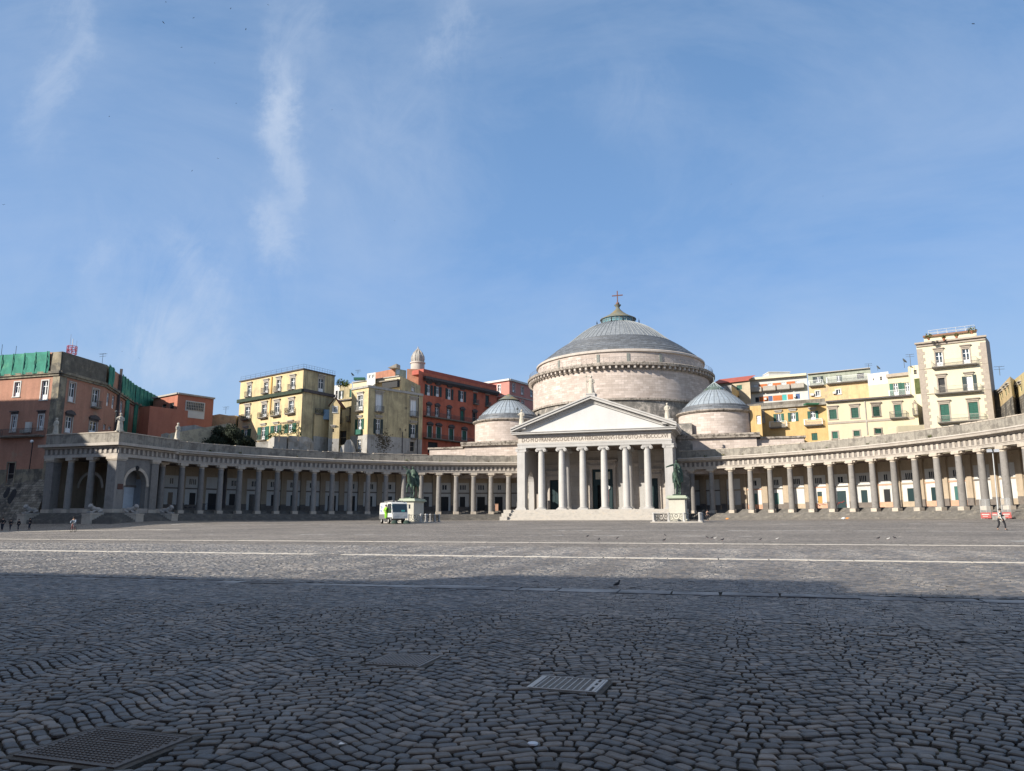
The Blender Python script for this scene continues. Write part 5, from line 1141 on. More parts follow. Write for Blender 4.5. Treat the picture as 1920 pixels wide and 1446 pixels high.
# gap house between the yellow palaces
GP = Bld('back_house', 'shaded yellow house squeezed between the two yellow palaces', 'c5', 175, [(1490, 335), (1590, 322), (1770, 300)], [whitew, yeld], zb=4, anchor=1)
GP.win(0, 1545, 405, 520, 30, 'd'); GP.win(1, 1610, 405, 520, 34, 's', sur=shut_d); GP.win(1, 1745, 380, 500, 34, 'g'); GP.win(1, 1735, 650, 840, 30, 'd', bal=.2); GP.win(1, 1635, 985, 1180, 95, 'd'); GP.win(1, 1605, 680, 860, 26, 'd', bal=.2); GP.bandpx(1, 1650, 535, 552, .4, darktrim); GP.done()
p = CAM+ray(*CV['c5'](1600, 290))*157; T = thing('roof_shrub', 'bright green shrub on the roof terrace right of the yellow palace', 'shrub', tuple(map(float, p)))
foliage('foliage', [(tuple(p), .9), (tuple(p+np.array([1, .5, -.2])), .8)], 200, .2, mat('bright_shrub', (.12, .16, .03), .8, var=.4, scale=2), T); MB().tube([(p[0], p[1], p[2]-1.2), tuple(p)], .06, 5).build('stem', darktrim, T)
# 4 second yellow palace
YB_ = Bld('stained_palace', 'narrow yellow palace with a blank soot-stained side wall and grey base', 'c6', 153, [(240, 465), (430, 432), (1038, 530)], [yel, yeld], zb=4, anchor=1)
YB_.bandpx(0, 430, 436, 458, .25, greys, 'roof_edge', .1); YB_.bandpx(1, 432, 436, 462, .2, greys, 'roof_edge')
YB_.win(0, 333, 550, 722, 56, 'w', sur=whitew, hood='f', bal=.1); YB_.win(0, 325, 815, 935, 44, 's', sur=shut_g, shw=.6, hood='f'); YB_.rectpx(0, 290, 358, 935, 990, .5, shut_g, 'green_balcony'); YB_.win(0, 322, 1048, 1152, 44, 'w', sur=trim_grey)
YB_.win(1, 543, 535, 730, 72, 'wb', sur=trim_grey, hood='f', bal=.1); YB_.win(1, 534, 815, 985, 52, 's', sur=shut_d, shw=.5, hood='f', bal=.1); YB_.win(1, 932, 600, 785, 70, 'wb', sur=trim_grey, hood='f', bal=.1); YB_.win(1, 927, 875, 1030, 52, 's', sur=shut_d, shw=.4, hood='f', bal=.1); YB_.win(1, 915, 1072, 1180, 50, 'd', sur=trim_grey)
for x, y in ((848, 695), (782, 932), (842, 938)): YB_.win(1, x, y-12, y+12, 14, 'd')
YB_.done(low=YB_.uz(1, 700, 1015)[1], lowm=greys)
b = MB(); fbox(b, YB_.F[1], YB_.F[1].L*.905, YB_.F[1].L*.915, .02, .15, 5, YB_.z); fbox(b, YB_.F[1], YB_.F[1].L*.62, YB_.F[1].L*.628, .02, .12, 15.5, 20); b.build('drainpipes', darktrim, YB_.t)
# roots and stains are flat growth on the wall: dark creeper
g = MB(); F_ = YB_.F[1]
for k in range(260):
    u = F_.L*(.27+random.gauss(0, .07)); z = YB_.uz(1, 660, 1080)[1]+random.gauss(0, 1.0)-abs(u-F_.L*.3)*.1; fbox(g, F_, u, u+random.uniform(.1, .35), .01, .05, z, z+random.uniform(.06, .2))
g.build('dry_creeper', mat('dry_creeper', (.09, .075, .05), .95, var=.3), YB_.t)
TP = Bld('setback_storey', 'cream top storey set back on the stained yellow palace with a shaded canopy', 'c6', 165, [(250, 400), (780, 325), (1040, 455)], [cream, yeld], zb=28.9, anchor=1, depth=6)
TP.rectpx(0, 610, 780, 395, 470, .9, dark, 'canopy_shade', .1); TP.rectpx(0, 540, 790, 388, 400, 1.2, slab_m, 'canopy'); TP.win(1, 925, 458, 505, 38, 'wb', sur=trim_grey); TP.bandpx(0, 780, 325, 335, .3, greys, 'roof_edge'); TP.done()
PH = Bld('penthouse', 'orange rendered roof penthouse on top of the stained yellow palace', 'c6', 169, [(505, 292), (728, 246), (850, 268)], [mat('faded_orange_render', (.33, .155, .1), .9, var=.15, scale=1, streak=(.4, 1, (.15, .08, .06))), greyp], zb=30, anchor=1, depth=4); PH.rectpx(1, 735, 775, 255, 312, .06, mat('pale_roller_door', (.35, .42, .48), .6), 'door'); PH.done()
PW = Bld('white_roof_room', 'white glazed roof room left of the orange penthouse', 'c6', 168, [(410, 305), (505, 290)], [whitew], zb=30, depth=3); PW.win(0, 440, 322, 362, 24, 'w'); PW.win(0, 480, 316, 355, 26, 'w'); PW.done()
def simple(name, label, cat, conv, D, boxes, m):
    c = CV[conv]; b = MB()
    for x0, y0, x1, y1, th in boxes:
        p = CAM+ray(*c(x0, y1))*D; q = CAM+ray(*c(x1, y0))*D; r = CAM+ray(*c(x1, y1))*D; h = math.hypot(r[0]-p[0], r[1]-p[1]) or 1; ux, uy = (r[0]-p[0])/h, (r[1]-p[1])/h; z0, z1 = min(p[2], r[2]), q[2]
        P = lambda u, n, z: (p[0]+ux*u-uy*n, p[1]+uy*u+ux*n, z); b.add([P(0, 0, z0), P(h, 0, z0), P(h, th, z0), P(0, th, z0), P(0, 0, z1), P(h, 0, z1), P(h, th, z1), P(0, th, z1)], [(0, 3, 2, 1), (4, 5, 6, 7), (0, 1, 5, 4), (1, 2, 6, 5), (2, 3, 7, 6), (3, 0, 4, 7)])
    return tag(b.build(name, m), label, cat)
simple('awning', 'green rolled awning on the roof left of the orange penthouse', 'awning', 'c6', 164, [(258, 345, 382, 372, 1.2)], shut_g)
c = CV['c6']; b = MB(); q = [CAM+ray(*c(x, y))*168 for x, y in ((640, 238), (740, 236), (740, 192))]
b.add([tuple(q[0]), tuple(q[1]), tuple(q[2]), tuple(q[0]+np.array([0, 2, 0])), tuple(q[1]+np.array([0, 2, 0])), tuple(q[2]+np.array([0, 2, 0]))], [(0, 1, 2), (3, 5, 4), (0, 2, 5, 3), (1, 4, 5, 2), (0, 3, 4, 1)]); tag(b.build('solar_collector', trim_grey), 'tilted grey solar collector on top of the orange penthouse', 'solar panel')
# 5 red palace
RP = Bld('red_palace', 'deep red palace with black shutters and dark bracketed cornice left of the church', 'c6', 180, [(990, 262), (1048, 290), (1868, 470)], [redp, redp], zb=4, anchor=1, depth=16)
RP.bandpx(1, 1050, 335, 362, .9, darktrim, 'cornice', .2); RP.bandpx(1, 1050, 362, 385, .45, darktrim, 'cornice_bed')
b = MB(); F_ = RP.F[1]; zc = RP.uz(1, 1050, 362)[1]; 
for k in range(60): u = .2+(F_.L-.4)*k/59; fbox(b, F_, u-.1, u+.1, .4, .8, zc-.35, zc)
b.build('cornice_brackets', darktrim, RP.t)
b = MB(); fbox(b, F_, 0, F_.L, -4, -.1, RP.z-.2, RP.z+.9); b.build('roof_parapet', redroof, RP.t)
for x, y0, y1 in [(1103, 430, 550), (1203, 450, 563), (1335, 475, 597), (1478, 500, 622)]: RP.win(1, x, y0, y1, 38, 's', sur=shut_d, shw=.65, hood='f', sm=darktrim)
for x, y0, y1 in [(1625, 525, 645), (1762, 550, 670)]: RP.win(1, x, y0, y1, 42, 'm', sm=shut_d, hood='f', bal=.15)
for x, y0, y1, st in [(1103, 668, 782, 'w'), (1197, 683, 798, 'w'), (1330, 703, 812, 'w'), (1480, 722, 835, 'g'), (1618, 748, 850, 'd')]: RP.win(1, x, y0, y1, 38, st, sur=darktrim, hood='p', sm=darktrim)
for x, y0, y1 in [(1113, 893, 1028), (1213, 905, 1035), (1355, 925, 1052), (1502, 948, 1052)]: RP.win(1, x, y0, y1, 48, 'g', sur=whitew, hood='p', sm=darktrim)
z = RP.uz(1, 1103, 785)[1]; RP.balcony(1, .1, F_.L*.7, z, out=.9); z = RP.uz(1, 1113, 1030)[1]; RP.balcony(1, .1, F_.L*.78, z, out=.9)
RP.win(1, 1150, 1075, 1200, 110, 'd'); RP.done()
p = CAM+ray(*CV['c6'](978, 240))*190; T = thing('cupola', 'small ribbed onion-shaped cupola rising behind the red palace', 'cupola', tuple(map(float, p)))
MB().lathe([(1.75, -1.6), (1.75, 1.0), (1.95, 1.05), (1.95, 1.35), (1.6, 1.5)], 20, tuple(p)).build('cupola_drum', church_pale, T, True)
MB().lathe([(1.5, 1.5), (1.62, 2.0), (1.66, 2.5), (1.5, 3.2), (1.05, 3.9), (.55, 4.4), (.2, 4.9), (.08, 5.5), (.02, 5.6)], 20, tuple(p)).build('cupola_roof', mat('grey_ribbed_roof', (.33, .31, .28), .7, var=.2, scale=3), T, True)
b = MB()
for k in range(10): a = 2*pi*k/10; b.tube([(p[0]+r*math.sin(a), p[1]+r*math.cos(a), p[2]+z) for r, z in [(1.55, 1.5), (1.68, 2.2), (1.62, 2.9), (1.12, 3.9), (.58, 4.45), (.22, 4.9)]], .09, 4)
b.build('cupola_ribs', church_pale, T)
simple('roof_room', 'weathered red roof block in front of the onion cupola', 'roof room', 'c6', 182, [(855, 245, 1048, 430, 5)], mat('faded_red_block', (.33, .17, .11), .9, var=.2, scale=1))
# 6 pink palace
PK = Bld('pink_house', 'pink house with a red hipped roof between the red palace and the church', 'cp', 205, [(1040, 365), (1242, 335), (1450, 392)], [pinkr, pinkr], zb=4, anchor=1, depth=14)
PK.win(0, 1172, 378, 435, 20, 'w', sur=whitew)
for x, y0, y1 in [(1272, 370, 428), (1332, 392, 445), (1397, 412, 462), (1335, 488, 530)]: PK.win(1, x, y0, y1, 16, 'w', sur=trim_grey)
PK.bandpx(0, 1242, 335, 348, .5, whitew, 'cornice', .3); PK.bandpx(1, 1242, 335, 348, .5, whitew, 'cornice', .1); PK.bandpx(0, 1242, 445, 452, .15, whitew, 'string_course'); PK.bandpx(1, 1242, 445, 452, .15, trim_grey, 'string_course')
b = MB(); a = PK.P; cc = sum(a)/3+np.array([-2, 7, 2.4]); b.add([tuple(x) for x in a]+[tuple(cc), tuple(a[0]+np.array([3, 12, 0])), tuple(a[2]+np.array([0, 10, 0]))], [(0, 1, 3), (1, 2, 3), (2, 5, 3), (4, 0, 3)]); b.build('hipped_roof', redroof, PK.t); PK.done()
# ---- right-hand group
RB = Bld('buff_house', 'buff house with a red tiled roof edge just right of the church drum', 'c7', 172, [(60, 345), (440, 300)], [buff], zb=4, depth=10)
RB.win(0, 327, 362, 412, 58, 'g'); b = MB(); F_ = RB.F[0]; P = lambda u, n, z: tuple(F_.A[:2]+F_.u[:2]*u+F_.n[:2]*n)+(z,); b.add([P(-.5, .5, RB.z-.1), P(F_.L, .5, RB.z-.1), P(F_.L, -4, RB.z+1.6), P(-.5, -4, RB.z+1.6), P(-.5, .5, RB.z-.3), P(F_.L, .5, RB.z-.3)], [(0, 1, 2, 3), (4, 5, 1, 0)]); b.build('tiled_roof', redroof, RB.t); RB.done()
OC0 = Bld('ochre_shed', 'dark ochre side building below the red-roofed buff house', 'c7', 160, [(130, 375), (240, 362), (345, 450)], [greys, ochre], zb=4, anchor=1, depth=5); OC0.win(1, 320, 480, 520, 20, 'd'); OC0.done()
WB = Bld('white_apartment_house', 'white apartment block with orange panels and small grey balconies', 'c7', 165, [(415, 290), (1062, 235)], [whitew], zb=4, anchor=1, depth=12)
WB.bandpx(0, 1060, 237, 262, .9, cream2, 'eaves', 0)
for x, y0, y1, w in [(508, 358, 420, 42), (660, 345, 405, 44), (812, 332, 392, 48), (966, 315, 378, 44)]: 
    WB.win(0, x, y0, y1, w, 'wb', rec=.15); u = WB.uz(0, x, y1)[0]; WB.balcony(0, u-1.35, u+1.35, WB.uz(0, x, y1)[1]-.35, out=1.0, solid=trim_grey, h=.95)
for x0, x1, y0, y1 in [(540, 633, 352, 408), (692, 782, 338, 396), (843, 936, 322, 382), (546, 643, 487, 540), (694, 792, 475, 531), (855, 912, 462, 517)]: WB.rectpx(0, x0, x1, y0, y1, .05, oranp, 'orange_panel')
for x, y0, y1, w, m_ in [(522, 495, 548, 40, dark), (668, 480, 537, 44, bluew_), (820, 465, 528, 50, teal), (966, 455, 512, 46, bluew_)]: WB.win(0, x, y0, y1, w, 'm', sm=m_, rec=.1)
WB.rectpx(0, 600, 628, 502, 525, .5, whitew, 'air_conditioner', .1); WB.rectpx(0, 920, 945, 475, 498, .5, whitew, 'air_conditioner', .1); WB.done()
simple('roof_room', 'white flat roof room on top of the orange-panelled apartment block', 'roof room', 'c7', 168, [(650, 222, 880, 270, 4), (645, 214, 885, 224, 4)], whitew)
GB = Bld('terraced_house', 'grey and ochre house with long white roof terrace railings', 'c7', 155, [(1072, 240), (1755, 172)], [greyp], zb=4, anchor=1, depth=10)
lowz = GB.uz(0, 1400, 345)[1]
GB.win(0, 1185, 268, 335, 50, 's', sur=shut_d, shw=.6); GB.win(0, 1412, 255, 325, 52, 'w'); GB.win(0, 1440, 255, 320, 20, 'g'); GB.win(0, 1650, 230, 290, 80, 'd'); GB.win(0, 1183, 428, 485, 44, 'w', sur=whitew); GB.win(0, 1408, 412, 460, 48, 'w', sur=whitew)
u = GB.uz(0, 1090, 345)[0]; v = GB.uz(0, 1245, 340)[0]; GB.balcony(0, u, v, lowz, out=.9, m=white_wood); u = GB.uz(0, 1285, 345)[0]; GB.balcony(0, u, GB.F[0].L, lowz+.15, out=.9, m=white_wood, h=1.2)
GB.bandpx(0, 1755, 172, 180, .5, trim_grey, 'roof_edge'); GB.rectpx(0, 1105, 1145, 455, 480, .5, whitew, 'air_conditioner', .1); GB.rectpx(0, 1350, 1385, 435, 460, .5, whitew, 'air_conditioner', .1); GB.done(low=lowz, lowm=mat('peach_render', (.55, .40, .22), .9, var=.12, scale=.8, col2=(.4, .33, .22), c2=.6, c2scale=.7, streak=(.3, 1)))
WC = Bld('white_cube_house', 'small plain white house with two tiny windows beside the terrace', 'c8', 150, [(38, 640), (285, 608)], [whitew], zb=4, anchor=0, depth=6); WC.win(0, 112, 690, 712, 14, 'd'); WC.win(0, 200, 668, 712, 28, 'd', rec=.1); WC.done(low=WC.uz(0, 150, 762)[1], lowm=cream)
LG = Bld('loggia_house', 'cream house with a wide green-shuttered loggia and cornice left of the tower house', 'c8', 140, [(270, 640), (590, 606), (600, 612)], [cream, cream], zb=4, anchor=1, depth=6)
LG.bandpx(0, 590, 612, 648, .5, quoin, 'cornice', .1)
for x, y0, y1 in [(375, 745, 890), (510, 735, 880)]: LG.win(0, x, y0, y1, 56, 's', sur=shut_g, shw=.75)
lu = LG.uz(0, 305, 900)[0]; LG.balcony(0, lu, LG.F[0].L-.05, LG.uz(0, 450, 885)[1]-.1, out=.9, m=white_wood); LG.done()
NB = Bld('back_roof_house', 'narrow cream roof house wedged against the tower house', 'c8', 138, [(515, 560), (530, 545), (660, 530)], [cream2, cream2], zb=4, anchor=2, depth=4); NB.win(1, 605, 590, 640, 36, 'd'); NB.rectpx(1, 600, 685, 690, 870, .1, mat('creeper_green', (.07, .085, .03), .9, var=.4, scale=2), 'creeper'); NB.done()
# ochre and cream house
OH = Bld('ochre_house', 'peeling ochre house with green shutters and small white balconies', 'c7', 140, [(555, 612), (1272, 556)], [ochre], zb=4, anchor=1, depth=10)
for x, y0, y1, w in [(540+0, 690, 790, 48), (757, 675, 765, 50), (914, 660, 758, 50), (1130, 645, 738, 52)]: 
    if x > 560: OH.win(0, x, y0, y1, w, 's', sur=shut_g, shw=.6, hood='f')
OH.win(0, 1148, 885, 965, 64, 'g'); 
for x, y in ((757, 790), (1138, 765)): u = OH.uz(0, x, y)[0]; OH.balcony(0, u-1.6, u+1.6, OH.uz(0, x, y+30)[1], out=.9, m=white_wood)
OH.bandpx(0, 1270, 545, 575, .5, parapet_m, 'roof_edge', .2); OH.done()
OH2 = Bld('shaded_ochre_house', 'shaded ochre wall with one dark-shuttered window behind the right chapel drum', 'c7', 141.5, [(440, 592), (562, 584)], [ochre], zb=4, depth=8); OH2.win(0, 538, 692, 788, 46, 'wb'); OH2.done()
slab('terrace_parapet', 'crumbling grey terrace parapet above the ochre house', 'c7', [(430, 575), (560, 560), (800, 540), (1000, 525), (1260, 505)], 146, parapet_m, 1.5, zb=20)
simple('green_tarpaulin', 'dark green tarpaulin hung under the terrace parapet of the ochre house', 'tarpaulin', 'c7', 139, [(1060, 555, 1200, 572, 1.5)], mat('green_tarp', (.03, .11, .06), .8, var=.3))
simple('roof_canopy', 'dark grey canopy roof between the chapel drum and ochre house', 'canopy', 'c7', 148, [(425, 562, 545, 590, 3)], mat('dark_grey_roofing', (.08, .085, .1), .8, var=.2))
CR = Bld('cream_house', 'long cream house with closed green shutters left of the tower house', 'c7', 139.5, [(1275, 540), (2210, 466)], [cream], zb=4, anchor=0, depth=10)
for x, y0, y1, w in [(1350, 628, 733, 80), (1588, 608, 720, 78), (1822, 590, 702, 78)]: CR.win(0, x, y0, y1, w, 'g', sur=quoin, hood='f', sm=quoin)
for x, y0, y1, w in [(1372, 870, 945, 60), (1608, 860, 918, 66), (1843, 838, 890, 70)]: CR.win(0, x, y0, y1, w, 'g', sur=quoin)
def cc8(x, y): p = CV['c8'](x, y); return (p[0]-1330)*5.818, (p[1]-660)*5.818
for x, y0, y1, w, bl in [(145, 1018, 1136, 80, None), (400, 998, 1150, 80, .8), (670, 985, 1110, 78, .8)]: 
    a = cc8(x, y0); c_ = cc8(x, y1); CR.win(0, a[0], a[1], c_[1], w*.925, 'g', sur=quoin, hood='f', sm=quoin, bal=bl)
a = cc8(167, 1283); c_ = cc8(167, 1338); CR.win(0, a[0], a[1], c_[1], 70, 'g', sur=quoin)
CR.bandpx(0, 1310, 768, 790, .12, quoin, 'string_course'); CR.bandpx(0, 1275, 540, 556, .6, darktrim, 'roof_edge', 0); CR.rectpx(0, 1705, 1716, 535, 905, .15, trim_grey, 'drainpipe', at=1710); CR.done()
# tower house
TW = Bld('tower_house', 'tall cream house with stone quoins and long balconies above the right arcade', 'c8', 125, [(612, 275), (1425, 183), (1480, 262)], [cream2, quoin], zb=4, anchor=1, depth=10)
TW.bandpx(0, 1425, 185, 205, .55, quoin, 'cornice', .2); TW.bandpx(0, 1425, 205, 235, .2, quoin, 'cornice_bed', 0)
F_ = TW.F[0]
for e in (0, 1):
    b = MB(); k = 0; z = TW.z-1.1
    while z > 4: w_ = 1.15 if k % 2 else .85; fbox(b, F_, e*(F_.L-w_), w_ if not e else F_.L, 0, .06, z-.55, z); z -= .55; k += 1
    b.build('quoins', quoin, TW.t)
for x, y0, y1, w, st in [(887, 378, 548, 82, 'w'), (1205, 340, 517, 82, 'w')]: TW.win(0, x, y0, y1, w, st, sur=quoin, hood='f', sm=quoin)
TW.win(0, 920, 683, 860, 82, 'd', sur=quoin, hood='f', sm=quoin); TW.win(0, 1245, 662, 835, 76, 'wb', hood='f', sm=quoin); TW.rectpx(0, 1160, 1205, 662, 835, .1, shut_d, 'shutter', at=1245); TW.rectpx(0, 1287, 1330, 650, 830, .1, shut_d, 'shutter', at=1250)
for x, y0, y1, w in [(955, 993, 1200, 106), (1293, 968, 1172, 112)]: TW.win(0, x, y0, y1, w, 'g', sur=quoin, hood='f', sm=quoin)
for xa, xb, xm, y in [(800, 1340, 887, 555), (835, 1385, 920, 866), (870, 1430, 955, 1205)]:
    ua = TW.uz(0, xa, y)[0]; ub = TW.uz(0, xb, y)[0]; TW.balcony(0, ua, ub, TW.uz(0, xm, y)[1], out=.9, m=trim_grey)
TW.bandpx(0, 1425, 505, 514, .1, quoin, 'string_course'); TW.bandpx(0, 1450, 815, 824, .1, quoin, 'string_course'); TW.done()
TR = Bld('roof_terrace_room', 'cream roof room with potted plants and pipe frame on the tower house', 'c8', 129, [(702, 192), (1322, 118)], [cream2], zb=28, anchor=1, depth=6)
TR.bandpx(0, 1320, 118, 140, .4, mat('terracotta_edge', (.2, .11, .075), .9), 'roof_edge', .1); TR.done()
b = MB(); F_ = TR.F[0]
for n_ in (0, -2.5, -5):
    for k in range(6): u = .8+(F_.L-1)*k/5; p = F_.A[:2]+F_.u[:2]*u+F_.n[:2]*n_; b.tube([(p[0], p[1], TR.z), (p[0], p[1], TR.z+.9)], .03, 4)
    p0 = F_.A[:2]+F_.u[:2]*.8+F_.n[:2]*n_; p1 = F_.A[:2]+F_.u[:2]*(F_.L-.2)+F_.n[:2]*n_; b.tube([(*p0, TR.z+.9), (*p1, TR.z+.9)], .035, 4); b.tube([(*p0, TR.z+.5), (*p1, TR.z+.5)], .025, 4)
b.build('pipe_frame', whitew, TR.t)
for i, (x, y, r, lab) in enumerate([(760, 205, .55, 'bushy potted plant at the left end of the tower house roof'), (940, 212, .35, 'small potted plant left of the middle of the tower house roof'), (1090, 190, .3, 'small potted plant right of the middle of the tower house roof'), (1270, 130, .75, 'spiky potted palm at the right end of the tower house roof')]):
    p = CAM+ray(*CV['c8'](x, y))*127.5; T = thing('potted_plant', lab, 'potted plant', tuple(map(float, p)), 0, 'potted plants on the tower house roof'); foliage('foliage', [(tuple(p+np.array([0, 0, .2])), r)], 110, .16, weed_m, T); MB().lathe([(.14, -.5), (.22, -.05), (.24, 0), (.01, 0)], 10, tuple(p)).build('pot', mat('terracotta_pot', (.3, .11, .06), .9), T)
slab('terrace_parapet', 'low cream terrace wall at the foot of the tower house', 'c8', [(378, 1265), (400, 1250), (640, 1240), (800, 1228)], 128, cream, 3)
# far right street front
FR = Bld('street_palace', 'yellow palace with arched green shutters seen edge on at the far right', 'cf', 108, [(200, 545), (330, 512), (555, 268), (640, 330), (900, 120)], [bare, mat('peach_old_render', (.5, .38, .21), .9, var=.15, scale=.8, streak=(.4, 1)), cream, mat('pale_yellow_render', (.52, .42, .22), .9, var=.12, scale=.8, streak=(.3, 1))], zb=4, anchor=4, depth=6)
for f, x, y0, y1, w in [(1, 372, 600, 735, 26), (1, 405, 580, 700, 24), (1, 472, 525, 650, 30), (1, 525, 475, 600, 28), (3, 635, 560, 660, 24), (3, 700, 505, 610, 28), (3, 765, 445, 560, 30)]: FR.win(f, x, y0, y1, w, 'g', hood='f')
FR.done(low=FR.uz(3, 700, 690)[1], lowm=tuff)
# ------------------------------------------------------------------ figures: bodies grown from a jointed skeleton
def skin(name, pts, edges, rad, m, parent=None, sub=2, root=0):
    me = bpy.data.meshes.new(name); me.from_pydata([tuple(p) for p in pts], edges, []); o = bpy.data.objects.new(name, me); COL.objects.link(o)
    o.modifiers.new('skin', 'SKIN'); sv_ = me.skin_vertices
    if not sv_:
        bpy.context.view_layer.objects.active = o; o.select_set(True)
        with bpy.context.temp_override(object=o, active_object=o, selected_objects=[o]): bpy.ops.object.skin_root_mark()
        o.select_set(False)
    sd = me.skin_vertices[0].data
    for i, r in enumerate(rad): sd[i].radius = (r, r) if not hasattr(r, '__len__') else r; sd[i].use_root = (i == root)
    mo = o.modifiers.new('sub', 'SUBSURF'); mo.levels = sub; mo.render_levels = sub
    dg = bpy.context.evaluated_depsgraph_get(); m2 = bpy.data.meshes.new_from_object(o.evaluated_get(dg)); bpy.data.objects.remove(o)
    m2.materials.clear(); m2.materials.append(m); m2.polygons.foreach_set('use_smooth', [True]*len(m2.polygons)); m2.name = name
    q = bpy.data.objects.new(name, m2); COL.objects.link(q); hook(q, parent); return q
skin_m = mat('skin', (.42, .26, .19), .7, var=.05); hair_m = mat('dark_hair', (.03, .022, .018), .8); blackc = mat('black_cloth', (.02, .02, .024), .85, var=.2, scale=8); jeans = mat('dark_trousers', (.025, .03, .045), .85); shoe = mat('black_shoes', (.015, .015, .015), .6)
def person(loc, rz, H_, label, top, bottom, step=.0, arms='down', head_up=0, long_coat=False, group=None, stoop=0):
    """standing figure facing +x before rotation; step = stride length"""
    t = thing('person', label, 'person', (0, 0, 0), 0, group); k = H_/1.75
    V = lambda x, y, z: (x*k, y*k, z*k)
    s = step
    P = [V(0, 0, .95), V(.01, 0, 1.15), V(.02+stoop*.3, 0, 1.38), V(.02+stoop*.5, 0, 1.5), V(.04+stoop*.6, 0, 1.63), V(.03+stoop*.6, 0, 1.74),
         V(s*.25, .1, .88), V(s*.45+.03, .1, .48), V(s*.5, .1, .08), V(s*.5+.16, .11, .04),
         V(-s*.2, -.1, .88), V(-s*.22+.02, -.1, .48), V(-s*.5, -.1, .1), V(-s*.5+.14, -.11, .04)]
    E_ = [(0, 1), (1, 2), (2, 3), (3, 4), (4, 5), (0, 6), (6, 7), (7, 8), (8, 9), (0, 10), (10, 11), (11, 12), (12, 13)]
    R_ = [.14, .125, .15, .055, .1, .075, .09, .058, .04, .035, .09, .058, .04, .035]
    for sg in (1, -1):
        b0 = len(P); sx = -sg*s*.22
        hz = .82; el = (sx*.5-.02, sg*.27, 1.12); hd = (sx+.05, sg*.26, .86)
        if arms == 'phone' and sg == 1: el = (.1, .25, 1.15); hd = (.3, .12, 1.25)
        if arms == 'hips': el = (-.08, sg*.36, 1.17); hd = (.06, sg*.2, 1.02)
        if arms == 'bars': el = (.28, sg*.22, 1.1); hd = (.5, sg*.2, 1.02)
        P += [V(.02+stoop*.35, sg*.19, 1.42), V(*el), V(*hd), V(hd[0]+.05, hd[1], hd[2]-.08)]; E_ += [(2, b0), (b0, b0+1), (b0+1, b0+2), (b0+2, b0+3)]; R_ += [.07, .048, .032, .03]
    R_ = [r*k for r in R_]
    skin('person_body', P, E_, R_, skin_m, t)
    tp = [P[0], P[1], P[2], P[14], P[15], P[16], P[18], P[19], P[20]]; te = [(0, 1), (1, 2), (2, 3), (3, 4), (4, 5), (2, 6), (6, 7), (7, 8)]; tr = [.165, .15, .175, .09, .068, .052, .09, .068, .052]
    if long_coat: tp.append(V(0, 0, .68)); te.append((0, 9)); tr.append(.19)
    skin('jacket', tp, te, [r*k for r in tr], top, t)
    lp = [P[0], P[6], P[7], (P[8][0], P[8][1], P[8][2]+.05*k), P[10], P[11], (P[12][0], P[12][1], P[12][2]+.05*k)]; skin('trousers', lp, [(0, 1), (1, 2), (2, 3), (0, 4), (4, 5), (5, 6)], [r*k for r in (.15, .108, .075, .06, .108, .075, .06)], bottom, t)
    for a, c in ((8, 9), (12, 13)): skin('shoe', [P[a], ((P[a][0]+P[c][0])/2, P[a][1], .05*k), P[c]], [(0, 1), (1, 2)], [.05*k, .05*k, .045*k], shoe, t, 1)
    h = MB().ball((P[4][0]-.015*k, 0, P[4][2]+.05*k), .112*k, 12, (1.05, .95, 1.0)); h.build('hair', hair_m, t, True)
    t.location = loc; t.rotation_euler = (0, 0, rz); return t
def at(px, py):
    p = onG(px, py); d_ = ray(px, py)
    while math.hypot(p[0], p[1]-CY) > 59.4 and p[1] > -75: p = p-d_*.1
    return (float(p[0]), float(p[1]), gz(p[0], p[1]))
check = bpy.data.materials.new('black_white_check'); check.use_nodes = True; nn_ = check.node_tree; ck = nn_.nodes.new('ShaderNodeTexChecker'); ck.inputs['Scale'].default_value = 7; ck.inputs['Color1'].default_value = (.6, .58, .52, 1); ck.inputs['Color2'].default_value = (.02, .02, .02, 1); tg = nn_.nodes.new('ShaderNodeTexCoord'); nn_.links.new(tg.outputs['Object'], ck.inputs['Vector']); nn_.links.new(ck.outputs['Color'], nn_.nodes['Principled BSDF'].inputs['Base Color'])
def dist(p): return float((np.array(p)-CAM)@FW)
p = at(1878, 994.5); person(p, -pi/2-.7+pi/2+.25, 40*dist(p)/FPX, 'person in a black and white checked coat walking across the right of the square', check, blackc, step=.55, arms='phone', long_coat=True)
for i, (x, y, h, ar, lab) in enumerate([(4, 991, 25, 'hips', 'person in dark clothes cut by the left edge, first of the group'), (19.5, 989, 21, 'hips', 'person in dark clothes, second from the left edge'), (34.5, 989.5, 20.5, 'down', 'person in dark clothes, third from the left edge'), (55.5, 988.5, 22, 'hips', 'person in dark clothes with a pale badge, nearest the pavilion stairs')]):
    p = at(x, y); person(p, [-1.2, -1.4, -1.6, -1.9][i], h*dist(p)/FPX, lab, blackc, jeans, step=[.1, .25, .25, .3][i], arms=ar, group='people in dark clothes by the stone wall')
    if i == 3:
        pass
p = at(1327, 977.5); person(p, -1.5, 21*dist(p)/FPX, 'person in black standing beside the railing of the right statue', blackc, blackc, step=.1, stoop=.1)
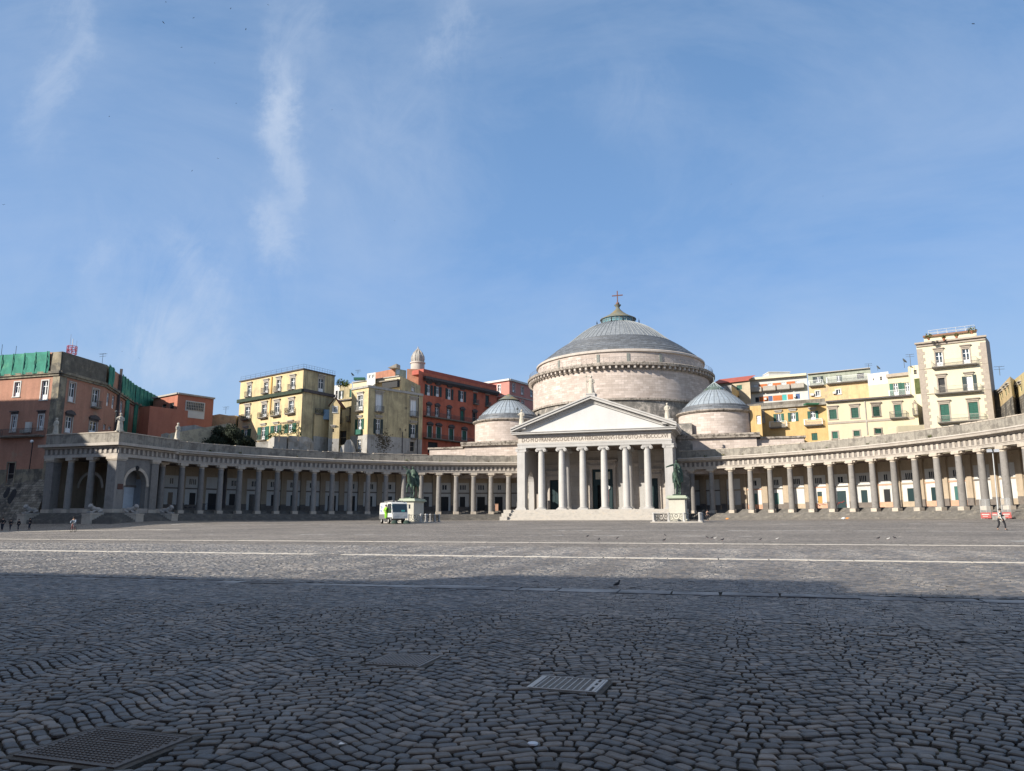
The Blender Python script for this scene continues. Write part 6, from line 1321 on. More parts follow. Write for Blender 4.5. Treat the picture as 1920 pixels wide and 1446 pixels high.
# cyclist
p = at(137, 998); hc_ = 27*dist(p)/FPX; kk_ = hc_/1.65
bk = thing('bicycle', 'small bicycle being ridden by the person at lower left of the pavilion', 'bicycle')
tyre = mat('black_rubber', (.015, .015, .016), .8)
def wheel_at(x, nm):
    b = MB(); r = .31; b.tube([(x+r*math.cos(2*pi*k/20), 0, .33+r*math.sin(2*pi*k/20)) for k in range(21)], .022, 6); o = b.build(nm, tyre, bk, True)
    b = MB()
    for k in range(8): b.tube([(x, 0, .33), (x+r*math.cos(pi*k/4), 0, .33+r*math.sin(pi*k/4))], .005, 3)
    b.build('spokes', grill, o)
wheel_at(-.5, 'wheel'); wheel_at(.5, 'wheel')
b = MB(); fr = mat('red_bike_frame', (.4, .05, .04), .4)
for q in ([(-.5, 0, .33), (-.15, 0, .8)], [(-.5, 0, .33), (-.08, 0, .33)], [(-.08, 0, .33), (-.15, 0, .8)], [(-.15, 0, .75), (.35, 0, .85)], [(-.08, 0, .33), (.38, 0, .75)], [(.34, 0, .95), (.5, 0, .33)]): b.tube(q, .022, 6)
b.build('frame', fr, bk); MB().tube([(.34, 0, .95), (.36, -.22, 1.0)], .015, 5).tube([(.34, 0, .95), (.36, .22, 1.0)], .015, 5).build('handlebar', grill, bk); MB().box(-.27, -.05, -.07, .07, .85, .9).tube([(-.15, 0, .75), (-.15, 0, .88)], .018, 5).build('saddle', tyre, bk)
cy = thing('person', 'person in a pale jacket riding a small bicycle at lower left', 'person')
body = [(-.15, 0, .98), (-.08, 0, 1.2), (.06, 0, 1.42), (.1, 0, 1.5), (.13, 0, 1.6), (.14, 0, 1.68), (-.1, .1, .95), (.22, .12, .75), (.02, .12, .28), (.14, .12, .24), (-.1, -.1, .95), (.2, -.12, .88), (-.02, -.12, .5), (.1, -.12, .45), (.05, .19, 1.36), (.22, .26, 1.15), (.36, .2, 1.03), (.05, -.19, 1.36), (.22, -.26, 1.15), (.36, -.2, 1.03)]
skin('person_body', body, [(0, 1), (1, 2), (2, 3), (3, 4), (4, 5), (0, 6), (6, 7), (7, 8), (8, 9), (0, 10), (10, 11), (11, 12), (12, 13), (2, 14), (14, 15), (15, 16), (2, 17), (17, 18), (18, 19)], [.13, .12, .14, .055, .1, .07, .085, .055, .038, .035, .085, .055, .038, .035, .07, .045, .032, .07, .045, .032], skin_m, cy)
skin('jacket', [body[i] for i in (0, 1, 2, 14, 15, 16, 17, 18, 19)], [(0, 1), (1, 2), (2, 3), (3, 4), (4, 5), (2, 6), (6, 7), (7, 8)], [.15, .15, .17, .09, .065, .05, .09, .065, .05], mat('pale_blue_jacket', (.22, .27, .33), .8), cy)
skin('trousers', [body[i] for i in (0, 6, 7, 8, 10, 11, 12)], [(0, 1), (1, 2), (2, 3), (0, 4), (4, 5), (5, 6)], [.14, .1, .075, .055, .1, .075, .055], mat('grey_trousers', (.2, .19, .19), .85), cy)
MB().ball((.115, 0, 1.63), .115, 12).build('hair', hair_m, cy, True)
for o in (bk, cy): o.location = p; o.rotation_euler = (0, 0, -1.15); o.scale = (kk_,)*3
# ------------------------------------------------------------------ bronze horsemen on marble pedestals
pedm = mat('pedestal_marble', (.50, .475, .40), .7, var=.08, scale=.8, streak=(.25, 1.2, (.3, .33, .27)))
def horseman(cx, cy_, label, ring_label, armside, zt=4.5):
    g0 = gz(cx, cy_); z0 = 1.5
    t = thing('monument_pedestal', label[0], 'pedestal', (cx, cy_, z0))
    MB().box(cx-.95, cx+.95, cy_-1.65, cy_+1.65, z0-.3, 4.05).build('pedestal_block', pedm, t); MB().box(cx-1.15, cx+1.15, cy_-1.85, cy_+1.85, z0-.3, z0+.22).build('pedestal_foot', pedm, t)
    MB().box(cx-1.05, cx+1.05, cy_-1.75, cy_+1.75, 4.05, 4.15).box(cx-1.25, cx+1.25, cy_-1.95, cy_+1.95, 4.15, 4.32).box(cx-1.1, cx+1.1, cy_-1.8, cy_+1.8, 4.32, zt).build('pedestal_cornice', mat('greened_marble', (.36, .40, .31), .7, var=.1), t)
    s = thing('equestrian_statue', label[1], 'equestrian statue')
    # horse, head towards -y
    H_ = [(0, .9, 1.75), (0, .3, 1.72), (0, -.5, 1.78), (0, -.95, 2.05), (0, -1.25, 2.55), (0, -1.35, 2.8), (0, -1.68, 2.62), (0, -1.95, 2.38),
          (.22, 1.0, 1.35), (.24, 1.15, .92), (.24, 1.28, .75), (.24, 1.12, .15), (.24, 1.0, .06),
          (-.22, .95, 1.35), (-.24, .85, .92), (-.24, 1.0, .7), (-.24, .75, .15), (-.24, .62, .06),
          (.2, -.78, 1.35), (.21, -.85, .8), (.21, -.8, .18), (.21, -.92, .06),
          (-.2, -.85, 1.4), (-.21, -1.3, 1.1), (-.21, -1.2, .62), (-.21, -1.32, .5),
          (0, 1.25, 1.85), (0, 1.5, 1.55), (0, 1.5, .75)]
    E_ = [(0, 1), (1, 2), (2, 3), (3, 4), (4, 5), (5, 6), (6, 7), (0, 8), (8, 9), (9, 10), (10, 11), (11, 12), (0, 13), (13, 14), (14, 15), (15, 16), (16, 17), (2, 18), (18, 19), (19, 20), (20, 21), (2, 22), (22, 23), (23, 24), (24, 25), (0, 26), (26, 27), (27, 28)]
    R_ = [.42, .42, .42, .33, .22, .19, .15, .1, .25, .14, .09, .07, .09, .25, .14, .09, .07, .09, .2, .11, .07, .085, .19, .11, .07, .08, .1, .12, .06]
    skin('horse', H_, E_, R_, bronze_m, s, 2, 1)
    a = armside
    B_ = [(0, .05, 2.2), (0, .02, 2.5), (0, -.02, 2.85), (0, -.03, 3.02), (0, -.06, 3.2), (0, -.06, 3.33), (.36, -.15, 2.1), (.42, -.45, 1.75), (.42, -.35, 1.25), (.42, -.55, 1.15), (-.36, -.15, 2.1), (-.42, -.45, 1.75), (-.42, -.35, 1.25), (-.42, -.55, 1.15), (a*.26, -.03, 2.88), (a*.72, -.25, 2.78+(.2 if a < 0 and zt > 4.49 and cx < 0 else 0)), (a*1.25, -.45, 2.62+(.75 if cx < 0 else 0)), (-a*.26, -.03, 2.88), (-a*.38, -.12, 2.5), (-a*.15, -.5, 2.4)]
    skin('rider', B_, [(0, 1), (1, 2), (2, 3), (3, 4), (4, 5), (0, 6), (6, 7), (7, 8), (8, 9), (0, 10), (10, 11), (11, 12), (12, 13), (2, 14), (14, 15), (15, 16), (2, 17), (17, 18), (18, 19)], [.22, .22, .25, .09, .14, .1, .15, .12, .08, .07, .15, .12, .08, .07, .11, .09, .06, .11, .09, .06], bronze_m, s)
    skin('cloak', [(0, .1, 2.9), (-a*.25, .28, 2.6), (-a*.42, .4, 2.1), (-a*.5, .45, 1.6), (-a*.52, .4, 1.15)], [(0, 1), (1, 2), (2, 3), (3, 4)], [(.12, .25), (.14, .32), (.14, .34), (.12, .32), (.06, .25)], bronze_m, s, 2)
    MB().box(-.45, .45, -1.5, 1.5, -.12, 0.02).build('bronze_base', bronze_m, s)
    s.location = (cx, cy_, zt+.12); s.scale = (1.02, 1.08, 1.28)
    # fence of marble posts with iron scroll panels, on a low marble kerb
    f = thing('monument_fence', ring_label, 'fence', (cx, cy_, 1.35)); hx, hy = 2.65, 3.1; zk = 1.42
    MB().box(cx-hx-.35, cx+hx+.35, cy_-hy-.35, cy_+hy+.35, 1.1, zk).build('kerb', marble2, f)
    nx_, ny_ = 3, 4; pts = [(cx-hx+2*hx*i/nx_, cy_-hy) for i in range(nx_+1)]+[(cx-hx+2*hx*i/nx_, cy_+hy) for i in range(nx_+1)]+[(cx-hx, cy_-hy+2*hy*i/ny_) for i in range(1, ny_)]+[(cx+hx, cy_-hy+2*hy*i/ny_) for i in range(1, ny_)]
    po = MB().box(-.16, .16, -.16, .16, 0, .12).lathe([(.14, .1), (.12, .2), (.11, .85), (.15, .9), (.15, .98), (.08, 1.04), (.01, 1.08)], 12).build('fence_post', marble, None)
    hook(po, f)
    for i, (x, y) in enumerate(pts):
        if i: part_copy(po, f, (x, y, zk))
        else: po.location = (x, y, zk)
    def panel(L):
        b = MB(); h = .92; b.box(-L/2, L/2, -.02, .02, h-.04, h).box(-L/2, L/2, -.02, .02, .06, .1)
        n_ = 16; b.tube([(L*.3*math.cos(pi+pi*k/n_), 0, .82+.62*math.sin(pi+pi*k/n_)) for k in range(n_+1)], .028, 4); b.tube([(L*.12*math.cos(2*pi*k/10), 0, .66+.16*math.sin(2*pi*k/10)) for k in range(11)], .03, 4)
        for sg in (-1, 1): b.tube([(sg*L*.3, 0, .82), (sg*L*.42, 0, .9)], .025, 4); b.tube([(sg*L*.2, 0, .3), (sg*L*.4, 0, .1)], .025, 4); b.tube([(sg*L*.46, 0, .08), (sg*L*.46, 0, .9)], .02, 4); b.tube([(sg*L*.4, 0, .3), (sg*L*.34, 0, .5), (sg*L*.44, 0, .62)], .02, 4)
        return b
    px_ = panel(2*hx/nx_-.3).build('iron_panel', iron, None); hook(px_, f); first = True
    for i in range(nx_):
        for y in (cy_-hy, cy_+hy):
            q = (cx-hx+2*hx*(i+.5)/nx_, y, zk)
            if first: px_.location = q; first = False
            else: part_copy(px_, f, q)
    py_ = panel(2*hy/ny_-.3).build('iron_panel', iron, None); hook(py_, f); first = True
    for i in range(ny_):
        for x in (cx-hx, cx+hx):
            q = (x, cy_-hy+2*hy*(i+.5)/ny_, zk)
            if first: py_.location = q; py_.rotation_euler = (0, 0, pi/2); first = False
            else: part_copy(py_, f, q, pi/2)
horseman(-17.4, -39.5, ('pale marble pedestal of the left monument, half hidden by the white sweeper', 'green bronze horseman on the left pedestal, arm raised'), 'low fence of marble posts and iron scrolls round the left monument', -1)
horseman(17.9, -39.5, ('pale marble pedestal of the right monument, in front of the portico end', 'green bronze horseman on the right pedestal, arm held out level'), 'low fence of marble posts and iron scrolls round the right monument', -1)
# ------------------------------------------------------------------ stone saints
stat_m = mat('weathered_statue_marble', (.46, .42, .35), .8, var=.15, scale=3, streak=(.4, 2, (.2, .18, .15)))
def saint(loc, H_, rz, label, prop=None, m=stat_m):
    t = thing('statue', label, 'statue', (0, 0, 0), 0, 'stone statues on the roofs'); k = H_/3.0
    b = MB(); n_ = 20; vs = []; pf = [(.55, 0), (.5, .3), (.44, .9), (.36, 1.5), (.38, 1.9), (.44, 2.25), (.3, 2.45), (.14, 2.52)]
    for r, z in pf:
        for j in range(n_):
            a = 2*pi*j/n_; rr = r*(1+.10*math.sin(5*a+z*2)*(1 if z < 1.9 else .3)); vs.append((rr*math.cos(a)*k*.8, rr*math.sin(a)*k, z*k))
    fs = [(i*n_+j, i*n_+(j+1) % n_, (i+1)*n_+(j+1) % n_, (i+1)*n_+j) for i in range(len(pf)-1) for j in range(n_)]+[tuple(range(n_))[::-1]]
    b.add(vs, fs); b.ball((.02*k, 0, 2.76*k), .22*k, 12, (1, .85, 1.15)); b.ball((-.02*k, 0, 2.82*k), .23*k, 10, (1, .9, .9))
    b.tube([(0, .4*k, 2.25*k), (.1*k, .52*k, 1.8*k), (.32*k, .2*k, 1.65*k)], [.14*k, .12*k, .08*k], 8)
    if prop: b.tube([(0, -.4*k, 2.25*k), (.15*k, -.62*k, 1.9*k), (.25*k, -.75*k, 2.1*k)], [.14*k, .11*k, .07*k], 8)
    else: b.tube([(0, -.4*k, 2.25*k), (.1*k, -.5*k, 1.8*k), (.3*k, -.15*k, 1.45*k)], [.14*k, .12*k, .08*k], 8)
    b.build('figure', m, t, True)
    if prop == 'cross': MB().box(.2*k, .32*k, -.84*k, -.7*k, 0, 3.5*k).box(.2*k, .32*k, -1.3*k, -.25*k, 2.75*k, 2.9*k).build('cross', stat_m, t)
    if prop == 'staff': MB().tube([(.25*k, -.78*k, 1.4*k), (.25*k, -.8*k, 2.9*k)], .04*k, 6).lathe([(.01, -.25*k), (.22*k, 0), (.22*k, .1*k), (.01, .3*k)], 10, (.25*k, -.8*k, 3.1*k)).build('staff', grill, t)
    MB().box(-.6*k, .6*k, -.6*k, .6*k, -.12*k, .0).build('statue_base', stat_m, t); t.location = (loc[0], loc[1], loc[2]+.12*k); t.rotation_euler = (0, 0, rz); return t
saint((0, -.5, 24.28), 3.3, -pi/2, 'draped stone figure holding a tall cross on the pediment apex', 'cross'); saint((-13.3, -.5, 19.0), 2.9, -pi/2, 'robed stone figure with a staff on the left corner of the pediment', 'staff'); saint((13.5, -.5, 19.05), 2.85, -pi/2, 'slender stone figure on the right corner of the pediment')
saint((XA-.3, YB+.3, 14.38), 2.6, -.6, 'stone figure on the pavilion corner, in front of the orange palace', 'staff'); saint((XA-.3, -35.6, 14.38), 2.6, 0, 'stooping stone figure at the inner end of the pavilion parapet'); saint((-72.2, YB+.3, 14.38), 2.4, -pi/2, 'shaded stone figure at the outer end of the pavilion parapet')
# ------------------------------------------------------------------ street sweeper lorry
cx, cy_, g = at(737, 982)
T = thing('street_sweeper', 'small white and green street sweeping lorry beside the left monument', 'sweeper lorry')
wp = mat('white_vehicle_paint', (.55, .55, .53), .35, var=.04, spec=.5); gp = mat('grey_plastic', (.13, .13, .13), .6); limeg = mat('lime_green_panel', (.16, .42, .06), .5); winm = mat('vehicle_glass', (.02, .03, .035), .05, spec=.8)
b = MB(); k0 = [(-2.35, .95), (-2.42, 1.3), (-2.3, 2.35), (-2.1, 2.5), (.35, 2.5), (.35, .95)]
def side(b, poly, y0, y1): n = len(poly); b.add([(x, y0, z) for x, z in poly]+[(x, y1, z) for x, z in poly], [tuple(range(n)), tuple(range(n, 2*n))[::-1]]+[(i, n+i, n+(i+1) % n, (i+1) % n) for i in range(n)])
side(b, k0, -.98, .98); b.build('hopper_body', wp, T)
b = MB(); side(b, [(.4, .75), (.4, 2.4), (.55, 2.52), (1.95, 2.52), (2.2, 2.35), (2.45, 1.35), (2.45, .75)], -.95, .95); cab = b.build('cab', wp, T)
for s in (-1, 1):
    b = MB(); side(b, [(.75, 1.25), (.75, 2.32), (1.98, 2.32), (2.2, 1.25)], s*.952, s*.965); b.build('side_window', winm, cab)
    b = MB(); side(b, [(.45, .8), (.45, 1.9), (.72, 1.9), (.72, .8)], s*.953, s*.967); b.build('green_stripe', limeg, cab)
b = MB(); b.add([(2.24, -.85, 2.3), (2.24, .85, 2.3), (2.475, .88, 1.35), (2.475, -.88, 1.35), (2.2, -.85, 2.3), (2.2, .85, 2.3), (2.44, .88, 1.35), (2.44, -.88, 1.35)], [(0, 3, 2, 1), (0, 1, 5, 4), (2, 3, 7, 6), (1, 2, 6, 5), (3, 0, 4, 7)]); b.build('windscreen', winm, cab)
MB().box(2.3, 2.6, -.92, .92, .6, 1.1).box(2.46, 2.5, -.8, .8, 1.12, 1.24).build('bumper', wp, T); MB().box(-2.3, 1.9, -.85, .85, .4, .95).box(-2.38, .38, -1.0, 1.0, .55, 1.12).build('chassis', gp, T)
MB().box(2.595, 2.615, .35, .75, .85, 1.0).build('headlight', mat('headlight_glass', (.6, .6, .58), .2), T); MB().box(2.595, 2.615, -.75, -.35, .85, 1.0).build('headlight', MATS['headlight_glass'], T)
for s in (-1, 1):
    b = MB(); b.tube([(1.95, s*.95, 2.2), (2.35, s*1.2, 2.2)], .03, 5).box(2.3, 2.38, s*1.2-.1, s*1.2+.1, 1.75, 2.25); b.build('wing_mirror', gp, T)
    for x in (-1.7, 1.05):
        b = MB(); b.T = Matrix.Translation((x, s*.86, .36)) @ Matrix.Rotation(pi/2, 4, 'X'); b.lathe([(.2, -.12), (.33, -.12), (.36, -.08), (.36, .08), (.33, .12), (.2, .12)], 20); w_ = b.build('wheel', tyre, T, True)
        b = MB(); b.T = Matrix.Translation((x, s*.86, .36)) @ Matrix.Rotation(pi/2, 4, 'X'); b.lathe([(.01, .1*s*-1), (.1, .1*s*-1), (.21, .06*s*-1)], 16); b.lathe([(.21, -.1), (.21, .1)], 16); b.build('wheel_rim', whitew, w_, True)
b = MB(); b.T = Matrix.Translation((2.75, .75, .25)); b.lathe([(.45, -.22), (.3, .05), (.12, .15), (.01, .16)], 18); b.build('round_brush', mat('brush_bristles', (.03, .05, .04), .95), T)
b = MB(); b.T = Matrix.Translation((2.75, -.75, .25)); b.lathe([(.45, -.22), (.3, .05), (.12, .15), (.01, .16)], 18); b.build('round_brush', MATS['brush_bristles'], T)
MB().tube([(-1.9, -.5, 2.62), (1.4, -.5, 2.66)], .09, 8).box(-.2, 1.9, -.3, .5, 2.52, 2.68).tube([(1.9, .4, 2.62), (2.15, .4, 2.62)], .07, 8).build('roof_suction_boom', gp, T)
MB().box(2.24, 2.27, -.95, -.55, 1.55, 2.2).box(2.46, 2.49, .2, .6, 1.4, 1.6).build('route_card', teal, cab)
for sx_ in ((-1.5, 1.95), (-1.75, 1.5)):
    b = MB(); b.box(sx_[0]-.12, sx_[0]+.18, -.992, -.981, sx_[1]-.14, sx_[1]+.14).box(sx_[0]-.5, sx_[0]-.3, -.992, -.981, sx_[1]+.1, sx_[1]+.16); b.build('door_badge', mat('blue_badge', (.05, .12, .35), .6), T)
# driver leaning at the open door
dr = thing('person', 'sweeper driver in a lime green high visibility jacket at the cab door', 'person')
bd = [(0, 0, .95), (0, 0, 1.15), (0, 0, 1.4), (0, 0, 1.5), (0, 0, 1.63), (0, 0, 1.74), (.1, 0, .88), (.12, 0, .48), (.1, 0, .08), (-.1, 0, .88), (-.12, 0, .48), (-.1, 0, .08), (.2, 0, 1.4), (.26, -.1, 1.15), (.2, -.28, 1.02), (-.2, 0, 1.4), (-.26, -.08, 1.15), (-.22, -.2, .95)]
ed = [(0, 1), (1, 2), (2, 3), (3, 4), (4, 5), (0, 6), (6, 7), (7, 8), (0, 9), (9, 10), (10, 11), (2, 12), (12, 13), (13, 14), (2, 15), (15, 16), (16, 17)]
skin('person_body', bd, ed, [.14, .13, .15, .055, .1, .07, .09, .058, .045, .09, .058, .045, .07, .048, .034, .07, .048, .034], skin_m, dr)
limec = mat('lime_high_visibility', (.26, .62, .04), .7)
skin('jacket', [bd[i] for i in (0, 1, 2, 12, 13, 14, 15, 16, 17)], [(0, 1), (1, 2), (2, 3), (3, 4), (4, 5), (2, 6), (6, 7), (7, 8)], [.17, .16, .18, .1, .075, .055, .1, .075, .055], limec, dr); skin('trousers', [bd[i] for i in (0, 6, 7, 8, 9, 10, 11)], [(0, 1), (1, 2), (2, 3), (0, 4), (4, 5), (5, 6)], [.155, .11, .08, .065, .11, .08, .065], limec, dr)
MB().ball((0, 0, 1.68), .112, 12).build('hair', hair_m, dr, True)
T.location = (cx, cy_, g); T.rotation_euler = (0, 0, -.8); T.scale = (1.04,)*3
M_ = Matrix.Translation((cx, cy_, g+.55)) @ Matrix.Rotation(-.8, 4, 'Z'); q = M_ @ Vector((.62, -1.18, 0)); dr.location = q; dr.rotation_euler = (0, 0, -.62)
# ------------------------------------------------------------------ light mast and barriers at the right
p = at(1873, 975); zb = p[2]
T = thing('light_mast', 'slender grey floodlight mast standing inside the barriers at right', 'light mast', p)
top = CAM+ray(1850, 843)*dist(p); top = (float(top[0]), float(top[1]), float(top[2]))
steel = mat('galvanised_steel', (.42, .43, .43), .45, metal=.4, var=.1); redc = mat('red_banner', (.36, .09, .08), .8, var=.1)
top = (p[0]+.15, p[1], top[2])
MB().tube([p, tuple((np.array(p)+np.array(top))/2), top], [.09, .07, .05], 8).build('mast', steel, T); MB().box(p[0]-.5, p[0]+.5, p[1]-.5, p[1]+.5, zb, zb+.5).build('ballast', greys, T)
for dx in (-.36, .36):
    b = MB(); b.T = Matrix.Translation((top[0]+dx, top[1]-.15, top[2])); b.box(-.24, .24, -.12, .12, -.18, .14); b.build('floodlight', mat('floodlight_glass', (.5, .52, .55), .2, metal=.3), T)
MB().box(top[0]-.6, top[0]+.6, top[1]-.04, top[1]+.04, top[2]-.04, top[2]+.04).build('crossbar', grill, T)
def barrier(px0, px1, py, hpx, label, red=True):
    a = np.array(at(px0, py)); c_ = np.array(at(px1, py)); c_[:2] = a[:2]+(c_[:2]-a[:2]); L = float(np.linalg.norm((c_-a)[:2])); h = hpx*dist(a)/FPX; rz = math.atan2(c_[1]-a[1], c_[0]-a[0])
    t = thing('barrier', label, 'barrier', tuple(map(float, a))); b = MB(); b.T = Matrix.Translation(tuple(a)) @ Matrix.Rotation(rz, 4, 'Z')
    for z in (.5, h): b.tube([(0, 0, z), (L, 0, z)], .028, 5)
    for k in range(int(L/.11)+1): x = L*k/int(L/.11); b.tube([(x, 0, .5 if k % 8 else 0), (x, 0, h)], .012 if k % 8 else .026, 4)
    b.build('steel_frame', steel, t)
    if red: b = MB(); b.T = Matrix.Translation(tuple(a)) @ Matrix.Rotation(rz, 4, 'Z'); b.box(0, L, -.03, .02, .08, .78); o = b.build('red_banner', redc, t); b = MB(); b.T = Matrix.Translation(tuple(a)) @ Matrix.Rotation(rz, 4, 'Z'); b.box(L*.12, L*.85, -.036, -.031, .5, .6).box(L*.2, L*.7, -.036, -.031, .3, .36); b.build('banner_stripe', whitew, o)
barrier(1840, 1859, 972, 36, 'tall grey barrier with a red banner, left of the light mast'); barrier(1861, 1872, 971.5, 10, 'short red and white barrier section at the foot of the light mast'); barrier(1880, 1897, 970.5, 38, 'tall grey barrier with a red banner, right of the light mast')
# small lamp pole on the orange palace
p = onY(55, 880, -45.2); q = onY(61.5, 829, -45.2); T = thing('lamp_pole', 'thin dark lamp pole on top of the rough wall at the far left', 'lamp', tuple(map(float, p))); MB().tube([tuple(p), tuple(q)], .07, 6).build('pole', iron, T); MB().ball(tuple(q+np.array([-.2, 0, .1])), .25, 10).build('lamp_globe', white_wood, T, True)
# chair, boxes and litter
def pedbox(name, label, cat, a, r, w_, h, m, z=3.47):
    x, y = pol(r, a); b = MB(); b.T = Matrix.Translation((x, y, z)) @ Matrix.Rotation(-a, 4, 'Z'); b.box(-w_/2, w_/2, -w_/2, w_/2, 0, h).box(-w_/2-.04, w_/2+.04, -w_/2-.04, w_/2+.04, h, h+.06); return tag(b.build(name, m), label, cat)
pedbox('stone_block', 'upright grey stone block beside the last arcade column left of the portico', 'stone block', -.268, 63.4, .65, 2.2, lava, 2.8); pedbox('plinth_box', 'small terracotta coloured box in the arcade left of the portico', 'box', -.335, 65.9, .7, 1.3, pink_wall); pedbox('marble_slab', 'upright pale slab inside the left side of the portico', 'slab', -.20, 60.0, .9, 3.0, church_pale, 3.48); pedbox('waste_box', 'dark waste bin in the shaded arcade left of the portico', 'bin', -.365, 66.6, .6, 1.1, dark)
a = RA[16]-.005; x, y = pol(65.2, a); T = thing('cafe_chair', 'dark cafe chair on the arcade steps at the right edge', 'chair', (x, y, 3.1)); b = MB(); b.box(x-.25, x+.25, y-.25, y+.25, 3.55, 3.6).build('seat', tyre, T); MB().box(x-.25, x+.25, y+.22, y+.26, 3.6, 4.05).build('backrest', tyre, T)
for sx_ in (-.22, .22):
    for sy_ in (-.22, .22): MB().tube([(x+sx_, y+sy_, 3.1), (x+sx_, y+sy_, 3.55)], .025, 5).build('leg', tyre, T)
orb = mat('orange_litter', (.6, .25, .08), .7)
for px, py, m_, lab in [(1364, 972.5, orb, 'crumpled orange litter at the foot of the steps right of the portico'), (1582, 973, white_wood, 'white bag at the foot of the right arcade steps'), (1589.5, 972, orb, 'orange bag beside the white bag on the right arcade steps')]:
    d = ray(px, py); a_ = math.atan2(d[0], d[1]); 
    s_ = 60.0; p = None
    for k in range(4000):
        q = CAM+d*(60+k*.02)
        if math.hypot(q[0], q[1]-CY) > 60.3: p = q; break
    b = MB().ball((float(p[0]), float(p[1]), 1.78), .22, 8, (1.5, 1, .7)); tag(b.build('litter_bag', m_, None), lab, 'litter')
# ------------------------------------------------------------------ dark evergreen behind the left arcade
rr_ = random.Random(3)
for (x0, x1, yt, D, lab) in [(380, 478, 799, 134, 'dark round-topped evergreen tree behind the left arcade parapet')]:
    xm = (x0+x1)/2; p = CAM+ray(xm-3, 822)*D; T = thing('evergreen_tree', lab, 'tree', (float(p[0]), float(p[1]), 4)); sph = []
    for k in range(34):
        u = rr_.uniform(-1, 1); px_ = xm+u*(x1-x0)*.44; top_ = yt+ (abs(u)**2)*24 + (6 if u > .2 else 0); py_ = rr_.uniform(top_+5, 836); q = CAM+ray(px_, py_)*(D+rr_.uniform(-2, 2)); sph.append((tuple(map(float, q)), rr_.uniform(.7, 1.25)))
    foliage('crown', sph, 520, .2, leaf_m, T)
    b = MB(); b.tube([(p[0], p[1], 4), (p[0]+.2, p[1], 9), (p[0], p[1], 13)], [.35, .28, .15], 8)
    for k in range(7): q = sph[k*4][0]; b.tube([(p[0]+.1, p[1], 9+k*.4), q], [.12, .04], 5)
    b.build('trunk', darktrim, T)
# aerials and masts on roofs
def aerial(px0, py0, px1, py1, D, label, kind='yagi'):
    a = CAM+ray(px0, py0)*D; c_ = CAM+ray(px1, py1)*D; a = tuple(map(float, a)); c_ = (a[0], a[1], float(c_[2])); b = MB(); b.tube([a, c_], .04, 4)
    if kind == 'yagi':
        for z in (0, .4): b.tube([(c_[0]-.7, c_[1], c_[2]-z), (c_[0]+.7, c_[1], c_[2]-z)], .025, 4)
        for k in range(5): b.tube([(c_[0]-.6+.3*k, c_[1]-.3, c_[2]), (c_[0]-.6+.3*k, c_[1]+.3, c_[2])], .018, 3)
    if kind == 'dish': b.T = Matrix.Translation((c_[0], c_[1], c_[2])) @ Matrix.Rotation(.9, 4, 'Y'); b.lathe([(.01, 0), (.3, .06), (.5, .18), (.52, .2)], 14)
    tag(b.build('roof_aerial', grill), label, 'aerial', 'aerials on the roofs')
for q in [(29, 666, 29, 648, 118, 'dark aerial mast on the netted palace roof, second from the left edge', 'mast'), (2, 668, 2, 645, 118, 'dark aerial mast on the netted palace roof at the left edge', 'mast'), (191.5, 682, 193.5, 663, 122, 'aerial behind the bend of the netted palace roof', 'yagi'),
    (545, 788, 545, 776, 150, 'aerial', 'yagi')][:3]: aerial(*q)
aerial(423, 776, 424, 763, 150, 'aerial on the tuff block left of the yellow palace'); aerial(671, 702, 671.5, 694, 172, 'aerial behind the green awning'); aerial(660, 706, 661, 703, 172, 'small round dish left of the green awning', 'dish'); aerial(1629, 693, 1629.5, 682, 152, 'aerial above the terraced house'); aerial(1646, 695, 1646, 690, 150, 'dish on the white cube house roof', 'dish'); aerial(1696, 690, 1696.5, 677, 138, 'dish beside the tower house', 'dish'); aerial(1708, 688, 1708.5, 664, 138, 'tall aerial beside the tower house'); aerial(1875, 704, 1876, 687, 112, 'branched aerial at the far right')
T = thing('red_lattice_mast', 'red and white lattice antenna cage behind the netted palace roof', 'antenna mast'); b = MB(); c0 = CAM+ray(134, 664)*125; r_ = .75; c0 = tuple(map(float, c0)); redw = mat('red_mast_paint', (.45, .06, .08), .6)
for k in range(8):
    a0, a1 = 2*pi*k/8, 2*pi*(k+1)/8; P = lambda a, z: (c0[0]+r_*math.cos(a), c0[1]+r_*math.sin(a), c0[2]+z); b.tube([P(a0, 0), P(a0, 1.35)], .05, 4)
    for z in (.0, .65, 1.3): b.tube([P(a0, z), P(a1, z)], .05, 4)
    b.tube([P(a0, 0), P(a1, .65)], .03, 3); b.tube([P(a1, .65), P(a0, 1.3)], .03, 3)
b.build('lattice_cage', redw, T); MB().tube([(c0[0], c0[1], c0[2]-1.5), (c0[0], c0[1], c0[2]+2.6)], .05, 5).tube([(c0[0]-.5, c0[1], c0[2]), (c0[0]-.5, c0[1], c0[2]+3.4)], .03, 4).tube([(c0[0]+.9, c0[1], c0[2]), (c0[0]+.9, c0[1], c0[2]+2.2)], .03, 4).build('whip_aerials', whitew, T)
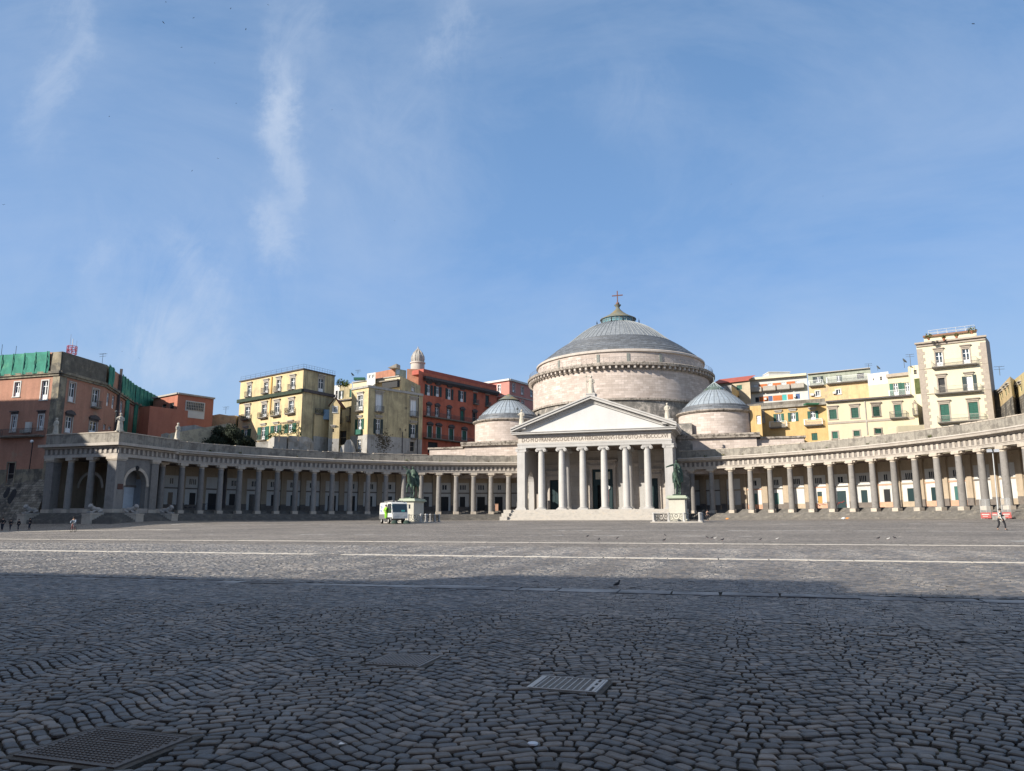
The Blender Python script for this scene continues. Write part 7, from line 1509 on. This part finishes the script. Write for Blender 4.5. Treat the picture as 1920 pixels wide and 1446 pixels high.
# overhead cable on the right arcade
# ------------------------------------------------------------------ birds
bird_m = mat('dark_bird', (.03, .03, .035), .8, var=.2); bird_w = mat('pale_bird', (.45, .44, .42), .8, var=.2)
def pigeon(name='pigeon'):
    t = thing(name, 'x', 'pigeon'); b = MB(); b.tube([(-.17, 0, .09), (-.08, 0, .11), (.03, 0, .13), (.1, 0, .16), (.14, 0, .22)], [.012, .045, .062, .05, .026], 8); b.ball((.15, 0, .24), .033, 8); b.tube([(.175, 0, .24), (.205, 0, .232)], [.01, .003], 4); b.build('bird_body', bird_m, t, True)
    for s in (-1, 1):
        MB().tube([(.02, s*.025, .08), (.02, s*.03, .0), (.05, s*.03, .0)], .006, 4).build('leg', mat('pink_leg', (.3, .1, .09), .7), t)
        MB().add([(.07, s*.058, .15), (-.06, s*.062, .14), (-.2, s*.03, .09), (-.05, s*.066, .08), (.05, s*.062, .1)], [(0, 1, 2, 3, 4)]).build('wing', bird_m, t)
    return t
pg = pigeon(); first = True
PG = [(1157, 1101, 1.0, .3, 1.5, 'dark pigeon standing by itself in the shade on the cobbles'), (1101.5, 1007.5, .9, 1, 1.7, 'dark pigeon leftmost beyond the second white band'), (1123, 1013, 1.2, 1, 1.5, 'dark pigeon just left of the band, second from the left'), (1157, 1011, .2, 1, 1.4, 'pigeon third from the left near the white band'), (1247.5, 1005.5, 2.6, 1, 1.6, 'dark pigeon standing farther back behind the white band'), (1245, 1015, .1, 1, 1.7, 'brown pigeon right at the white band'), (1326.5, 1009.5, 2.8, 1, 1.5, 'dark pigeon at the left end of the row of birds'), (1334, 1011, .1, 1, 1.5, 'pigeon second in the row of birds'), (1354, 1014.5, .2, 1, 1.7, 'dark pigeon at the right end of the row of birds'), (1425.5, 1013.5, 0, 1, 1.4, 'dark pigeon alone right of the row'), (1647, 1011.5, .2, 1, 1.7, 'dark pigeon at the left of the far right pair'), (1678, 1010.5, 2.9, 1, 1.6, 'dark pigeon at the right of the far right pair')]
for x, y, rz, sc_, sz, lab in PG:
    q = at(x, y); d_ = dist(q); k = .36*sz
    if first: pg.location = q; pg.rotation_euler = (0, 0, rz); pg['label'] = lab; pg['group'] = 'pigeons on the square'; pg.scale = (k,)*3; first = False
    else: copy_thing(pg, q, rz, lab, k)
for x, y, rz, lab in [(1341, 1011.2, .3, 'white pigeon in the row of birds'), (1457, 1012.5, .1, 'pale pigeon alone between the two groups of birds'), (1665.5, 1012.5, .1, 'pale pigeon between the two dark birds at right')]:
    r = copy_thing(pg, at(x, y), rz, lab, .52)
    for ch in r.children:
        if ch.type == 'MESH' and not ch.name.startswith('leg'): ch.data = ch.data.copy(); ch.data.materials.clear(); ch.data.materials.append(bird_w)
fb = thing('flying_bird', 'x', 'bird', (0, 0, 0), 0, 'birds flying high over the square'); MB().tube([(-.2, 0, 0), (0, 0, .01), (.16, 0, .02)], [.01, .055, .02], 6).build('bird_body', bird_m, fb)
for s in (-1, 1): MB().add([(.08, 0, .02), (.1, s*.22, .08), (-.02, s*.5, .02), (-.06, s*.22, .07), (-.06, 0, .01)], [(0, 1, 2, 3, 4)]).build('wing', bird_m, fb)
FB = [(306.5, 42.5, 6), (432.5, 16, 4), (363, 33.5, 4), (461, 55, 5), (340.5, 89, 4), (402.5, 118.5, 4), (443, 194, 4), (408.5, 297.5, 4), (7, 384, 5), (205, 218.5, 4), (360, 320.5, 4), (622.5, 206, 3.5), (1825, 45, 7), (1543, 368, 4), (1371, 345.5, 3.5), (740, 414, 3.5), (260.5, 672, 4), (311, 4, 4), (502.5, 9, 4), (572, 368, 3.5), (939, 109, 3.5), (229, 659, 4)]
names = []
for i, (x, y, s_) in enumerate(FB):
    D = 90.; q = CAM+ray(x, y)*D; k = s_*D/FPX/.8; side_ = 'left' if x < 640 else ('middle' if x < 1280 else 'right'); hgt = 'top' if y < 60 else ('upper' if y < 250 else ('middle' if y < 450 else 'lower'))
    lab = 'tiny dark bird flying in the %s part of the sky at %s, %s of its neighbours' % (hgt, side_, 'number') 
    lab = ['tiny dark bird below the left of the top streak clouds', 'tiny dark bird near the top edge left of the big streak cloud', 'tiny dark bird between the two top left birds', 'tiny bird touching the top of the big streak cloud', 'tiny bird a little below the top left group', 'tiny bird left of the upper bulge of the big cloud', 'tiny bird close to the left side of the big cloud bulge', 'tiny bird in clear sky left of the lower cloud streak', 'tiny bird at the left edge halfway up the sky', 'tiny bird under the leftmost cloud streak', 'tiny bird above the small ragged cloud', 'tiny bird just right of the big cloud bulge', 'largest bird, alone near the top right corner', 'tiny bird in clear sky above the cream houses', 'tiny bird in clear sky high above the right chapel dome', 'tiny bird right of the big cloud in mid sky', 'tiny bird left of the low cloud over the red house', 'tiny bird at the top edge right of the leftmost streak', 'tiny bird at the top edge above the big streak', 'tiny bird at the foot of the big cloud streak', 'tiny bird under the faint streak at top centre', 'tiny bird low over the netted palace'][i]
    if i == 0: fb.location = q; fb.rotation_euler = (.3, .2, rng.uniform(0, 6)); fb['label'] = lab; fb.scale = (k,)*3
    else: r = copy_thing(fb, tuple(map(float, q)), 0, lab, k); r.rotation_euler = (rng.uniform(-.5, .5), rng.uniform(-.4, .4), rng.uniform(0, 6))
